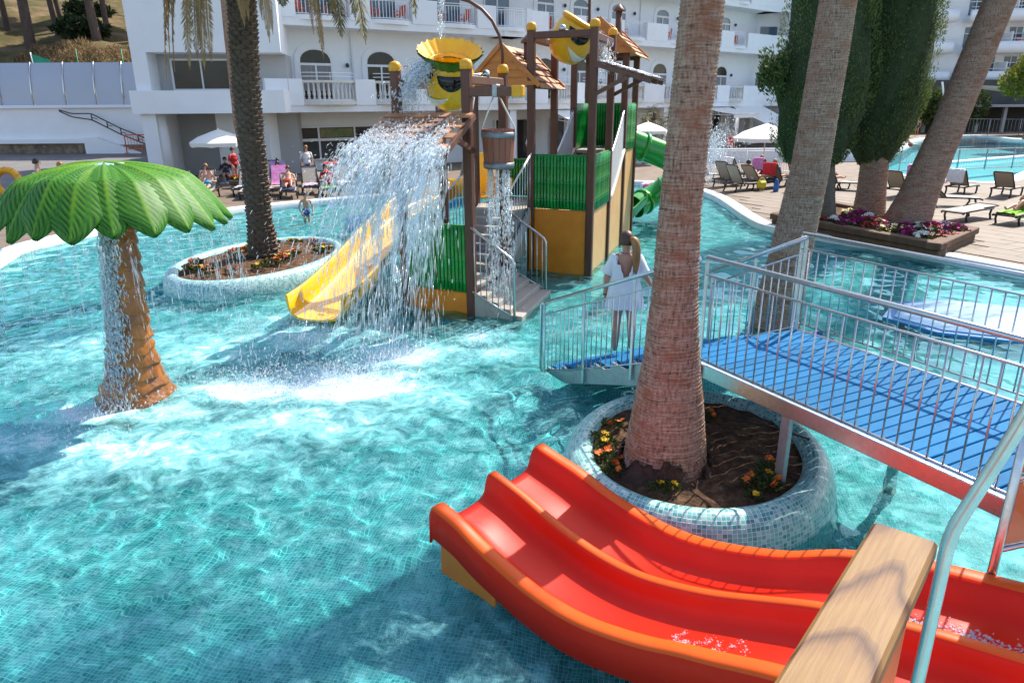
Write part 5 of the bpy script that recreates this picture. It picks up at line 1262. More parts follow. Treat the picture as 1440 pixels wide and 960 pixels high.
for j in range(260):
    a = rnd.uniform(0, 6.28); r_ = rnd.uniform(.40, .50); z_ = rnd.uniform(.28, .55); d = rnd.uniform(.03, .09); c_ = Vector((1.47+r_*math.cos(a)*.92, 6.2+r_*math.sin(a)*.92, z_)); e_ = c_+Vector((math.cos(a)*.6+rnd.uniform(-.4,.4), math.sin(a)*.6+rnd.uniform(-.4,.4), -rnd.uniform(.2,1))).normalized()*d
    mb.tube([c_, e_], [.005, .001], 4, cap=False)
obj('root_fibre', mb, 'root_mat', main_palm)
ax2 = lambda z: Vector((float(np.interp(z, [-.5,.15,2.54,5.14,11], [4.47,4.53,4.80,4.92,5.1])), 11.7, z))
palm('palm_tree', 'tall palm trunk standing in the pool behind the blue footbridge', (4.5, 11.7, -.5), ax2, ip([-.5,.15,1.2,2.5,5.2,11], [.46,.40,.335,.295,.262,.25]), -.5, 12.6, 'palm_bark_grey', 2.7, 34, 5)
ax3 = lambda z: Vector((float(np.interp(z, [.2,.44,3.1,6.2,11], [10.9,10.98,11.72,12.45,13.3])), 19.8, z))
palm('palm_tree', 'strongly leaning palm trunk in the timber flower bed', (10.95, 19.8, .2), ax3, ip([.2,.5,1.2,2.2,3.1,6.2,11], [.66,.60,.50,.44,.41,.375,.35]), .2, 11.0, 'palm_bark_grey', 3.0, 28, 8)
# date palm with leaf-base bosses on the far planter
axL = lambda z: Vector((float(np.interp(z, [.2,.5,2,4,5.65,8], [-5.72,-5.74,-5.74,-5.70,-5.58,-5.4])), 16.3, z))
rL = ip([.2,.5,1.0,2,4,6,8], [.38,.33,.28,.27,.285,.29,.29])
mb = ringed_trunk(axL, lambda z: rL(z)*.90, .25, 7.6, .12, 16, 9)
z = .35; k = 0
while z < 7.5:
    nn = 9; c = axL(z); r_ = rL(z)
    for j in range(nn):
        a = 2*math.pi*(j+.5*(k % 2))/nn+rnd.uniform(-.06, .06); d = Vector((math.cos(a), math.sin(a), 0)); s_ = Vector((-d.y, d.x, 0)); q = c+d*r_*.86; w_ = r_*.34; h_ = .075*rnd.uniform(.8, 1.2); ou = r_*rnd.uniform(.16, .28)
        P = [q-s_*w_-Vector((0,0,.03)), q+s_*w_-Vector((0,0,.03)), q+s_*w_*.6+Vector((0,0,h_))+d*ou, q-s_*w_*.6+Vector((0,0,h_))+d*ou, q-s_*w_*.7+Vector((0,0,h_+.02)), q+s_*w_*.7+Vector((0,0,h_+.02))]
        mb.add(P, [(0,1,2,3),(3,2,5,4),(0,3,4),(1,5,2)])
    z += .088; k += 1
lp = palm('palm_tree', 'rough scaly date palm leaning over the long pale planter', (-5.74, 16.3, .3), axL, rL, .3, 7.6, 'date_bark', 3.0, 24, 12, mesh=mb)
g = random.Random(4)
for (x, y, z, az, L, m_, w_) in [(-6.35,15.6,6.6,200,2.6,'frond_dry',.16),(-6.05,15.4,6.5,250,2.3,'frond_dry',.16),(-6.6,16.0,6.8,215,2.0,'frond_dry',.14),(-5.95,15.5,6.4,265,2.2,'frond_dry',.14),(-5.0,15.6,7.0,300,2.3,'frond_dry',.12),
                               (-4.25,15.8,7.0,320,2.6,'frond_dry',.13),(-3.9,15.9,7.1,330,2.3,'frond_olive',.34),(-4.75,15.8,7.0,310,1.6,'frond_olive',.30),(-3.55,16.0,7.2,340,2.5,'frond_olive',.36),(-2.4,16.0,7.2,345,2.0,'frond_olive',.30),(-5.35,15.6,6.9,290,1.9,'frond_dry',.12)]:
    mb = MB(); frond(mb, (x, y, z), R(az), R(-58), L, 1.4, w_*1.25, 60, g); frond(mb, (x+.05, y, z), R(az+7), R(-62), L*.92, 1.4, w_*1.1, 52, g); frond(mb, (x-.04, y+.05, z+.1), R(az-6), R(-60), L*.85, 1.4, w_, 46, g)
    obj('hanging_frond', mb, m_, lp)
mb = MB(); pts = [(-12.3,30,.15),(-12.2,30,3),(-12.0,30,6),(-11.9,30,9.5)]
palm('palm_tree', 'slender pale palm trunk in front of the hotel behind the scaly date palm', (-12.3, 30, .15), lambda z: Vector((float(np.interp(z, [.15,3,6,12], [-10.8,-11.0,-10.95,-10.8])), 30.0, z)), ip([.15,1,12], [.20,.16,.15]), .15, 11.5, 'palm_bark', 2.2, 16, 21, pitch=.09)

# ------------------------------------------------------------------ foliage clumps
def leaf_mat(name, c1, c2, rough=.6):
    m, n, o = new_mat(name); b = N(n, 'BsdfPrincipled'); b.inputs['Roughness'].default_value = rough; b.inputs['Specular IOR Level'].default_value = .25
    a = N(n, 'Attribute'); a.attribute_name = 'tone'; n.links.new(ramp(n, a.outputs['Fac'], [(0, c1), (1, c2)]), b.inputs['Base Color'])
    tr = N(n, 'BsdfTranslucent'); n.links.new(ramp(n, a.outputs['Fac'], [(0, c1), (1, tuple(min(1, x*1.5) for x in c2))]), tr.inputs['Color'])
    mx = N(n, 'MixShader'); mx.inputs[0].default_value = .22; n.links.new(b.outputs[0], mx.inputs[1]); n.links.new(tr.outputs[0], mx.inputs[2]); n.links.new(mx.outputs[0], o.inputs[0])
leaf_mat('cypress_leaf', (.025,.055,.018), (.15,.21,.06))
leaf_mat('tree_leaf_yellow', (.07,.10,.012), (.26,.24,.02)); leaf_mat('hedge_leaf', (.03,.055,.014), (.10,.13,.03)); leaf_mat('pine_leaf', (.012,.028,.010), (.045,.07,.022)); leaf_mat('shrub_leaf', (.03,.05,.012), (.09,.11,.03))
leaf_mat('petal', (.3,.02,.08), (.3,.02,.08))
def leaves(P, D, S, wf, tones, bend_=.0, seed=0):
    """one bent blade per point: P positions, D directions, S lengths"""
    g = np.random.default_rng(seed); n = len(P); D = D/np.linalg.norm(D, axis=1)[:, None]
    W = np.cross(D, g.normal(size=(n, 3))); W /= np.linalg.norm(W, axis=1)[:, None]; S = S[:, None]
    V = np.stack([P, P+D*S*.5+W*S*wf, P+D*S, P+D*S*.5-W*S*wf], 1).reshape(-1, 3)
    me = bpy.data.meshes.new('leaves'); F = np.arange(n*4)
    me.vertices.add(n*4); me.vertices.foreach_set('co', V.ravel()); me.loops.add(n*4); me.loops.foreach_set('vertex_index', F)
    me.polygons.add(n); me.polygons.foreach_set('loop_start', np.arange(n)*4); me.update(calc_edges=True)
    me.attributes.new('tone', 'FLOAT', 'POINT').data.foreach_set('value', np.repeat(tones, 4)); return me
def cypress(label, base, ctr, prof, n, seed, lumps=46):
    """columnar crown: prof = list of (z, radius)"""
    g = np.random.default_rng(seed); t = thing('cypress_tree', label, 'cypress', base)
    zs = np.array([p[0] for p in prof]); rs = np.array([p[1] for p in prof])
    # clumps: upright flames that make an uneven skin
    lz = g.uniform(zs[0], zs[-1], lumps*6); la = g.uniform(0, 2*np.pi, lumps*6)
    pick = g.integers(0, lumps*6, n); z = lz[pick]+g.normal(0, .30, n); z = np.clip(z, zs[0], zs[-1]); a = la[pick]+g.normal(0, .16, n)
    amp = .89+.12*np.sin(lz[pick]*7.3+la[pick]*5.1)
    r_ = np.interp(z, zs, rs)*amp*(1-.22*g.random(n)**1.5)
    P = np.stack([ctr[0]+r_*np.cos(a), ctr[1]+r_*np.sin(a), z], 1)
    D = np.stack([np.cos(a)*.45, np.sin(a)*.45, np.full(n, 1.0)], 1)+g.normal(0, .38, (n, 3))
    tone = np.clip(.42+.34*np.sin(lz[pick]*7.3+la[pick]*5.1)+g.normal(0, .22, n), 0, 1)
    link('crown', leaves(P, D, g.uniform(.04, .10, n), .16, tone, seed=seed), 'cypress_leaf', t)
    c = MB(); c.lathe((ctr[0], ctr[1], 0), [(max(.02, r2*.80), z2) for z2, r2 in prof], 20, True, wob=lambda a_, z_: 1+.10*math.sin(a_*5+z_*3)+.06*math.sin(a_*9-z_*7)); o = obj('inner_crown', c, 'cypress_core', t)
    return t
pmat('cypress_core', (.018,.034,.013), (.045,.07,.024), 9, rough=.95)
pmat('trunk_grey', (.20,.165,.13), (.11,.09,.07), 7, stretch=(1,1,.25), rough=.95, bump=.8, bscale=24, bdist=.03)
t = cypress('bushy dark cypress with a grey trunk beside the palm behind the footbridge', (9.0, 20.6, .2), (8.55, 20.7), [(1.75,.15),(2.0,.85),(2.6,1.2),(3.4,1.32),(4.3,1.45),(5.2,1.28),(6.3,1.15),(8,1.05),(10,.6),(11.5,.1)], 62000, 2)
mb = ringed_trunk(lambda z: Vector((9.15-.12*z, 20.6, z)), ip([.2,1,2.6], [.30,.24,.2]), .2, 2.6, .08, 14, 31); obj('trunk', mb, 'trunk_grey', t)
g_ = np.random.default_rng(77); n_ = 1500; a_ = g_.uniform(0, 6.28, n_); P_ = np.stack([7.15+.42*np.cos(a_)*g_.random(n_)**.5, 20.5+.42*np.sin(a_)*g_.random(n_)**.5, 4.35+g_.normal(0, .24, n_)], 1)
link('side_tuft', leaves(P_, g_.normal(0, .4, (n_, 3))+np.array([-.4, 0, .7]), g_.uniform(.07, .17, n_), .2, g_.random(n_), seed=6), 'cypress_leaf', t)
t = cypress('massive dark cypress with a stout bare trunk in the timber flower bed', (10.6, 21.3, .2), (10.62, 21.4), [(1.62,.12),(1.9,.5),(2.4,.85),(3.0,1.08),(3.8,1.20),(5,1.28),(6.4,1.26),(8,1.15),(10,.8),(12,.1)], 66000, 3)
mb = ringed_trunk(lambda z: Vector((10.68-.03*z, 21.3, z)), ip([.2,.6,1.2,2.4], [.52,.44,.40,.37]), .2, 2.5, .07, 18, 33); obj('trunk', mb, 'palm_bark_grey', t)
def blob_tree(name, label, cat, base, lobes, n, size, m, seed, trunk=None, group=None, wf=.32):
    g = np.random.default_rng(seed); t = thing(name, label, cat, base, group); P = []; tn = []; Ds = []
    tot = sum(l[3]**2 for l in lobes)
    for (x, y, z, r_, sq) in lobes:
        k = int(n*r_**2/tot); d = g.normal(size=(k, 3)); d /= np.linalg.norm(d, axis=1)[:, None]; cl = .8+.25*np.sin(d[:, 0]*7+x)*np.sin(d[:, 2]*6+z)*np.sin(d[:, 1]*5+y)
        q = d*(r_*cl*(1-.45*g.random(k)**2))[:, None]; q[:, 2] *= sq; P.append(q+np.array([x, y, z])); Ds.append(d+g.normal(0, .7, (k, 3))+np.array([0, 0, .2])); tn.append(np.clip(.5+.35*(cl-.8)/.25+g.normal(0, .2, k), 0, 1))
    P = np.concatenate(P); Ds = np.concatenate(Ds); tn = np.concatenate(tn)
    link('crown', leaves(P, Ds, g.uniform(size*.6, size*1.3, len(P)), wf, tn, seed=seed), m, t)
    if trunk:
        mb = MB(); mb.tube(trunk[0], trunk[1], 9)
        for (x, y, z, r_, sq) in lobes[:5]: mb.tube([trunk[0][-2], ((trunk[0][-1][0]+x)/2, (trunk[0][-1][1]+y)/2, (trunk[0][-1][2]+z)/2+.1), (x, y, z)], [trunk[1][-1]*.7, trunk[1][-1]*.5, .02], 6)
        obj('trunk', mb, 'trunk_grey', t)
    return t
blob_tree('broadleaf_tree', 'yellow-green leafy tree in front of the distant hotel wing', 'tree', (47, 68, .15), [(47.5,68,6.2,2.5,.9),(49.5,68,7.0,2.4,.9),(45.6,67.5,5.2,1.9,.85),(51.5,68,5.6,2.3,.9),(48,66.8,4.4,2.0,.8)], 9000, .30, 'tree_leaf_yellow', 5, ([(47.5,68,.1),(47.6,68,2.5),(47.8,68,4.2)], [.3,.25,.18]))
blob_tree('clipped_hedge', 'clipped grey-green hedge below the arched windows of the distant hotel wing', 'hedge', (44, 82, .15), [(40.5+1.7*i, 82+.2*(i % 2), 3.0, 1.9, 1.15) for i in range(7)], 9000, .30, 'hedge_leaf', 6)
blob_tree('leafy_shrub', 'low bright leafy shrub at the end of the second pool', 'shrub', (38, 73, .15), [(38.2,73,1.3,1.0,1.1),(39.1,73,1.0,.7,1)], 1200, .35, 'tree_leaf_yellow', 8)
# fan palm shrub by the terrace
fs = thing('fan_palm_shrub', 'bushy low palm on the terrace beside the green panels of the tower', 'palm', (9.2, 47.5, .15)); mb = MB(); g = random.Random(6)
for i in range(54): frond(mb, (9.2+g.uniform(-.9,.9), 47.5+g.uniform(-.7,.7), .4+g.uniform(0,2.3)), g.uniform(0,6.28), R(g.uniform(10,75)), g.uniform(1.0,1.9), 1.3, .55, 16, g)
obj('fronds', mb, 'frond_olive', fs); mb = MB(); mb.tube([(9.2,47.5,.1),(9.2,47.5,3.0)], .16, 8); obj('stem', mb, 'date_bark', fs)
# pines on the hill
pmat('pine_bark', (.13,.085,.065), (.06,.042,.034), 6, stretch=(1,1,.4), rough=.95, bump=.6, bscale=20, bdist=.04)
PINES = [(-32.0,51.5,.34),(-39.0,60,.22),(-33.5,58,.2),(-32.2,55,.19),(-28.0,52.3,.3),(-28.5,55,.2),(-27.0,57,.17),(-25.5,53.5,.22),(-36.0,67,.22),(-44,63,.25),(-30,70,.2),(-24,62,.22),(-41,52,.25)]
pt_ = None
for i, (x, y, r_) in enumerate(PINES):
    z = hill_z(x, y); ln = rnd.uniform(-.06, .03); hgt = rnd.uniform(9, 11)
    t = thing('pine_tree', ['thick bare pine trunk on the dry wooded slope above the glass screen', 'thin bare pine trunk on the dry wooded slope above the glass screen'][r_ < .26], 'pine tree', (x, y, z-.1), 'pines on the wooded slope')
    mb = ringed_trunk(lambda q: Vector((x+ln*(q-z)+.08*math.sin(q*.7+i), y, q)), lambda q: r_*(1-.04*(q-z)), z-.3, z+hgt-1, .25, 10, 40+i); obj('trunk', mb, 'pine_bark', t)
    g = np.random.default_rng(50+i); n_ = 2600; d = g.normal(size=(n_, 3)); d /= np.linalg.norm(d, axis=1)[:, None]
    P = d*(3.4*g.random(n_)**.4)[:, None]*np.array([1, 1, .5])+np.array([x+ln*hgt, y, z+hgt])
    link('crown', leaves(P, d+np.array([0, 0, .3]), g.uniform(.5, 1.0, n_), .28, g.random(n_), seed=60+i), 'pine_leaf', t)
for i, (x, y, s_, lb) in enumerate([(-38.5,54,1.7,'broad dark bush on the slope left of the thickest pine trunk'),(-29.8,53,1.5,'dark rounded bush on the slope between two groups of pine trunks'),(-35,64,1.6,'dark bush high among the thin pine trunks'),(-26,66,2.0,'dense dark thicket bush at the top of the slope beside the hotel'),(-22,56,1.6,'dark bush on the slope against the hotel corner')]):
    z = hill_z(x, y); blob_tree('slope_bush', lb, 'bush', (x, y, z), [(x,y,z+.5*s_*.6,s_,.5),(x+s_*.8,y+.3,z+.35*s_*.6,s_*.7,.5)], 1600, .3, 'pine_leaf', 70+i)
# dry grass on the bank
g = np.random.default_rng(91); n_ = 14000; X = g.uniform(-31, -18.5, n_); Yy = g.uniform(45.2, 50, n_); Z = np.array([hill_z(a, b) for a, b in zip(X, Yy)])
leaf_mat('dry_grass', (.12,.075,.035), (.36,.25,.13), .9)
o = link('dry_grass', leaves(np.stack([X, Yy, Z-.03], 1), g.normal(0, .6, (n_, 3))+np.array([0, -.2, .6]), g.uniform(.12, .38, n_), .10, g.random(n_), seed=92), 'dry_grass'); o['kind'] = 'stuff'; o['label'] = 'dry tangled grass covering the bank above the glass screen'

# ------------------------------------------------------------------ flowers
PET = {'magenta': (.52,.02,.24), 'red': (.55,.012,.02), 'white': (.80,.78,.70), 'cream': (.80,.70,.30), 'purple': (.13,.02,.20), 'orange': (.80,.16,.01), 'yellow': (.85,.52,.01)}
for k, c in PET.items(): pmat('petal_'+k, c, tuple(x*.75 for x in c), 30, rough=.6)
def flower_mesh(col, n_fl, spread, seed, fl=.05):
    g = np.random.default_rng(seed); n = 170; a = g.uniform(0, 6.28, n); r_ = spread*np.sqrt(g.random(n)); P = np.stack([r_*np.cos(a), r_*np.sin(a), g.random(n)*.12*(1-r_/spread*.5)], 1)
    lv = leaves(P, np.stack([np.cos(a), np.sin(a), np.full(n, .9)], 1)+g.normal(0, .5, (n, 3)), g.uniform(.05, .10, n), .28, g.random(n), seed=seed); lv.materials.append(MATS['shrub_leaf'])
    pm = MB()
    for i in range(n_fl):
        a = g.uniform(0, 6.28); r_ = spread*math.sqrt(g.random()); c = Vector((r_*math.cos(a), r_*math.sin(a), .11+.07*g.random()-.05*r_/spread)); up = Vector((g.normal(0, .45), g.normal(0, .45)-.25, 1)).normalized(); x = up.orthogonal().normalized(); y = up.cross(x); k = 5; s_ = fl*g.uniform(.8, 1.2)
        vs = [c]
        for j in range(k):
            b0, b1, b2 = [2*math.pi*(j+q)/k for q in (.06, .5, .94)]
            vs += [c+(x*math.cos(b0)+y*math.sin(b0))*s_*.85+up*s_*.25, c+(x*math.cos(b1)+y*math.sin(b1))*s_*1.05+up*s_*.15, c+(x*math.cos(b2)+y*math.sin(b2))*s_*.85+up*s_*.3]
        pm.add(vs, [(0, 1+3*j, 2+3*j, 3+3*j) for j in range(k)])
    pme = pm.mesh('flowers'); pme.materials.append(MATS['petal_'+col]); return lv, pme
fl_cache = {}
def flower(col, x, y, z, s_, label, group, nf=14, fl=.05):
    key = (col, nf, fl)
    if key not in fl_cache: fl_cache[key] = flower_mesh(col, nf, .2, hash(col) % 97+nf, fl)
    lv, pm = fl_cache[key]; t = thing('flowering_plant', label, 'flower', (x, y, z), group)
    M = Matrix.Translation((x, y, z)) @ Matrix.Rotation(rnd.uniform(0, 6), 4, 'Z') @ Matrix.Scale(s_, 4)
    inst(lv, 'foliage', M, t); inst(pm, 'blossom', M, t)
# timber bed
pmat('timber_brown', (.17,.085,.045), (.09,.045,.026), 5, stretch=(1,1,1), rough=.8, bump=.5, bscale=18)
bed = thing('flower_bed', 'raised flower bed edged with heavy brown timbers beside the pool', 'flower bed', (10, 19.5, .15))
Bc = [Vector(p) for p in BED]
for i in range(4):
    a, b = Bc[i], Bc[(i+1) % 4]; d = (b-a).normalized(); nn = Vector((-d.y, d.x))
    mb = MB(); mb.beam((*(a+nn*.15), .235), (*(b+nn*.15), .235), .30, .17, .02); obj('timber', mb, 'timber_brown', bed)
    mb = MB(); mb.beam((*(a-d*.05+nn*.12), .41+.004*i), (*(b+d*.0+nn*.12), .41+.004*i), .34, .17, .02); obj('timber', mb, 'timber_brown', bed)
cb = sum(Bc, Vector((0, 0)))/4
rows = []
for j in range(6): rows.append([(*( (Bc[0].lerp(Bc[3], j/5)).lerp(Bc[1].lerp(Bc[2], j/5), i/7) ), .40+rnd.uniform(-.02,.03)) for i in range(8)])
mb = MB(); mb.sheet(rows, True); obj('soil', mb, 'soil', bed)
def bedp(u, v): return (Bc[0].lerp(Bc[3], v)).lerp(Bc[1].lerp(Bc[2], v), u)
seq = ['magenta','white','red','cream','white','magenta','cream','magenta','magenta','red','cream','purple','magenta','white','red','purple']
for i in range(62):
    u = .30+.66*((i*.618) % 1); v = .10+.8*((i*.37+.13*(i % 3)) % 1)
    if v > .75 and u < .5: continue
    p = bedp(u, v); 
    if (p-Vector((10.95,19.8))).length < .62 or (p-Vector((10.65,21.3))).length < .5: continue
    col = seq[int(u*15+v*3) % 16] if i % 5 else rnd.choice(['red','cream','white','magenta'])
    flower(col, p.x, p.y, .40, rnd.uniform(.9, 1.35), {'magenta':'magenta petunias blooming in the timber flower bed','red':'red petunias blooming in the timber flower bed','white':'white petunias blooming in the timber flower bed','cream':'cream yellow petunias blooming in the timber flower bed','purple':'dark purple petunias blooming in the timber flower bed'}[col], col+' petunias in the timber bed', 16, .055)
# round planter: sparse orange and yellow pansies
for col, a, q in [('orange',150,.92),('yellow',172,.97),('yellow',182,.90),('orange',189,.98),('orange',199,.96),('orange',205,.92),('orange',212,1.0),('yellow',240,.92),('yellow',246,.86),('orange',292,.86),('orange',300,.93),('yellow',305,.84),('yellow',286,.97),('orange',316,.80),('orange',120,.7),('yellow',75,.6),('orange',60,.5)]:
    r_ = (rad1(R(a))-.04)*q; x, y = PL1[0]+r_*math.cos(R(a)), PL1[1]+r_*math.sin(R(a))
    flower(col, x, y, .31+.08*(1-q*q), rnd.uniform(.38, .55), {'orange':'small orange pansy plant in the soil of the round mosaic planter','yellow':'small yellow pansy plant in the soil of the round mosaic planter'}[col], col+' pansies in the round planter', 4, .07)
for i in range(30):
    a = 2*math.pi*((i*.618) % 1); q = math.sqrt(.15+.80*((i*.754+.2) % 1)); r_ = rad2(a)*q*.93; x, y = PL2[0]+r_*math.cos(a), PL2[1]+r_*math.sin(a)
    if (Vector((x, y))-Vector((-5.74,16.3))).length < .5: continue
    col = ['orange','red','yellow'][i % 3]
    flower(col, x, y, .31+.08*(1-q*q), rnd.uniform(.5, .85), f'small {col} bedding plant in the long pale planter', col+' plants in the long planter', 6, .06)
# irrigation hose on the soil and bark litter
pmat('hose_black', (.02,.02,.022), None, 8, rough=.5)
mb = MB(); mb.tube([(2.35,6.98,.40),(2.5,6.9,.42),(2.75,6.8,.40),(3.05,6.6,.36)], .012, 6); tag(obj('irrigation_hose', mb, 'hose_black'), 'short black irrigation hose on the soil of the round mosaic planter', 'hose')

# ------------------------------------------------------------------ parasols
pmat('parasol_cloth', (.82,.79,.73), (.76,.73,.67), 2, rough=.85, bump=.1)
def parasol(label, x, y, z0, h_, r_, group=None):
    p = thing('parasol', label, 'parasol', (x, y, z0), group); n = 8
    mb = MB(); mb.tube([(x, y, z0), (x, y, z0+h_-.02)], .028, 8); obj('pole', mb, 'paint_white', p)
    mb = MB(); rows = []
    for f, zz in ((.02, h_), (.35, h_-.10*r_-.02), (.7, h_-.24*r_), (1.0, h_-.42*r_)):
        rows.append([(x+r_*f*math.cos(2*math.pi*(j+.5)/32)*(1-.05*f*abs(math.sin(4*2*math.pi*(j)/32))), y+r_*f*math.sin(2*math.pi*(j+.5)/32)*(1-.05*f*abs(math.sin(4*2*math.pi*j/32))), z0+zz) for j in range(32)])
    mb.sheet(rows, True, close=True); rows2 = [rows[-1], [(a*.995+x*.005, b*.995+y*.005, c-.16-(.03 if j % 4 == 0 else 0)) for j, (a, b, c) in enumerate(rows[-1])]]
    c = obj('canopy', mb, 'parasol_cloth', p); mb = MB(); mb.sheet(rows2, False, close=True); obj('valance', mb, 'parasol_cloth', c)
    for j in range(8):
        a = 2*math.pi*(j+.5)/8; mb = MB(); mb.tube([(x+.03*math.cos(a), y+.03*math.sin(a), z0+h_-.75*r_*.5-.15), (x+r_*.62*math.cos(a), y+r_*.62*math.sin(a), z0+h_-.22*r_)], .008, 4); obj('rib', mb, 'paint_white', p)
    mb = MB(); mb.lathe((x, y, z0), [(.25,0),(.25,.06),(.06,.1),(.05,.35)], 14); obj('base', mb, 'galvanised', p)
    mb = MB(); mb.ball((x, y, z0+h_+.02), .04); obj('finial', mb, 'paint_white', p)
parasol('open cream parasol over loungers beside the date palm', -13.4, 34.0, .15, 2.45, 1.35)
parasol('open cream parasol over loungers in front of the white terrace awning', 12.15, 35.2, .15, 2.50, 1.55)
parasol('small cream parasol beside the bushy low palm on the terrace', 8.1, 43.8, .15, 2.4, 1.2)

# ------------------------------------------------------------------ sun loungers
pmat('lounger_frame', (.045,.035,.03), (.03,.025,.022), 8, rough=.45)
pmat('sling_taupe', (.40,.34,.28), (.34,.29,.24), 30, rough=.75, bump=.2, bscale=150)
def lounger(label, x, y, az, back=45, z0=DECK_Z+.01, group='sun loungers round the pool'):
    """az: direction the feet point to, degrees from +X"""
    l = thing('sun_lounger', label, 'sun lounger', (x, y, z0), group)
    M0 = Matrix.Translation((x, y, z0)) @ Matrix.Rotation(R(az), 4, 'Z')
    def part(nm, mb, m_): mb.v = [tuple(M0 @ Vector(p)) for p in mb.v]; return obj(nm, mb, m_, l)
    mb = MB()
    for s_ in (-.32, .32): mb.tube([(-.55,s_,.33),(.2,s_,.33),(1.0,s_,.31),(1.1,s_,.27)], .032, 6)
    mb.beam((1.08,-.32,.29),(1.08,.32,.29),.05,.04); mb.beam((-.5,-.32,.33),(-.5,.32,.33),.05,.04); part('frame', mb, 'lounger_frame')
    for fx in (-.45, .85):
        for s_ in (-.32, .32): mb = MB(); mb.tube([(fx,s_,.33),(fx+.05,s_,.16),(fx-.03,s_,0)], .034, 6); part('leg', mb, 'lounger_frame')
    mb = MB(); mb.sheet([[(-.02,s_,.36),(.35,s_,.345),(.7,s_,.35),(1.04,s_,.325)] for s_ in (-.3,.3)], True); mb.sheet([[(-.02,s_,.345),(.35,s_,.33),(.7,s_,.335),(1.04,s_,.31)] for s_ in (.3,-.3)], True); part('seat_sling', mb, 'sling_taupe')
    c, s2 = math.cos(R(back)), math.sin(R(back)); B = lambda q, s_, o_=0: (-.04-q*c-o_*s2, s_, .36+q*s2-o_*c*0)
    mb = MB(); mb.sheet([[B(0,s_),B(.3,s_),B(.6,s_),B(.82,s_)] for s_ in (-.29,.29)], True); mb.sheet([[B(0,s_,.02),B(.3,s_,.02),B(.6,s_,.02),B(.82,s_,.02)] for s_ in (.29,-.29)], True); part('back_sling', mb, 'sling_taupe')
    mb = MB()
    mb.tube(bend([B(0,-.31),B(.84,-.31),B(.84,.31),B(0,.31)], .08), .026, 6); part('back_frame', mb, 'lounger_frame')
    return l, M0
TW = {}
for nm, c1, c2 in [('pink', (.62,.12,.35), (.55,.30,.50)), ('mauve', (.50,.33,.55), (.62,.45,.62)), ('white', (.78,.76,.75), (.68,.66,.68)), ('rainbow', (.6,.1,.1), (.1,.2,.6)), ('turquoise', (.02,.33,.55), (.10,.50,.65)), ('blue', (.03,.15,.50), (.05,.30,.55)), ('lime', (.25,.55,.03), (.20,.45,.02)), ('red', (.6,.03,.03), (.45,.02,.03)), ('navy', (.02,.03,.10), None), ('purple', (.16,.12,.30), (.22,.17,.36))]:
    pmat('towel_'+nm, c1, c2, 7, stretch=(1,4,1), rough=.95, bump=.3, bscale=60, contrast=.12)
def stripes(name, cols, axis=0):
    m, n, o = new_mat(name); b = N(n, 'BsdfPrincipled'); b.inputs['Roughness'].default_value = .9; tc = N(n, 'TexCoord'); sx = N(n, 'SeparateXYZ'); n.links.new(tc.outputs['Generated'], sx.inputs[0])
    n.links.new(ramp(n, sx.outputs[axis], [(i/len(cols), c) for i, c in enumerate(cols)], 'CONSTANT'), b.inputs['Base Color']); n.links.new(b.outputs[0], o.inputs[0])
stripes('towel_stripes', [(.20,.08,.30),(.03,.25,.55),(.10,.50,.20),(.85,.60,.03),(.80,.12,.03),(.55,.03,.10)])
def towel(M0, kind, label, place='seat', back=45):
    mb = MB(); c, s2 = math.cos(R(back)), math.sin(R(back)); rows = []
    if place == 'seat':
        for i in range(9): rows.append([(.05+.125*i, -.33+.094*j, .375+.012*math.sin(i*1.7+j*2.1)-(.14 if j in (0, 7) else 0)) for j in range(8)])
    elif place == 'back':
        for i in range(9): q = .95-.14*i; rows.append([(-.04-max(q,-.0)*c+.02-min(q,0), -.30+.086*j, .385+max(q,0)*s2+.012*math.sin(i*1.3+j*2.3)) for j in range(8)])
    else:   # draped over the head end
        for i in range(9): q = .60+.28*min(i, 4)/4; dz = max(0, i-4)*.13; rows.append([(-.04-q*c-(.04 if i > 4 else -.03), -.30+.086*j, .38+q*s2-dz+.01*math.sin(i+j*2)) for j in range(8)])
    mb.sheet(rows, True); mb.v = [tuple(M0 @ Vector(p)) for p in mb.v]
    tag(obj('beach_towel', mb, 'towel_'+kind), label, 'towel')
# left group in front of the hotel
LG = [(-13.3,31.6,-80,40,'lounger with a reclining sunbather beside the flower barrel',None),(-11.35,31.0,-82,42,'lounger with a white and blue towel right behind the date palm trunk',('white','white towel laid on the lounger right behind the date palm','seat')),
      (-9.95,31.1,-78,48,'lounger with a pink patterned towel beside the date palm trunk',('pink','pink patterned towel draped down a lounger back beside the date palm','back')),(-8.75,31.6,-75,50,'lounger with a mauve towel hanging over its foot',('mauve','mauve towel spread over a lounger foot','seat')),
      (-7.55,32.6,-72,50,'lounger with a white towel near the seated man',('white','white towel on the lounger next to the seated man','seat')),(-7.2,35.4,-70,52,'lounger with a rainbow striped towel on its back',('stripes','rainbow striped towel hung on a lounger back by the hotel window','over')),
      (-9.6,34.6,-75,50,'lounger with a dark towel under the hotel window',('blue','blue towel lying on the lounger under the hotel window','seat')),(-11.4,34.6,-80,55,'empty lounger with raised back under the hotel window',None),(-14.6,36.0,-95,10,'dark folded lounger under the cream parasol by the hotel column',None)]
for x, y, az, bk, lb, tw in LG:
    l, M0 = lounger(lb, x*.965, y*.965, az, bk)
    if tw: towel(M0, *tw, bk)
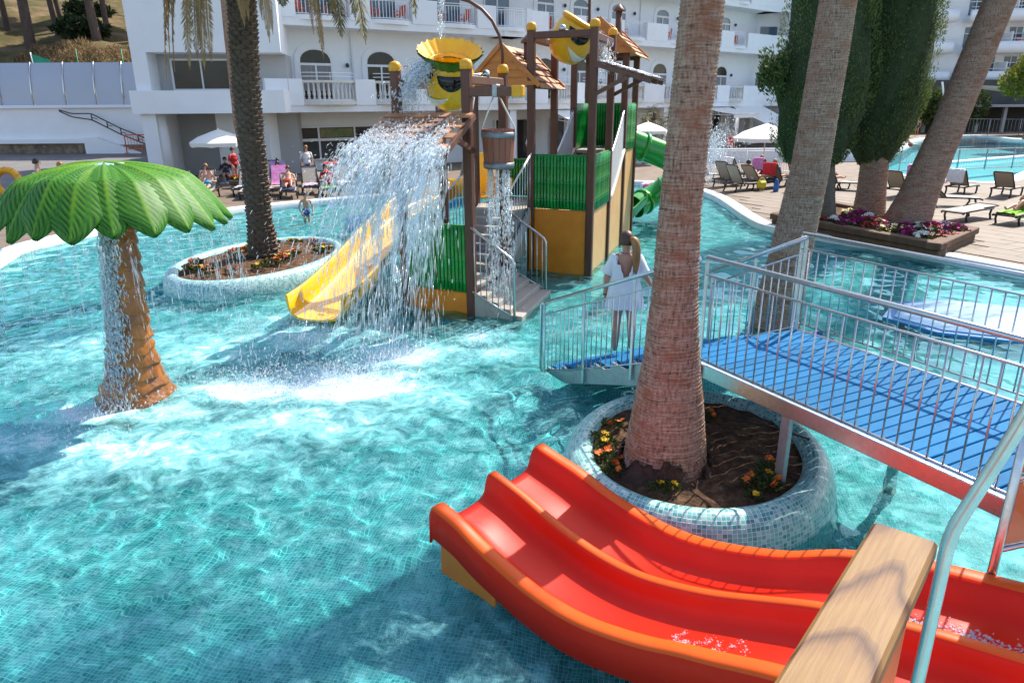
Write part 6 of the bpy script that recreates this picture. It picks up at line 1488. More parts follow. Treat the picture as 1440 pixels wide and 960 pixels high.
# middle right group behind the big palm
MG = [(9.35,31.4,35,58,'lounger seen from behind at the end of the row beside the fountain spray',None),(10.2,30.3,30,50,'lounger holding a reclining sunbather behind the big palm trunk',('navy','navy towel on the lounger under the sunbather','seat')),(11.3,30.9,40,52,'lounger with a red and blue towel next to the sunbather',('red','red towel over the back of a lounger next to the sunbather','over')),
      (12.0,29.4,25,55,'lounger with a turquoise towel beside the dark cypress',('turquoise','turquoise towel on the lounger beside the dark cypress','seat')),(12.6,31.8,40,55,'lounger partly hidden by the dark cypress',None),(14.3,29.4,150,48,'lounger with a red bag behind the cypress trunk',None)]
for x, y, az, bk, lb, tw in MG:
    l, M0 = lounger(lb, x, y, az, bk)
    if tw: towel(M0, *tw, bk)
# right group by the second pool
RG = [(14.7,27.4,35,50,'taupe lounger facing the second pool left of the leaning palm',None),(15.0,24.9,-15,45,'lounger with a turquoise towel beside the leaning palm trunk',('turquoise','turquoise towel hanging off the lounger beside the leaning palm','over')),
      (17.4,28.0,40,48,'taupe lounger with a white towel over its back by the second pool',('white','white towel over the lounger back by the second pool','over')),(18.7,27.3,40,45,'taupe lounger with bare back by the second pool',None),(16.3,29.0,45,55,'lounger with a pink towel close to the second pool coping',('pink','pink towel on the lounger close to the second pool coping','over')),
      (14.2,22.0,-150,2,'flat empty lounger in front of the row by the second pool',None),(15.3,21.3,-150,35,'lounger with a lime towel next to the flat empty one',('lime','lime towel on the lounger next to the flat empty one','seat'))]
for x, y, az, bk, lb, tw in RG:
    l, M0 = lounger(lb, x, y, az, bk)
    if tw: towel(M0, *tw, bk)
XG = [(-13.6,29.6,-85,42,'lounger half hidden by the plastic palm leaves',('white','white towel on the lounger half hidden by the plastic palm','seat')),(-12.0,28.6,-80,30,'lounger at the pool edge in front of the flower barrel',None),(-10.25,31.85,-80,52,'lounger with a purple towel in the second row behind the date palm',('purple','purple towel on the lounger in the second row behind the date palm','back')),
      (-7.9,32.2,-70,50,'lounger with a red towel behind the mauve one',('red','red towel over the lounger behind the mauve one','over')),(-6.2,31.1,-65,48,'lounger with a turquoise towel seen through the waterfall',('turquoise','turquoise towel on a lounger seen through the waterfall','seat')),(-5.2,33.6,-65,50,'lounger beyond the waterfall with a striped towel',('stripes','striped towel on the lounger beyond the waterfall','seat')),
      (-8.9,29.0,-75,35,'lounger at the pool edge with a navy towel beside the date palm',('navy','navy towel on the pool edge lounger beside the date palm','seat')),(-7.5,29.6,-70,38,'lounger at the pool edge with a lime towel near the bathing child',('lime','lime towel on the pool edge lounger near the bathing child','seat')),(-10.4,28.9,-78,40,'lounger with a striped towel at the pool edge beside the date palm trunk',('stripes','striped towel on the pool edge lounger beside the date palm trunk','back')),
      (10.4,33.6,30,55,'lounger under the cream parasol with a white towel',('white','white towel over the lounger under the cream parasol','over')),(11.6,33.2,35,55,'lounger under the cream parasol with a pink towel',('pink','pink towel over the lounger under the cream parasol','over')),(9.3,29.6,28,58,'dark-backed lounger nearest the yellow beach bag',None),(13.2,29.9,35,52,'lounger with a lime towel close behind the cypress',('lime','lime towel on the lounger close behind the cypress','over')),(8.9,33.4,30,55,'lounger at the edge of the fountain spray',None)]
for x, y, az, bk, lb, tw in XG:
    l, M0 = lounger(lb, x, y, az, bk)
    if tw: towel(M0, *tw, bk)
# small props on the decks
def barrel(x, y, label):
    b_ = thing('flower_barrel', label, 'planter', (x, y, .15)); mb = MB(); mb.lathe((x, y, .15), [(.30,0),(.38,.2),(.40,.42),(.36,.42),(.34,.36),(.001,.36)], 18); obj('tub', mb, 'timber_brown', b_)
    for z in (.1, .34): mb = MB(); mb.lathe((x, y, .15+z), [(.36+z*.11,-.03),(.37+z*.11,.03)], 18); obj('hoop', mb, 'hoop_metal', b_)
barrel(-12.1, 32.2, 'half barrel of red flowers between the loungers by the date palm')
for q in range(5): flower(['red','red','orange','red','yellow'][q], -12.1+.2*math.cos(q*1.3), 32.2+.2*math.sin(q*1.3), .52, 1.0, 'bright flowers growing in the half barrel between the loungers', 'flowers in the half barrel', 8, .08)
pmat('bag_yellow', (.70,.55,.02), None, 4, rough=.6); pmat('bottle_blue', (.02,.12,.45), None, 4, rough=.2)
mb = MB(); mb.bevbox((10.25,29.6,.42),(.42,.25,.34),.08,.4); mb.tube(arc_path((10.1,29.55,.58),(10.4,29.65,.58),-.12),.015,5); tag(obj('beach_bag', mb, 'bag_yellow'), 'yellow beach bag in front of the loungers behind the big palm', 'bag')
mb = MB(); mb.lathe((10.75,29.3,.16), [(.10,0),(.11,.05),(.11,.32),(.06,.42),(.05,.5),(.001,.51)], 12); tag(obj('water_bottle', mb, 'bottle_blue'), 'big blue water bottle standing by the yellow beach bag', 'bottle')
def float_ring(x, y, z, r_, t_, m1, m2, label, tilt=0):
    f = thing('swim_ring', label, 'pool float', (x, y, z)); n = 12
    for k in range(n):
        pts = [Vector((math.cos(2*math.pi*(k+q/4)/n)*r_, math.sin(2*math.pi*(k+q/4)/n)*r_, 0)) for q in range(5)]; M = Matrix.Translation((x, y, z)) @ Matrix.Rotation(R(tilt), 4, 'X')
        mb = MB(); mb.tube([M @ p for p in pts], t_, 10, cap=False); obj('segment', mb, m1 if k % 2 else m2, f)
pmat('float_pink', (.80,.12,.35), None, 3, rough=.3); pmat('float_white', (.80,.80,.80), None, 3, rough=.3); pmat('float_yellow', (.85,.42,.01), (.75,.33,.01), 3, rough=.3)
float_ring(6.25, 31.6, .15, .46, .17, 'float_pink', 'float_white', 'pink and white swim ring floating beside the green tube slide')
float_ring(-20.3, 29.3, .75, .48, .14, 'float_yellow', 'float_yellow', 'yellow swim ring standing upright on the deck by the ramp', 88)
# round side table with pink rim by the second pool
tb = thing('side_table', 'small round table with a pink striped top between the loungers by the second pool', 'table', (17.3,28.0,.16)); mb = MB(); mb.lathe((16.6,28.2,.62),[(.001,0),(.34,0),(.36,.03),(.001,.035)],18); obj('table_top', mb, 'float_pink', tb); mb = MB(); mb.lathe((16.6,28.2,.16),[(.2,0),(.03,.05),(.03,.46)],10); obj('leg', mb, 'paint_white', tb)
# terrace fence, pool fence
def bar_fence(name, label, a, b, z, h_, np_, gap, m_):
    f = thing(name, label, 'fence', (*a, z)); a, b = Vector((*a, z)), Vector((*b, z)); L = (b-a).length; up = Vector((0,0,1)); bw = .02 if name != 'glass_pool_fence' else .008
    for zz in (.08, h_): mb = MB(); mb.tube([a+up*zz, b+up*zz], .025, 6); obj('rail', mb, m_, f)
    for i in range(np_+1): mb = MB(); mb.tube([a.lerp(b, i/np_), a.lerp(b, i/np_)+up*(h_+.05)], .035, 6); obj('post', mb, m_, f)
    k = int(L/gap)
    for i in range(1, k): mb = MB(); mb.beam(a.lerp(b, i/k)+up*.08, a.lerp(b, i/k)+up*h_, bw, bw); obj('bar', mb, m_, f)
bar_fence('terrace_fence', 'white barred fence behind the loungers and the cream parasol', (8.4,37.0), (15.6,37.6), .15, 1.1, 4, .13, 'paint_white')
bar_fence('pool_fence', 'pale metal fence along the far side of the second pool', (47.5,78.5), (56,72), .15, 1.6, 4, .3, 'galvanised')
bar_fence('glass_pool_fence', 'low thin metal fence along the near edge of the second pool', (18.0,36.6), (30.5,40.2), .15, 1.05, 7, .17, 'galvanised')
mb = MB(); mb.box((14.5,44.5,.55),(14,.3,.8)); tag(obj('terrace_wall', mb, 'render_white'), 'low white terrace wall behind the parasol and loungers', 'wall')
# shade sail and its leaning pole
sl = thing('shade_sail', 'cream triangular shade sail on a leaning steel pole by the second pool', 'shade sail', (45.5, 78, .15))
mb = MB(); mb.tube([(46.2,78,.1),(44.6,78,5.4)], .09, 8); obj('pole', mb, 'paint_white', sl)
def sail_pt(u, v): a, b, c = Vector((44.6,78,5.35)), Vector((62,80,3.6)), Vector((60,70,4.6)); p = a*(1-u)+(b*(1-v)+c*v)*u; p.z -= 1.0*u*(1-u)+.5*u*v*(1-v)*4; return p
mb = MB(); mb.sheet([[sail_pt(.04+.96*i/8, j/5) for j in range(6)] for i in range(9)], True); obj('cloth', mb, 'parasol_cloth', sl)
mb = MB(); mb.tube([(60,70,.1),(60,70,4.7)], .09, 8); obj('pole', mb, 'paint_white', sl)
# fountain spray post beside the loungers is part of the splash set; dark terrace chairs under the sail
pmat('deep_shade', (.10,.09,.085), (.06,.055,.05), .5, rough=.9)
tp = thing('terrace_pavilion', 'dark open pavilion under the trees beyond the second pool', 'pavilion', (50, 86, .15))
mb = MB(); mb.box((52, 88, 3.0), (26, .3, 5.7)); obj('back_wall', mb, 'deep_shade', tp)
for x in np.arange(41, 64, 3.0): mb = MB(); mb.box((x, 84.5, 1.5), (.35, .35, 2.8)); obj('column', mb, 'render_grey', tp)
mb = MB(); mb.box((52, 86, 2.98), (26, 4.5, .25)); obj('roof', mb, 'render_grey', tp)

# ------------------------------------------------------------------ people
pmat('skin', (.55,.29,.19), (.48,.24,.155), 12, rough=.5); pmat('skin_tan', (.42,.21,.13), (.36,.17,.10), 12, rough=.5)
pmat('hair_brown', (.10,.045,.022), (.05,.022,.012), 30, stretch=(1,1,.2), rough=.5); pmat('hair_blond', (.42,.20,.06), (.20,.085,.03), 26, stretch=(1,1,.15), rough=.5); pmat('hair_dark', (.03,.02,.015), None, 20, rough=.5); pmat('hair_grey', (.45,.42,.40), None, 20, rough=.6)
pmat('blouse_white', (.80,.79,.80), (.72,.71,.74), 9, rough=.85, bump=.35, bscale=30, bdist=.02)
pmat('shorts_blue', (.03,.10,.30), None, 6, rough=.8); pmat('shirt_white', (.75,.73,.72), None, 6, rough=.85); pmat('shirt_red', (.5,.02,.03), None, 6, rough=.85); pmat('swim_blue', (.03,.30,.50), None, 6, rough=.7); pmat('shorts_red', (.65,.04,.03), None, 6, rough=.8); pmat('shirt_navy', (.03,.04,.09), None, 6, rough=.85)
def skinned(name, joints, edges, m_, parent=None, sub=2, root='pelvis'):
    """continuous body grown over a joint graph: joints {name: (pos, radius or (rx, ry))}"""
    names = list(joints); me = bpy.data.meshes.new(name); me.from_pydata([joints[k][0] for k in names], [(names.index(a), names.index(b)) for a, b in edges], [])
    o = bpy.data.objects.new(name, me); COL.objects.link(o)
    md = o.modifiers.new('skin', 'SKIN'); md.use_smooth_shade = True; md.branch_smoothing = .6
    for i, k in enumerate(names):
        r_ = joints[k][1]; sv = me.skin_vertices[0].data[i]; sv.radius = r_ if hasattr(r_, '__len__') else (r_, r_); sv.use_root = (k == root)
    sb = o.modifiers.new('sub', 'SUBSURF'); sb.levels = sub; sb.render_levels = sub
    dg = bpy.context.evaluated_depsgraph_get(); ev = o.evaluated_get(dg); nm = bpy.data.meshes.new_from_object(ev); bpy.data.objects.remove(o)
    nm.name = name; nm.materials.clear(); 
    nm.polygons.foreach_set('use_smooth', [True]*len(nm.polygons))
    return link(name, nm, m_, parent)
def hand(J, E, wrist, d, side, pfx, curl=.5, s_=1.0):
    """palm and five fingers from the wrist joint, d = pointing direction, side = towards the thumb"""
    w_ = Vector(J[wrist][0]); d = Vector(d).normalized(); sd = Vector(side); sd = (sd-d*sd.dot(d)).normalized(); nn = d.cross(sd)
    J[pfx+'palm'] = (tuple(w_+d*.05*s_), (.026*s_, .017*s_)); E.append((wrist, pfx+'palm'))
    for i, (off, ln) in enumerate(((.030,.055),(.011,.070),(-.010,.066),(-.029,.05))):
        a = w_+d*.088*s_+sd*off*s_; b = a+d*ln*.5*s_+nn*curl*.02*s_; c = b+d*ln*.45*s_*(1-curl*.5)+nn*curl*.045*s_
        for k, p, r_ in (('a', a, .0105), ('b', b, .009), ('c', c, .0075)): J[f'{pfx}f{i}{k}'] = (tuple(p), r_*s_)
        E += [(pfx+'palm', f'{pfx}f{i}a'), (f'{pfx}f{i}a', f'{pfx}f{i}b'), (f'{pfx}f{i}b', f'{pfx}f{i}c')]
    a = w_+d*.035*s_+sd*.035*s_; b = a+(d*.7+sd*.6)*.045*s_+nn*.01*s_
    J[pfx+'ta'] = (tuple(a), .012*s_); J[pfx+'tb'] = (tuple(b), .009*s_); E += [(pfx+'palm', pfx+'ta'), (pfx+'ta', pfx+'tb')]
def head(parent, c, r_, look, hair, hair_len=0, skin_='skin'):
    """face details on a head centred at c: look = facing direction"""
    c = Vector(c); f = Vector(look).normalized(); up = Vector((0, 0, 1)); s_ = f.cross(up).normalized()
    mb = MB()
    M = Matrix((s_, f, up)).transposed().to_4x4(); M.translation = c
    rows = []
    n = 16
    for i in range(9):                    # hair cap
        ph = math.pi*(i/8)*.62; row = []
        for j in range(n):
            a = 2*math.pi*j/n; fr = math.sin(a)       # front is +f
            p2 = ph*(1 if fr < .25 else 1-.42*(fr-.25)/.75)
            row.append(M @ Vector((r_*.98*math.sin(p2)*math.cos(a), r_*1.12*math.sin(p2)*math.sin(a)-.01, r_*1.30*math.cos(p2)-hair_len*0)))
        rows.append(row)
    mb.sheet(rows, True, close=True); h_ = obj('hair', mb, hair, parent)
    return h_, M
def person(label, base, scale, J, E, m_skin, look, hair, extras=None, sub=1):
    pass
# the woman on the steps, seen from behind
wm = thing('person', 'person in a loose white V-backed dress with a long ponytail standing on the blue steps', 'person', tuple(sp_(2.62, .98, .15)))
WB = sp_(2.62, .98, 0); step_z = lambda s_: BZ-(int((s_-.25)/((SLEN-.3)/NS))+1)*BZ/(NS+.6)
fwd = Vector((.12, .99, 0)).normalized(); rt = Vector((fwd.y, -fwd.x, 0)); wz = step_z(2.62)
def wp(r_, f_, z): q = WB+(rt*r_+fwd*f_)*1.06; return (q.x, q.y, wz+z*1.03)
J = {'pelvis': (wp(0,0,.86), (.155,.115)), 'waist': (wp(.0,.0,1.03), (.125,.095)), 'chest': (wp(.0,.01,1.22), (.145,.10)), 'shc': (wp(0,.0,1.345), (.10,.075)), 'neck': (wp(.0,.015,1.43), .048), 'skull': (wp(-.01,.03,1.55), (.088,.098)), 'crown': (wp(-.01,.02,1.625), (.066,.076)),
     'hipL': (wp(-.09,0,.80), (.112,.112)), 'kneeL': (wp(-.10,.01,.46), .070), 'calfL': (wp(-.10,-.02,.33), .072), 'ankL': (wp(-.10,-.01,.075), .044), 'ballL': (wp(-.105,.10,.03), (.046,.03)), 'toeL': (wp(-.098,.16,.022), (.03,.018)),
     'hipR': (wp(.09,.0,.80), (.112,.112)), 'kneeR': (wp(.105,.05,.47), .070), 'calfR': (wp(.11,.02,.34), .071), 'ankR': (wp(.115,.04,.085), .044), 'ballR': (wp(.125,.14,.032), (.046,.03)), 'toeR': (wp(.12,.20,.024), (.03,.018)),
     'shL': (wp(-.17,0,1.335), .060), 'elbL': (wp(-.245,-.01,1.07), .048), 'wrL': (wp(-.255,.05,.83), .032), 'shR': (wp(.17,0,1.335), .060), 'elbR': (wp(.265,-.01,1.08), .048), 'wrR': (wp(.35,.14,.93), .032)}
E_ = [('pelvis','waist'),('waist','chest'),('chest','shc'),('shc','neck'),('neck','skull'),('skull','crown'),('pelvis','hipL'),('hipL','kneeL'),('kneeL','calfL'),('calfL','ankL'),('ankL','ballL'),('ballL','toeL'),('pelvis','hipR'),('hipR','kneeR'),('kneeR','calfR'),('calfR','ankR'),('ankR','ballR'),('ballR','toeR'),('shc','shL'),('shL','elbL'),('elbL','wrL'),('shc','shR'),('shR','elbR'),('elbR','wrR')]
hand(J, E_, 'wrL', fwd*.2+Vector((0,0,-1)), rt*.3+fwd, 'L', .4, .95); hand(J, E_, 'wrR', rt*.5+fwd*.7+Vector((0,0,-.35)), -rt+fwd*.3, 'R', .7, .95)
skinned('body', J, E_, 'skin', wm)
# dress: lofted rings round the body with a V cut at the back
rings = [(1.415,.075,.062),(1.385,.135,.085),(1.345,.20,.108),(1.28,.20,.132),(1.18,.195,.138),(1.06,.182,.132),(1.0,.182,.134),(.92,.205,.15),(.82,.225,.165),(.72,.235,.172),(.66,.24,.178)]
n = 40; rows = []
for k, (z, rx, ry) in enumerate(rings):
    row = []
    for j in range(n):
        a = 2*math.pi*j/n; fold = 1.04+(.045*math.sin(a*9+z*4)+.028*math.sin(a*15-z*7))*(.15 if z > 1.2 else min(1, .15+(1.2-z)*2.6))+.018*math.sin(a*5+z*16)+.012*math.sin(a*11-z*24)
        row.append(wp(rx*fold*math.cos(a), ry*fold*math.sin(a), z+(.012*math.sin(a*7) if k == len(rings)-1 else 0)))
    rows.append(row)
mb = MB(); mb.sheet(rows, True, close=True)
keep = []
for fi, f in enumerate(mb.f):
    c = sum((Vector(mb.v[i]) for i in f), Vector((0, 0, 0)))/len(f)-Vector((WB.x, WB.y, wz)); lr, lf, lz = c.dot(rt), c.dot(fwd), c.z
    if lf < -.01 and lz > 1.10 and abs(lr) < (lz-1.08)*.42: continue         # the open V
    if lf > .02 and lz > 1.36 and abs(lr) < .07: continue
    keep.append(fi)
mb.f = [mb.f[i] for i in keep]; mb.sm = [mb.sm[i] for i in keep]
d_ = obj('dress', mb, 'blouse_white', wm); so = d_.modifiers.new('cloth', 'SOLIDIFY'); so.thickness = .006; ss = d_.modifiers.new('sub', 'SUBSURF'); ss.levels = 1; ss.render_levels = 1
for s_ in (-1, 1):
    a, b = Vector(wp(s_*.13,0,1.375)), Vector(wp(s_*.245,-.005,1.13)); d = (b-a).normalized(); x = d.cross(fwd).normalized(); y = d.cross(x); rows = []
    for t_, r_ in ((0,.070),(.25,.078),(.6,.078),(.85,.082),(1.0,.088)): rows.append([a.lerp(b, t_)+(x*math.cos(2*math.pi*j/14)+y*math.sin(2*math.pi*j/14))*r_*(1+.05*math.sin(j*2.2+t_*5)) for j in range(14)])
    mb = MB(); mb.sheet(rows, True, close=True); obj('sleeve', mb, 'blouse_white', d_)
lookd = (fwd-rt*.55)
h_, HM = head(wm, wp(-.01,.02,1.575), .108, lookd, 'hair_brown')
mb = MB(); pts = [wp(.04,-.055,1.60), wp(.085,-.115,1.60), wp(.115,-.125,1.50), wp(.122,-.115,1.36), wp(.118,-.11,1.22), wp(.112,-.105,1.12)]; mb.tube(spline(pts, 14), [.03,.038,.048,.054,.058,.06,.06,.058,.055,.052,.048,.042,.034,.022,.008], 12)
for k in range(14): 
    q = rnd.uniform(-.04,.04); w2 = rnd.uniform(-.03,.03); mb.tube([wp(.09+q*.3,-.12+w2*.3,1.58), wp(.118+q,-.125+w2,1.38), wp(.113+q*1.1,-.108+w2,1.10+rnd.uniform(-.03,.05))], [.012,.012,.003], 5)
obj('ponytail', mb, 'hair_blond', wm)
mb = MB(); mb.ball(wp(.062,-.085,1.605), .026); obj('hair_tie', mb, 'hair_dark', wm)
for s_ in (-1, 1):
    mb = MB(); mb.ball(HM @ Vector((s_*.088, -.005, -.02)), .022, (.5,1,1.4), 8, 6); obj('ear', mb, 'skin', wm)
    mb = MB(); mb.ball(HM @ Vector((s_*.034, .088, .005)), .012, n=8, m=6); obj('eye', mb, 'smile_white', wm)
mb = MB(); mb.ball(HM @ Vector((0, .100, -.025)), .018, (.8,1,1.5), 8, 6); obj('nose', mb, 'skin', wm)
mb = MB(); mb.ball(HM @ Vector((0, .090, -.062)), .02, (1.2,.4,.35), 8, 6); obj('mouth', mb, 'shorts_red', wm)
pmat('bracelet', (.05,.03,.03), None, 5, rough=.4); mb = MB(); w0 = Vector(J['wrL'][0]); mb.lathe(w0, [(.030,-.012),(.034,0),(.030,.012)], 12); obj('bracelet', mb, 'bracelet', wm)
mb = MB()
for j in range(10):
    a0 = math.pi*(j/9)*1.0+math.pi; mb.ball(wp(.075*math.cos(a0), .06*math.sin(a0)*.6-.01, 1.425-.012*math.sin(j/9*math.pi)), .009, n=6, m=4)
obj('necklace', mb, 'towel_purple', wm)
# generic figures: standing or reclining, built from one joint graph each
def figure(label, base, yaw_, h_, pose, skin_, hair, clothes, arms=None):
    t = thing('person', label, 'person', base); k = h_/1.70; F = Vector((math.cos(R(yaw_)), math.sin(R(yaw_)), 0)); Rr = Vector((F.y, -F.x, 0)); B = Vector(base)
    def p(r_, f_, z): q = B+(Rr*r_+F*f_+Vector((0, 0, z)))*k; return (q.x, q.y, q.z)
    def r(q): return tuple(x*k for x in q) if hasattr(q, '__len__') else q*k
    if pose == 'stand':
        S = {'pelvis': (p(0,0,.92),(.145,.105)),'waist':(p(0,0,1.08),(.13,.09)),'chest':(p(0,.0,1.28),(.155,.10)),'shc':(p(0,0,1.40),(.10,.07)),'neck':(p(0,.01,1.48),.048),'skull':(p(0,.02,1.59),(.075,.085)),'crown':(p(0,.01,1.65),(.055,.065)),
             'hipL':(p(-.08,0,.86),.085),'kneeL':(p(-.09,.02,.48),.055),'ankL':(p(-.09,0,.08),.035),'toeL':(p(-.10,.14,.03),(.035,.022)),'hipR':(p(.08,0,.86),.085),'kneeR':(p(.09,.0,.48),.055),'ankR':(p(.10,-.02,.08),.035),'toeR':(p(.11,.12,.03),(.035,.022)),
             'shL':(p(-.18,0,1.39),.05),'elbL':(p(-.27,-.03,1.13),.038),'wrL':(p(-.22,.10,.93),.026),'shR':(p(.18,0,1.39),.05),'elbR':(p(.27,-.03,1.13),.038),'wrR':(p(.22,.10,.93),.026)}
    elif pose == 'hips':
        S = None
    else:   # reclining on a lounger: seat height .36, back raised, feet along F
        S = {'pelvis': (p(0,.0,.48),(.14,.11)),'waist':(p(0,-.14,.58),(.13,.10)),'chest':(p(0,-.30,.73),(.155,.11)),'shc':(p(0,-.38,.84),(.10,.08)),'neck':(p(0,-.42,.92),.048),'skull':(p(0,-.44,1.03),(.075,.085)),'crown':(p(0,-.45,1.09),(.055,.065)),
             'hipL':(p(-.08,.08,.47),.085),'kneeL':(p(-.11,.46,.66 if pose == 'knees' else .48),.055),'ankL':(p(-.10,.82,.43),.035),'toeL':(p(-.11,.90,.52),(.032,.024)),'hipR':(p(.08,.08,.47),.085),'kneeR':(p(.11,.47,.50),.055),'ankR':(p(.10,.86,.43),.035),'toeR':(p(.11,.94,.52),(.032,.024)),
             'shL':(p(-.18,-.37,.82),.05),'elbL':(p(-.28,-.22,.60),.038),'wrL':(p(-.16,.0,.66),.026),'shR':(p(.18,-.37,.82),.05),'elbR':(p(.28,-.22,.60),.038),'wrR':(p(.16,.0,.66),.026)}
    if pose == 'sit':
        for a in ('chest','shc','neck','skull','crown','shL','shR'): q = S[a]; S[a] = ((q[0][0]+F.x*.16*k, q[0][1]+F.y*.16*k, q[0][2]+.06*k), q[1])
    S = {a: (q[0], r(q[1])) for a, q in S.items()}
    ED = [('pelvis','waist'),('waist','chest'),('chest','shc'),('shc','neck'),('neck','skull'),('skull','crown')]+[e for s_ in 'LR' for e in (('pelvis','hip'+s_),('hip'+s_,'knee'+s_),('knee'+s_,'ank'+s_),('ank'+s_,'toe'+s_),('shc','sh'+s_),('sh'+s_,'elb'+s_),('elb'+s_,'wr'+s_))]
    for s_ in 'LR':
        d = (Vector(S['wr'+s_][0])-Vector(S['elb'+s_][0])).normalized(); hand(S, ED, 'wr'+s_, d, Rr*(1 if s_ == 'L' else -1)+Vector((0,0,.3)), s_, .5, k)
    b_ = skinned('body', S, ED, skin_, t, sub=1)
    if B.z < 0: wet(b_)
    hc = (Vector(S['skull'][0])+Vector(S['crown'][0]))/2; hh, HM_ = head(t, hc-Vector((0,0,.01*k)), .094*k, F, hair)
    mb = MB(); mb.ball(HM_ @ Vector((0, .098*k, -.025*k)), .018*k, (.8,1,1.4), 6, 5); obj('nose', mb, skin_, t)
    for s_ in (-1, 1): mb = MB(); mb.ball(HM_ @ Vector((s_*.034*k, .086*k, .008*k)), .011*k, n=6, m=4); obj('eye', mb, 'hair_dark', t)
    def wrap(nm, js, grow, m_):
        for a, b in js:
            A, Bq = Vector(S[a][0]), Vector(S[b][0]); ra = max(S[a][1]) if hasattr(S[a][1], '__len__') else S[a][1]; rb = max(S[b][1]) if hasattr(S[b][1], '__len__') else S[b][1]
            mb = MB(); mb.tube([A, A.lerp(Bq, .5), Bq], [ra*grow, (ra+rb)/2*grow, rb*grow], 12); obj(nm, mb, m_, t)
    if 'shirt' in clothes: wrap('shirt', [('pelvis','waist'),('waist','chest'),('chest','shc'),('shL','elbL'),('shR','elbR')], 1.16, clothes['shirt'])
    if 'shorts' in clothes: wrap('shorts', [('waist','pelvis'),('hipL','kneeL'),('hipR','kneeR')] if clothes.get('long') else [('waist','pelvis'),('pelvis','hipL'),('pelvis','hipR')], 1.14, clothes['shorts'])
    return t
figure('person, a bare-chested child in blue trunks standing in the pool by the long planter', (-6.75, 23.6, POOL_Z), -60, 1.42, 'stand', 'skin', 'hair_brown', {'shorts': 'shorts_blue'})
figure('person with dark hair and bare shoulders standing on the deck behind the plastic palm', (-15.7, 24.2, .16), 30, 1.84, 'stand', 'skin', 'hair_dark', {'shorts': 'shorts_blue'})
figure('person, a child in a blue top standing beside the dark-haired adult by the ramp', (-15.05, 24.4, .16), 20, 1.72, 'stand', 'skin', 'hair_blond', {'shirt': 'swim_blue', 'shorts': 'shorts_blue'})
figure('person reclining on a lounger in blue beside the flower barrel', (-12.83,30.45,.16), -80, 1.7, 'recline', 'skin', 'hair_blond', {'shorts': 'shirt_navy'})
figure('person in a white shirt sitting up on a lounger near the waterfall', (-7.77,33.00,.16), -50, 1.75, 'sit', 'skin', 'hair_grey', {'shirt': 'shirt_white', 'shorts': 'towel_purple'})
figure('person with bent knees and a red bag resting on a lounger beside the rainbow towel', (-6.37,33.39,.16), -75, 1.7, 'knees', 'skin_tan', 'hair_brown', {'shirt': 'shirt_white', 'shorts': 'shorts_red'})
figure('person with long dark hair sitting in blue behind the date palm', (-10.62,33.20,.16), -80, 1.65, 'sit', 'skin_tan', 'hair_dark', {'shirt': 'swim_blue', 'shorts': 'shirt_navy'})
figure('person in dark clothes seated in the shade of the cream parasol by the hotel', (-13.12,33.58,.16), -70, 1.7, 'sit', 'skin', 'hair_dark', {'shirt': 'shirt_navy', 'shorts': 'shirt_navy'})
figure('person with dark hair reclining shirtless on a lounger behind the big palm trunk', (10.22,30.35,.16), 30, 1.78, 'recline', 'skin', 'hair_dark', {'shorts': 'shirt_white'})
figure('person in a blue and red top sitting on a lounger next to the reclining one', (11.35,30.95,.16), 40, 1.65, 'sit', 'skin', 'hair_blond', {'shirt': 'shorts_blue', 'shorts': 'shorts_red'})
figure('person in red standing on the terrace under the white awning', (13.6,45.6,.15), -90, 1.75, 'stand', 'skin', 'hair_dark', {'shirt': 'shirt_red', 'shorts': 'shirt_navy', 'long': 1})
figure('person in dark swim shorts standing at the end of the second pool', (41.5,75.6,.15), -120, 1.75, 'stand', 'skin', 'hair_brown', {'shorts': 'shirt_navy'})
figure('person lying on the coping beside the second pool with a white cap', (31.0,57.0,-.1), 10, 1.7, 'recline', 'skin', 'hair_grey', {'shorts': 'shorts_red'})
figure('person in red trunks sitting on the lounger with the lime towel', (15.35,21.35,.16), -150, 1.75, 'knees', 'skin', 'hair_brown', {'shorts': 'towel_lime'})

figure('person lying back on the purple towel behind the date palm', (-10.23,31.84,.16), -80, 1.68, 'knees', 'skin_tan', 'hair_dark', {'shorts': 'shorts_red'})
figure('person in white sitting on the lounger with the red towel behind the mauve one', (-7.91,32.28,.16), -70, 1.7, 'sit', 'skin', 'hair_brown', {'shirt': 'shirt_white', 'shorts': 'shirt_navy'})
figure('person reclining in front of the flower barrel at the pool edge', (-11.97,28.61,.16), -80, 1.7, 'recline', 'skin', 'hair_brown', {'shorts': 'swim_blue'})
figure('person sitting on the turquoise towel seen through the waterfall', (-6.18,31.12,.16), -65, 1.72, 'sit', 'skin', 'hair_grey', {'shorts': 'shorts_blue'})
figure('person in a red top sitting under the cream parasol near the terrace fence', (11.6,33.25,.16), 35, 1.66, 'sit', 'skin', 'hair_blond', {'shirt': 'shirt_red', 'shorts': 'shirt_navy'})
figure('person reclining on the lounger with the lime towel behind the cypress', (13.2,29.95,.16), 35, 1.7, 'knees', 'skin_tan', 'hair_dark', {'shorts': 'shorts_red'})
figure('person standing in dark clothes on the terrace beside the bushy low palm', (7.3,43.2,.15), -60, 1.75, 'stand', 'skin', 'hair_dark', {'shirt': 'shirt_navy', 'shorts': 'shirt_navy', 'long': 1})
figure('person in a white shirt standing on the terrace under the tower-side awning', (1.2,44.2,.15), -80, 1.75, 'stand', 'skin', 'hair_brown', {'shirt': 'shirt_white', 'shorts': 'shirt_navy', 'long': 1})

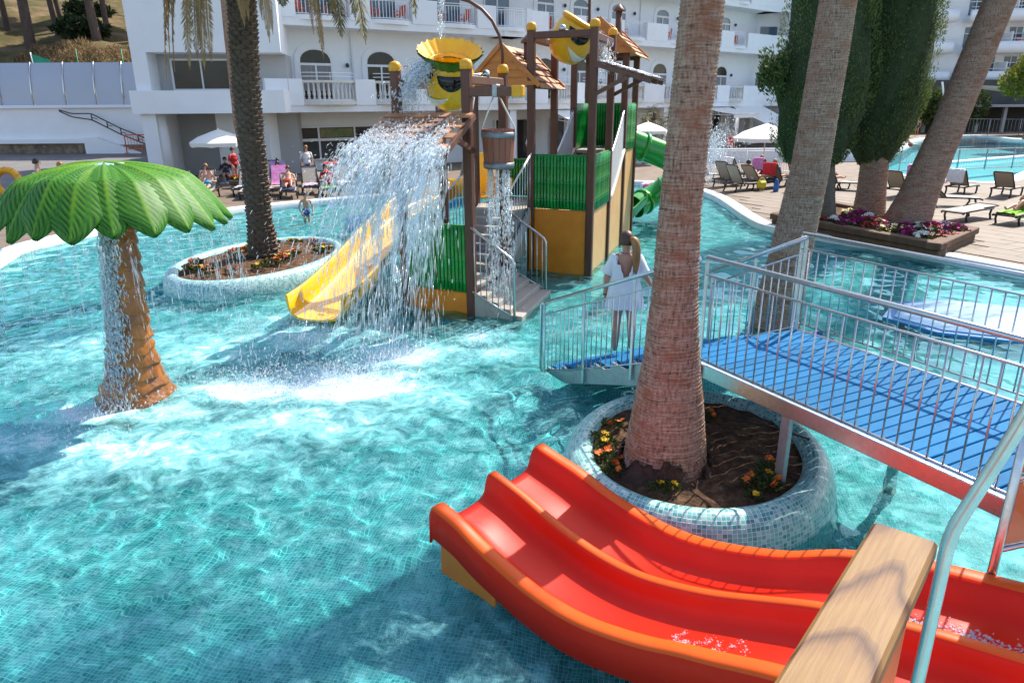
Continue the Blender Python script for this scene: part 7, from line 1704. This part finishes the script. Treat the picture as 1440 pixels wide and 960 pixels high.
figure('person lying on the navy towel at the pool edge beside the date palm', (-8.9,29.05,.16), -75, 1.7, 'knees', 'skin', 'hair_brown', {'shorts': 'shorts_red'})
figure('person sitting up on the lime towel near the bathing child', (-7.5,29.65,.16), -70, 1.66, 'sit', 'skin_tan', 'hair_dark', {'shirt': 'shirt_red', 'shorts': 'shirt_navy'})
figure('person in white standing between the loungers below the hotel window', (-9.3,33.4,.16), -60, 1.72, 'stand', 'skin', 'hair_blond', {'shirt': 'shirt_white', 'shorts': 'shorts_blue'})
figure('person in a red top walking past the flower barrel', (-12.5,33.0,.16), -20, 1.68, 'stand', 'skin', 'hair_dark', {'shirt': 'shirt_red', 'shorts': 'shirt_navy'})

# ------------------------------------------------------------------ falling water
m, n, o = new_mat('spray'); 
gl = N(n, 'BsdfPrincipled'); gl.inputs['Base Color'].default_value = (.88,.92,.95,1); gl.inputs['Roughness'].default_value = .12; gl.inputs['IOR'].default_value = 1.33; gl.inputs['Specular IOR Level'].default_value = .6
tr = N(n, 'BsdfTransparent'); tr.inputs['Color'].default_value = (.95,.98,1,1)
mx = N(n, 'MixShader'); mx.inputs[0].default_value = .34; n.links.new(tr.outputs[0], mx.inputs[1]); n.links.new(gl.outputs[0], mx.inputs[2]); n.links.new(mx.outputs[0], o.inputs[0])
OCT = np.array([(1,0,0),(0,1,0),(-1,0,0),(0,-1,0),(0,0,1),(0,0,-1)], float); OF = np.array([(0,1,4),(1,2,4),(2,3,4),(3,0,4),(1,0,5),(2,1,5),(3,2,5),(0,3,5)])
def drops(name, P, D, Wd, L, label, m_='spray'):
    """elongated droplets: centre P, direction D, half width Wd, half length L; one object that nobody could count"""
    n = len(P); D = D/np.linalg.norm(D, axis=1)[:, None]; a = np.cross(D, np.array([.3, .9, .1])); a /= np.linalg.norm(a, axis=1)[:, None]; b = np.cross(D, a)
    V = (P[:, None, :]+OCT[None, :, 0:1]*a[:, None, :]*Wd[:, None, None]+OCT[None, :, 1:2]*b[:, None, :]*Wd[:, None, None]+OCT[None, :, 2:3]*D[:, None, :]*L[:, None, None]).reshape(-1, 3)
    F = (OF[None]+(np.arange(n)*6)[:, None, None]).reshape(-1, 3); me = bpy.data.meshes.new(name)
    me.vertices.add(len(V)); me.vertices.foreach_set('co', V.ravel()); me.loops.add(F.size); me.loops.foreach_set('vertex_index', F.ravel()); me.polygons.add(len(F)); me.polygons.foreach_set('loop_start', np.arange(len(F))*3); me.polygons.foreach_set('use_smooth', np.ones(len(F), bool)); me.update(calc_edges=True)
    o = link(name, me, m_); o['kind'] = 'stuff'; o['label'] = label; return o
g = np.random.default_rng(5)
def locw(A): M = np.array(TM)[:3]; return A @ M[:, :3].T+M[:, 3]
def fall(n, src, vel, tmax, jit, w0, l0, clump=0.0, t_bias=1.0):
    """ballistic drops: src(n)->start points, vel(n)->velocities; stops at the water"""
    S, V0 = src(n), vel(n); T_ = tmax*g.random(n)**t_bias
    P = S+V0*T_[:, None]; P[:, 2] -= 4.9*T_**2; P += g.normal(0, 1, P.shape)*jit*(.15+T_[:, None]); D = V0.copy(); D[:, 2] -= 9.8*T_
    k = P[:, 2] > -.02; return P[k], D[k], w0*(.35+1.1*g.random(k.sum())**2), l0*(.4+1.2*g.random(k.sum()))*(.6+.8*T_[k])
def cat_(*A): return [np.concatenate(x) for x in zip(*A)]
ND = Vector(TM @ Vector((0, -1, 0))-TM @ Vector((0, 0, 0))); out_d = np.array(ND)
# big sheet off the shingled awning
XS = g.uniform(-3.0, -1.2, 90)      # strands
def src_aw(n): k = g.integers(0, 90, n); x = XS[k]+g.normal(0, .035, n); return locw(np.stack([x, np.full(n, -5.12)-.02*g.random(n), np.full(n, 3.02)], 1))
SV = g.uniform(.5, 2.1, 90)
def vel_aw(n): v = g.gamma(3.0, .45, n); return out_d[None]*v[:, None]+np.stack([g.normal(-.12, .22, n), g.normal(0, .15, n), g.normal(-.2, .25, n)], 1)
a1 = fall(5200, src_aw, vel_aw, .80, .09, .0090, .085)
a2 = fall(1700, src_aw, lambda n: out_d[None]*g.uniform(.4, 1.6, n)[:, None]+np.stack([g.normal(-.2, .3, n), g.normal(0, .2, n), g.normal(.2, .5, n)], 1), .42, .05, .016, .055)
a3 = fall(1700, lambda n: src_aw(n), lambda n: out_d[None]*g.uniform(1.5, 3.6, n)[:, None]+np.stack([g.normal(-.5, .5, n), g.normal(0, .4, n), g.normal(.3, .6, n)], 1), .85, .12, .010, .026)
drops('waterfall', *cat_(a1, a2, a3), 'white broken sheet of water pouring off the shingled awning into the pool')
# water crossing the awning boards
n_ = 1500; u = g.random(n_)**.30; x = -2.85+1.55*g.random(n_)-.1*u; P = locw(np.stack([x, -3.9-1.24*u, 3.52-.51*u+.02+.07*g.random(n_)**3], 1)); drops('awning_water', P, np.tile(out_d+np.array([0, 0, -.4]), (n_, 1))+g.normal(0, .35, (n_, 3)), .016*(.4+g.random(n_)), .035*(.4+g.random(n_)), 'sheet of white water washing over the shingled awning')
# gush from the grinning bucket
def src_b(n): return locw(np.stack([g.normal(-2.35, .12, n), g.normal(-3.42, .06, n), g.normal(4.28, .05, n)], 1))
b1 = fall(2200, src_b, lambda n: out_d[None]*g.uniform(.3, 1.3, n)[:, None]+np.stack([g.normal(-.75, .35, n), g.normal(0, .12, n), g.normal(-.2, .35, n)], 1), .36, .07, .016, .030)
P, D, W_, L_ = b1; k = P[:, 2] > 3.15; drops('bucket_gush', P[k], D[k], W_[k], L_[k], 'gush of water spilling from the grinning yellow bucket onto the awning')
def src_c(n): return locw(np.stack([g.normal(-.22, .06, n), g.normal(1.0, .12, n), g.normal(5.0, .05, n)], 1))
P, D, W_, L_ = fall(900, src_c, lambda n: np.stack([g.normal(.9, .25, n), g.normal(-.2, .2, n), g.normal(-.2, .3, n)], 1), .36, .05, .016, .034); k = P[:, 2] > 4.2; drops('bucket_gush', P[k], D[k], W_[k], L_[k], 'trickle of water from the upper yellow bucket onto the plank awning')
n_ = 1500; u = g.random(n_); P = locw(np.stack([.1+1.1*u, .1+1.8*g.random(n_), 4.46-.33*u+.03*g.random(n_)], 1)); drops('awning_water', P, np.tile(np.array([.9, -.4, -.3]), (n_, 1))+g.normal(0, .3, (n_, 3)), .013*(.4+g.random(n_)), .03*(.4+g.random(n_)), 'thin film of water on the upper plank awning')
# pail: streams through the staves
def src_p(n): k = g.integers(0, 9, n); a = k*2*math.pi/9; return locw(np.stack([PC[0]+.18*np.cos(a), PC[1]+.18*np.sin(a), np.full(n, 2.58)], 1))
P, D, W_, L_ = fall(2600, src_p, lambda n: g.normal(0, .10, (n, 3)), .72, .03, .010, .034); drops('pail_water', P, D, W_, L_, 'thin streams of water falling from the hanging wooden pail')
# spray falling from the arch pipe
P, D, W_, L_ = fall(500, lambda n: locw(np.stack([g.normal(-2.5, .03, n), g.normal(-2.25, .03, n), np.full(n, 5.45)], 1)), lambda n: g.normal(0, .06, (n, 3))+np.array([-.1, -.3, 0]), .48, .02, .008, .03); drops('pipe_water', P, D, W_, L_, 'thin jet of water dropping from the curved spray pipe into the bucket')
# plastic palm: drips off the leaf tips, veil down the trunk
tips = []
for k_ in range(NL):
    th0 = 2*math.pi*k_/NL+R(6)
    for q in (-.10, 0, .10): tips.append((FC.x+1.34*math.cos(th0+q), FC.y+1.34*math.sin(th0+q), 2.22))
tips = np.array(tips); wgt = g.random(len(tips))**1.5+.15; wgt /= wgt.sum()
ix = g.choice(len(tips), 3000, p=wgt); rad_ = tips[ix]-np.array([FC.x, FC.y, 2.22]); S_ = tips[ix]+g.normal(0, .018, (3000, 3))
P, D, W_, L_ = fall(3000, lambda n: S_, lambda n: rad_*.12+g.normal(0, .06, (n, 3)), .68, .02, .0055, .045); drops('palm_drips', P, D, W_, L_, 'streams of drops falling from the leaf tips of the plastic palm')
n_ = 1900; z = 2.2*g.random(n_); a = R(258)+g.normal(0, .34, n_); rr = np.interp(z, [0,.25,.7,1.3,2.2], [.46,.34,.265,.23,.205])+.01+.035*g.random(n_)**2
cx = np.array([trunk_c(q).x for q in z]); P = np.stack([cx+rr*np.cos(a), 8.75+rr*np.sin(a), z], 1); drops('trunk_veil', P, np.tile(np.array([0, 0, -1.]), (n_, 1))+g.normal(0, .25, (n_, 3)), .012*(.4+g.random(n_)), .045*(.4+g.random(n_)), 'white veil of water running down the plastic palm trunk')
# connected ribbons of water inside the falls
def ribbons(name, n, src, vel, t0r, dur, w0, wdir, label, steps=12, wob=.02):
    mb = MB(); S, V0 = src(n), vel(n); wd = np.array(wdir)/np.linalg.norm(wdir)
    for k in range(n):
        ta = g.uniform(*t0r); tb = ta+dur*g.uniform(.4, 1.2); ph = g.uniform(0, 6.28, 3); w_ = w0*g.uniform(.3, 1.3); rows = []
        for i in range(steps+1):
            f = i/steps; t_ = ta+(tb-ta)*f; p = S[k]+V0[k]*t_; p = p+np.array([0, 0, -4.9*t_*t_])+wd*wob*math.sin(ph[0]+f*7)+np.array([0, 0, .01*math.sin(f*9+ph[1])])
            if p[2] < -.02: break
            ww = w_*math.sin(math.pi*min(1, .08+f*.9))**.6*(1+.45*math.sin(f*11+ph[2])); q = np.array([0, 0, 0]); b_ = np.array([-wd[1], wd[0], 0])*ww*.35
            rows.append([p-wd*ww, p+b_, p+wd*ww])
        if len(rows) > 2: mb.sheet([[tuple(x) for x in r_] for r_ in rows], True)
    o = obj(name, mb, 'water_film'); o['kind'] = 'stuff'; o['label'] = label; return o
m, n, o = new_mat('water_film'); gl = N(n, 'BsdfPrincipled'); gl.inputs['Base Color'].default_value = (.86,.91,.94,1); gl.inputs['Roughness'].default_value = .08; gl.inputs['Specular IOR Level'].default_value = .7
tr = N(n, 'BsdfTransparent'); tr.inputs['Color'].default_value = (.96,.99,1,1); mx = N(n, 'MixShader'); tn = N(n, 'TexNoise'); tn.inputs['Scale'].default_value = 1; tn.inputs['Detail'].default_value = 4
n.links.new(pos_scaled(n, (28, 28, 7)), tn.inputs['Vector']); n.links.new(ramp(n, tn.outputs[0], [(.38, (.02,.02,.02)), (.62, (.62,.62,.62))]), mx.inputs[0]); n.links.new(tr.outputs[0], mx.inputs[1]); n.links.new(gl.outputs[0], mx.inputs[2]); n.links.new(mx.outputs[0], o.inputs[0])
exw = np.array(TM @ Vector((1, 0, 0))-TM @ Vector((0, 0, 0)))
ribbons('waterfall_ribbons', 170, src_aw, lambda n: out_d[None]*g.gamma(3.0, .42, n)[:, None]+np.stack([g.normal(-.1, .12, n), g.normal(0, .1, n), g.normal(-.1, .15, n)], 1), (0, .38), .30, .045, exw, 'connected ribbons of water within the fall from the shingled awning')
ribbons('bucket_ribbons', 40, src_b, lambda n: out_d[None]*g.uniform(.3, 1.1, n)[:, None]+np.stack([g.normal(-.7, .25, n), g.normal(0, .08, n), g.normal(-.1, .2, n)], 1), (0, .1), .22, .05, exw, 'smooth tongues of water leaving the grinning yellow bucket')
ribbons('pail_ribbons', 30, src_p, lambda n: g.normal(0, .06, (n, 3)), (0, .35), .30, .012, exw, 'thin unbroken threads of water under the wooden pail', wob=.006)
ix2 = g.choice(len(tips), 90, p=wgt)
ribbons('palm_threads', 90, lambda n: tips[ix2]+g.normal(0, .01, (n, 3)), lambda n: (tips[ix2]-np.array([FC.x, FC.y, 2.22]))*.12+g.normal(0, .03, (n, 3)), (0, .3), .22, .007, np.array([1., .3, 0]), 'thin threads of water hanging from the plastic palm leaf tips', wob=.006)
tv = []
ribbons('trunk_ribbons', 34, lambda n: np.stack([trunk_c(1.5).x+.21*np.cos(R(262)+g.normal(0, .3, n)), 8.75+.21*np.sin(R(262)+g.normal(0, .3, n)), np.full(n, 2.15)], 1), lambda n: np.stack([g.normal(-.12, .03, n), g.normal(-.08, .03, n), g.normal(-1.2, .3, n)], 1), (0, .28), .22, .022, np.array([1., .3, 0]), 'wet ribbons sliding down the plastic palm trunk', wob=.01)
# splashes where the water lands
Q = []
for cx, cy_, sx, sy, hgt, k in [(-2.4,9.2,.95,.55,.46,5200),(-3.5,9.0,1.0,.5,.32,2400),(-1.8,10.2,.8,.5,.34,1600),(-3.2,10.9,1.2,.7,.3,1500),(-5.2,8.3,.6,.4,.22,900),(-5.6,7.5,.9,.5,.12,500),(-.5,10.9,.35,.35,.22,500),(-.25,10.3,.3,.2,.2,300),(-4.2,11.9,.8,.5,.25,700)]:
    P = np.stack([g.normal(cx, sx*.6, k), g.normal(cy_, sy*.6, k), np.abs(g.normal(0, hgt*.5, k))*np.exp(-g.random(k))], 1); D = g.normal(0, .5, (k, 3))+np.array([0, 0, .9]); Q.append((P, D, .008*(.25+g.random(k)**3*2.2), .014*(.4+g.random(k)*1.6)))
drops('splash_drops', *cat_(*Q), 'burst of droplets where the falls hit the pool')
# fountain jet seen right of the big palm
P, D, W_, L_ = fall(2600, lambda n: np.stack([g.normal(8.75, .10, n), g.normal(32.0, .12, n), np.full(n, .2)], 1), lambda n: np.stack([g.normal(.25, .5, n), g.normal(0, .4, n), g.normal(6.1, .6, n)], 1), 1.15, .05, .018, .045); drops('fountain_jet', P, D, W_, L_, 'upright fountain spray beside the loungers behind the big palm')
# thin water on the orange slide
Pq = []; Wq = []
for i in range(1500):
    k_ = 48+int(26*g.random()); c = SPL_[min(k_, len(SPL_)-2)]; d = (SPL_[min(k_+1, len(SPL_)-1)]-SPL_[k_-1]); d.z = 0; d.normalize(); s_ = Vector((-d.y, d.x, 0)); off = .24+.08*math.sin(k_*.25)+g.normal(0, .03)*(1+g.random()); p = c+s_*off+d*g.uniform(-.03, .03); Pq.append((p.x, p.y, c.z-.197)); Wq.append(.004+.007*g.random()**2)
cl_ = [(g.uniform(33.5, 42.0), g.normal(-.36, .055), g.uniform(.01, .03)) for _ in range(26)]
for i in range(520):
    kc, oc, sc_ = cl_[i % 26]; kf = kc+g.normal(0, .25); k_ = int(kf); c = SPL_[k_].lerp(SPL_[k_+1], kf-k_); d = (SPL_[k_+1]-SPL_[k_-1]); d.z = 0; d.normalize(); s_ = Vector((-d.y, d.x, 0)); p = c+s_*(oc+g.normal(0, sc_)); Pq.append((p.x, p.y, c.z-.196)); Wq.append(.002+.006*g.random()**3)
Pq = np.array(Pq); Wq = np.array(Wq); k = len(Pq); drops('slide_water', Pq, np.tile(np.array([-.75, .6, -.35]), (k, 1))+g.normal(0, .6, (k, 3)), Wq, Wq*(1+1.2*g.random(k)), 'broken white trickle of water running down the orange slide lanes')
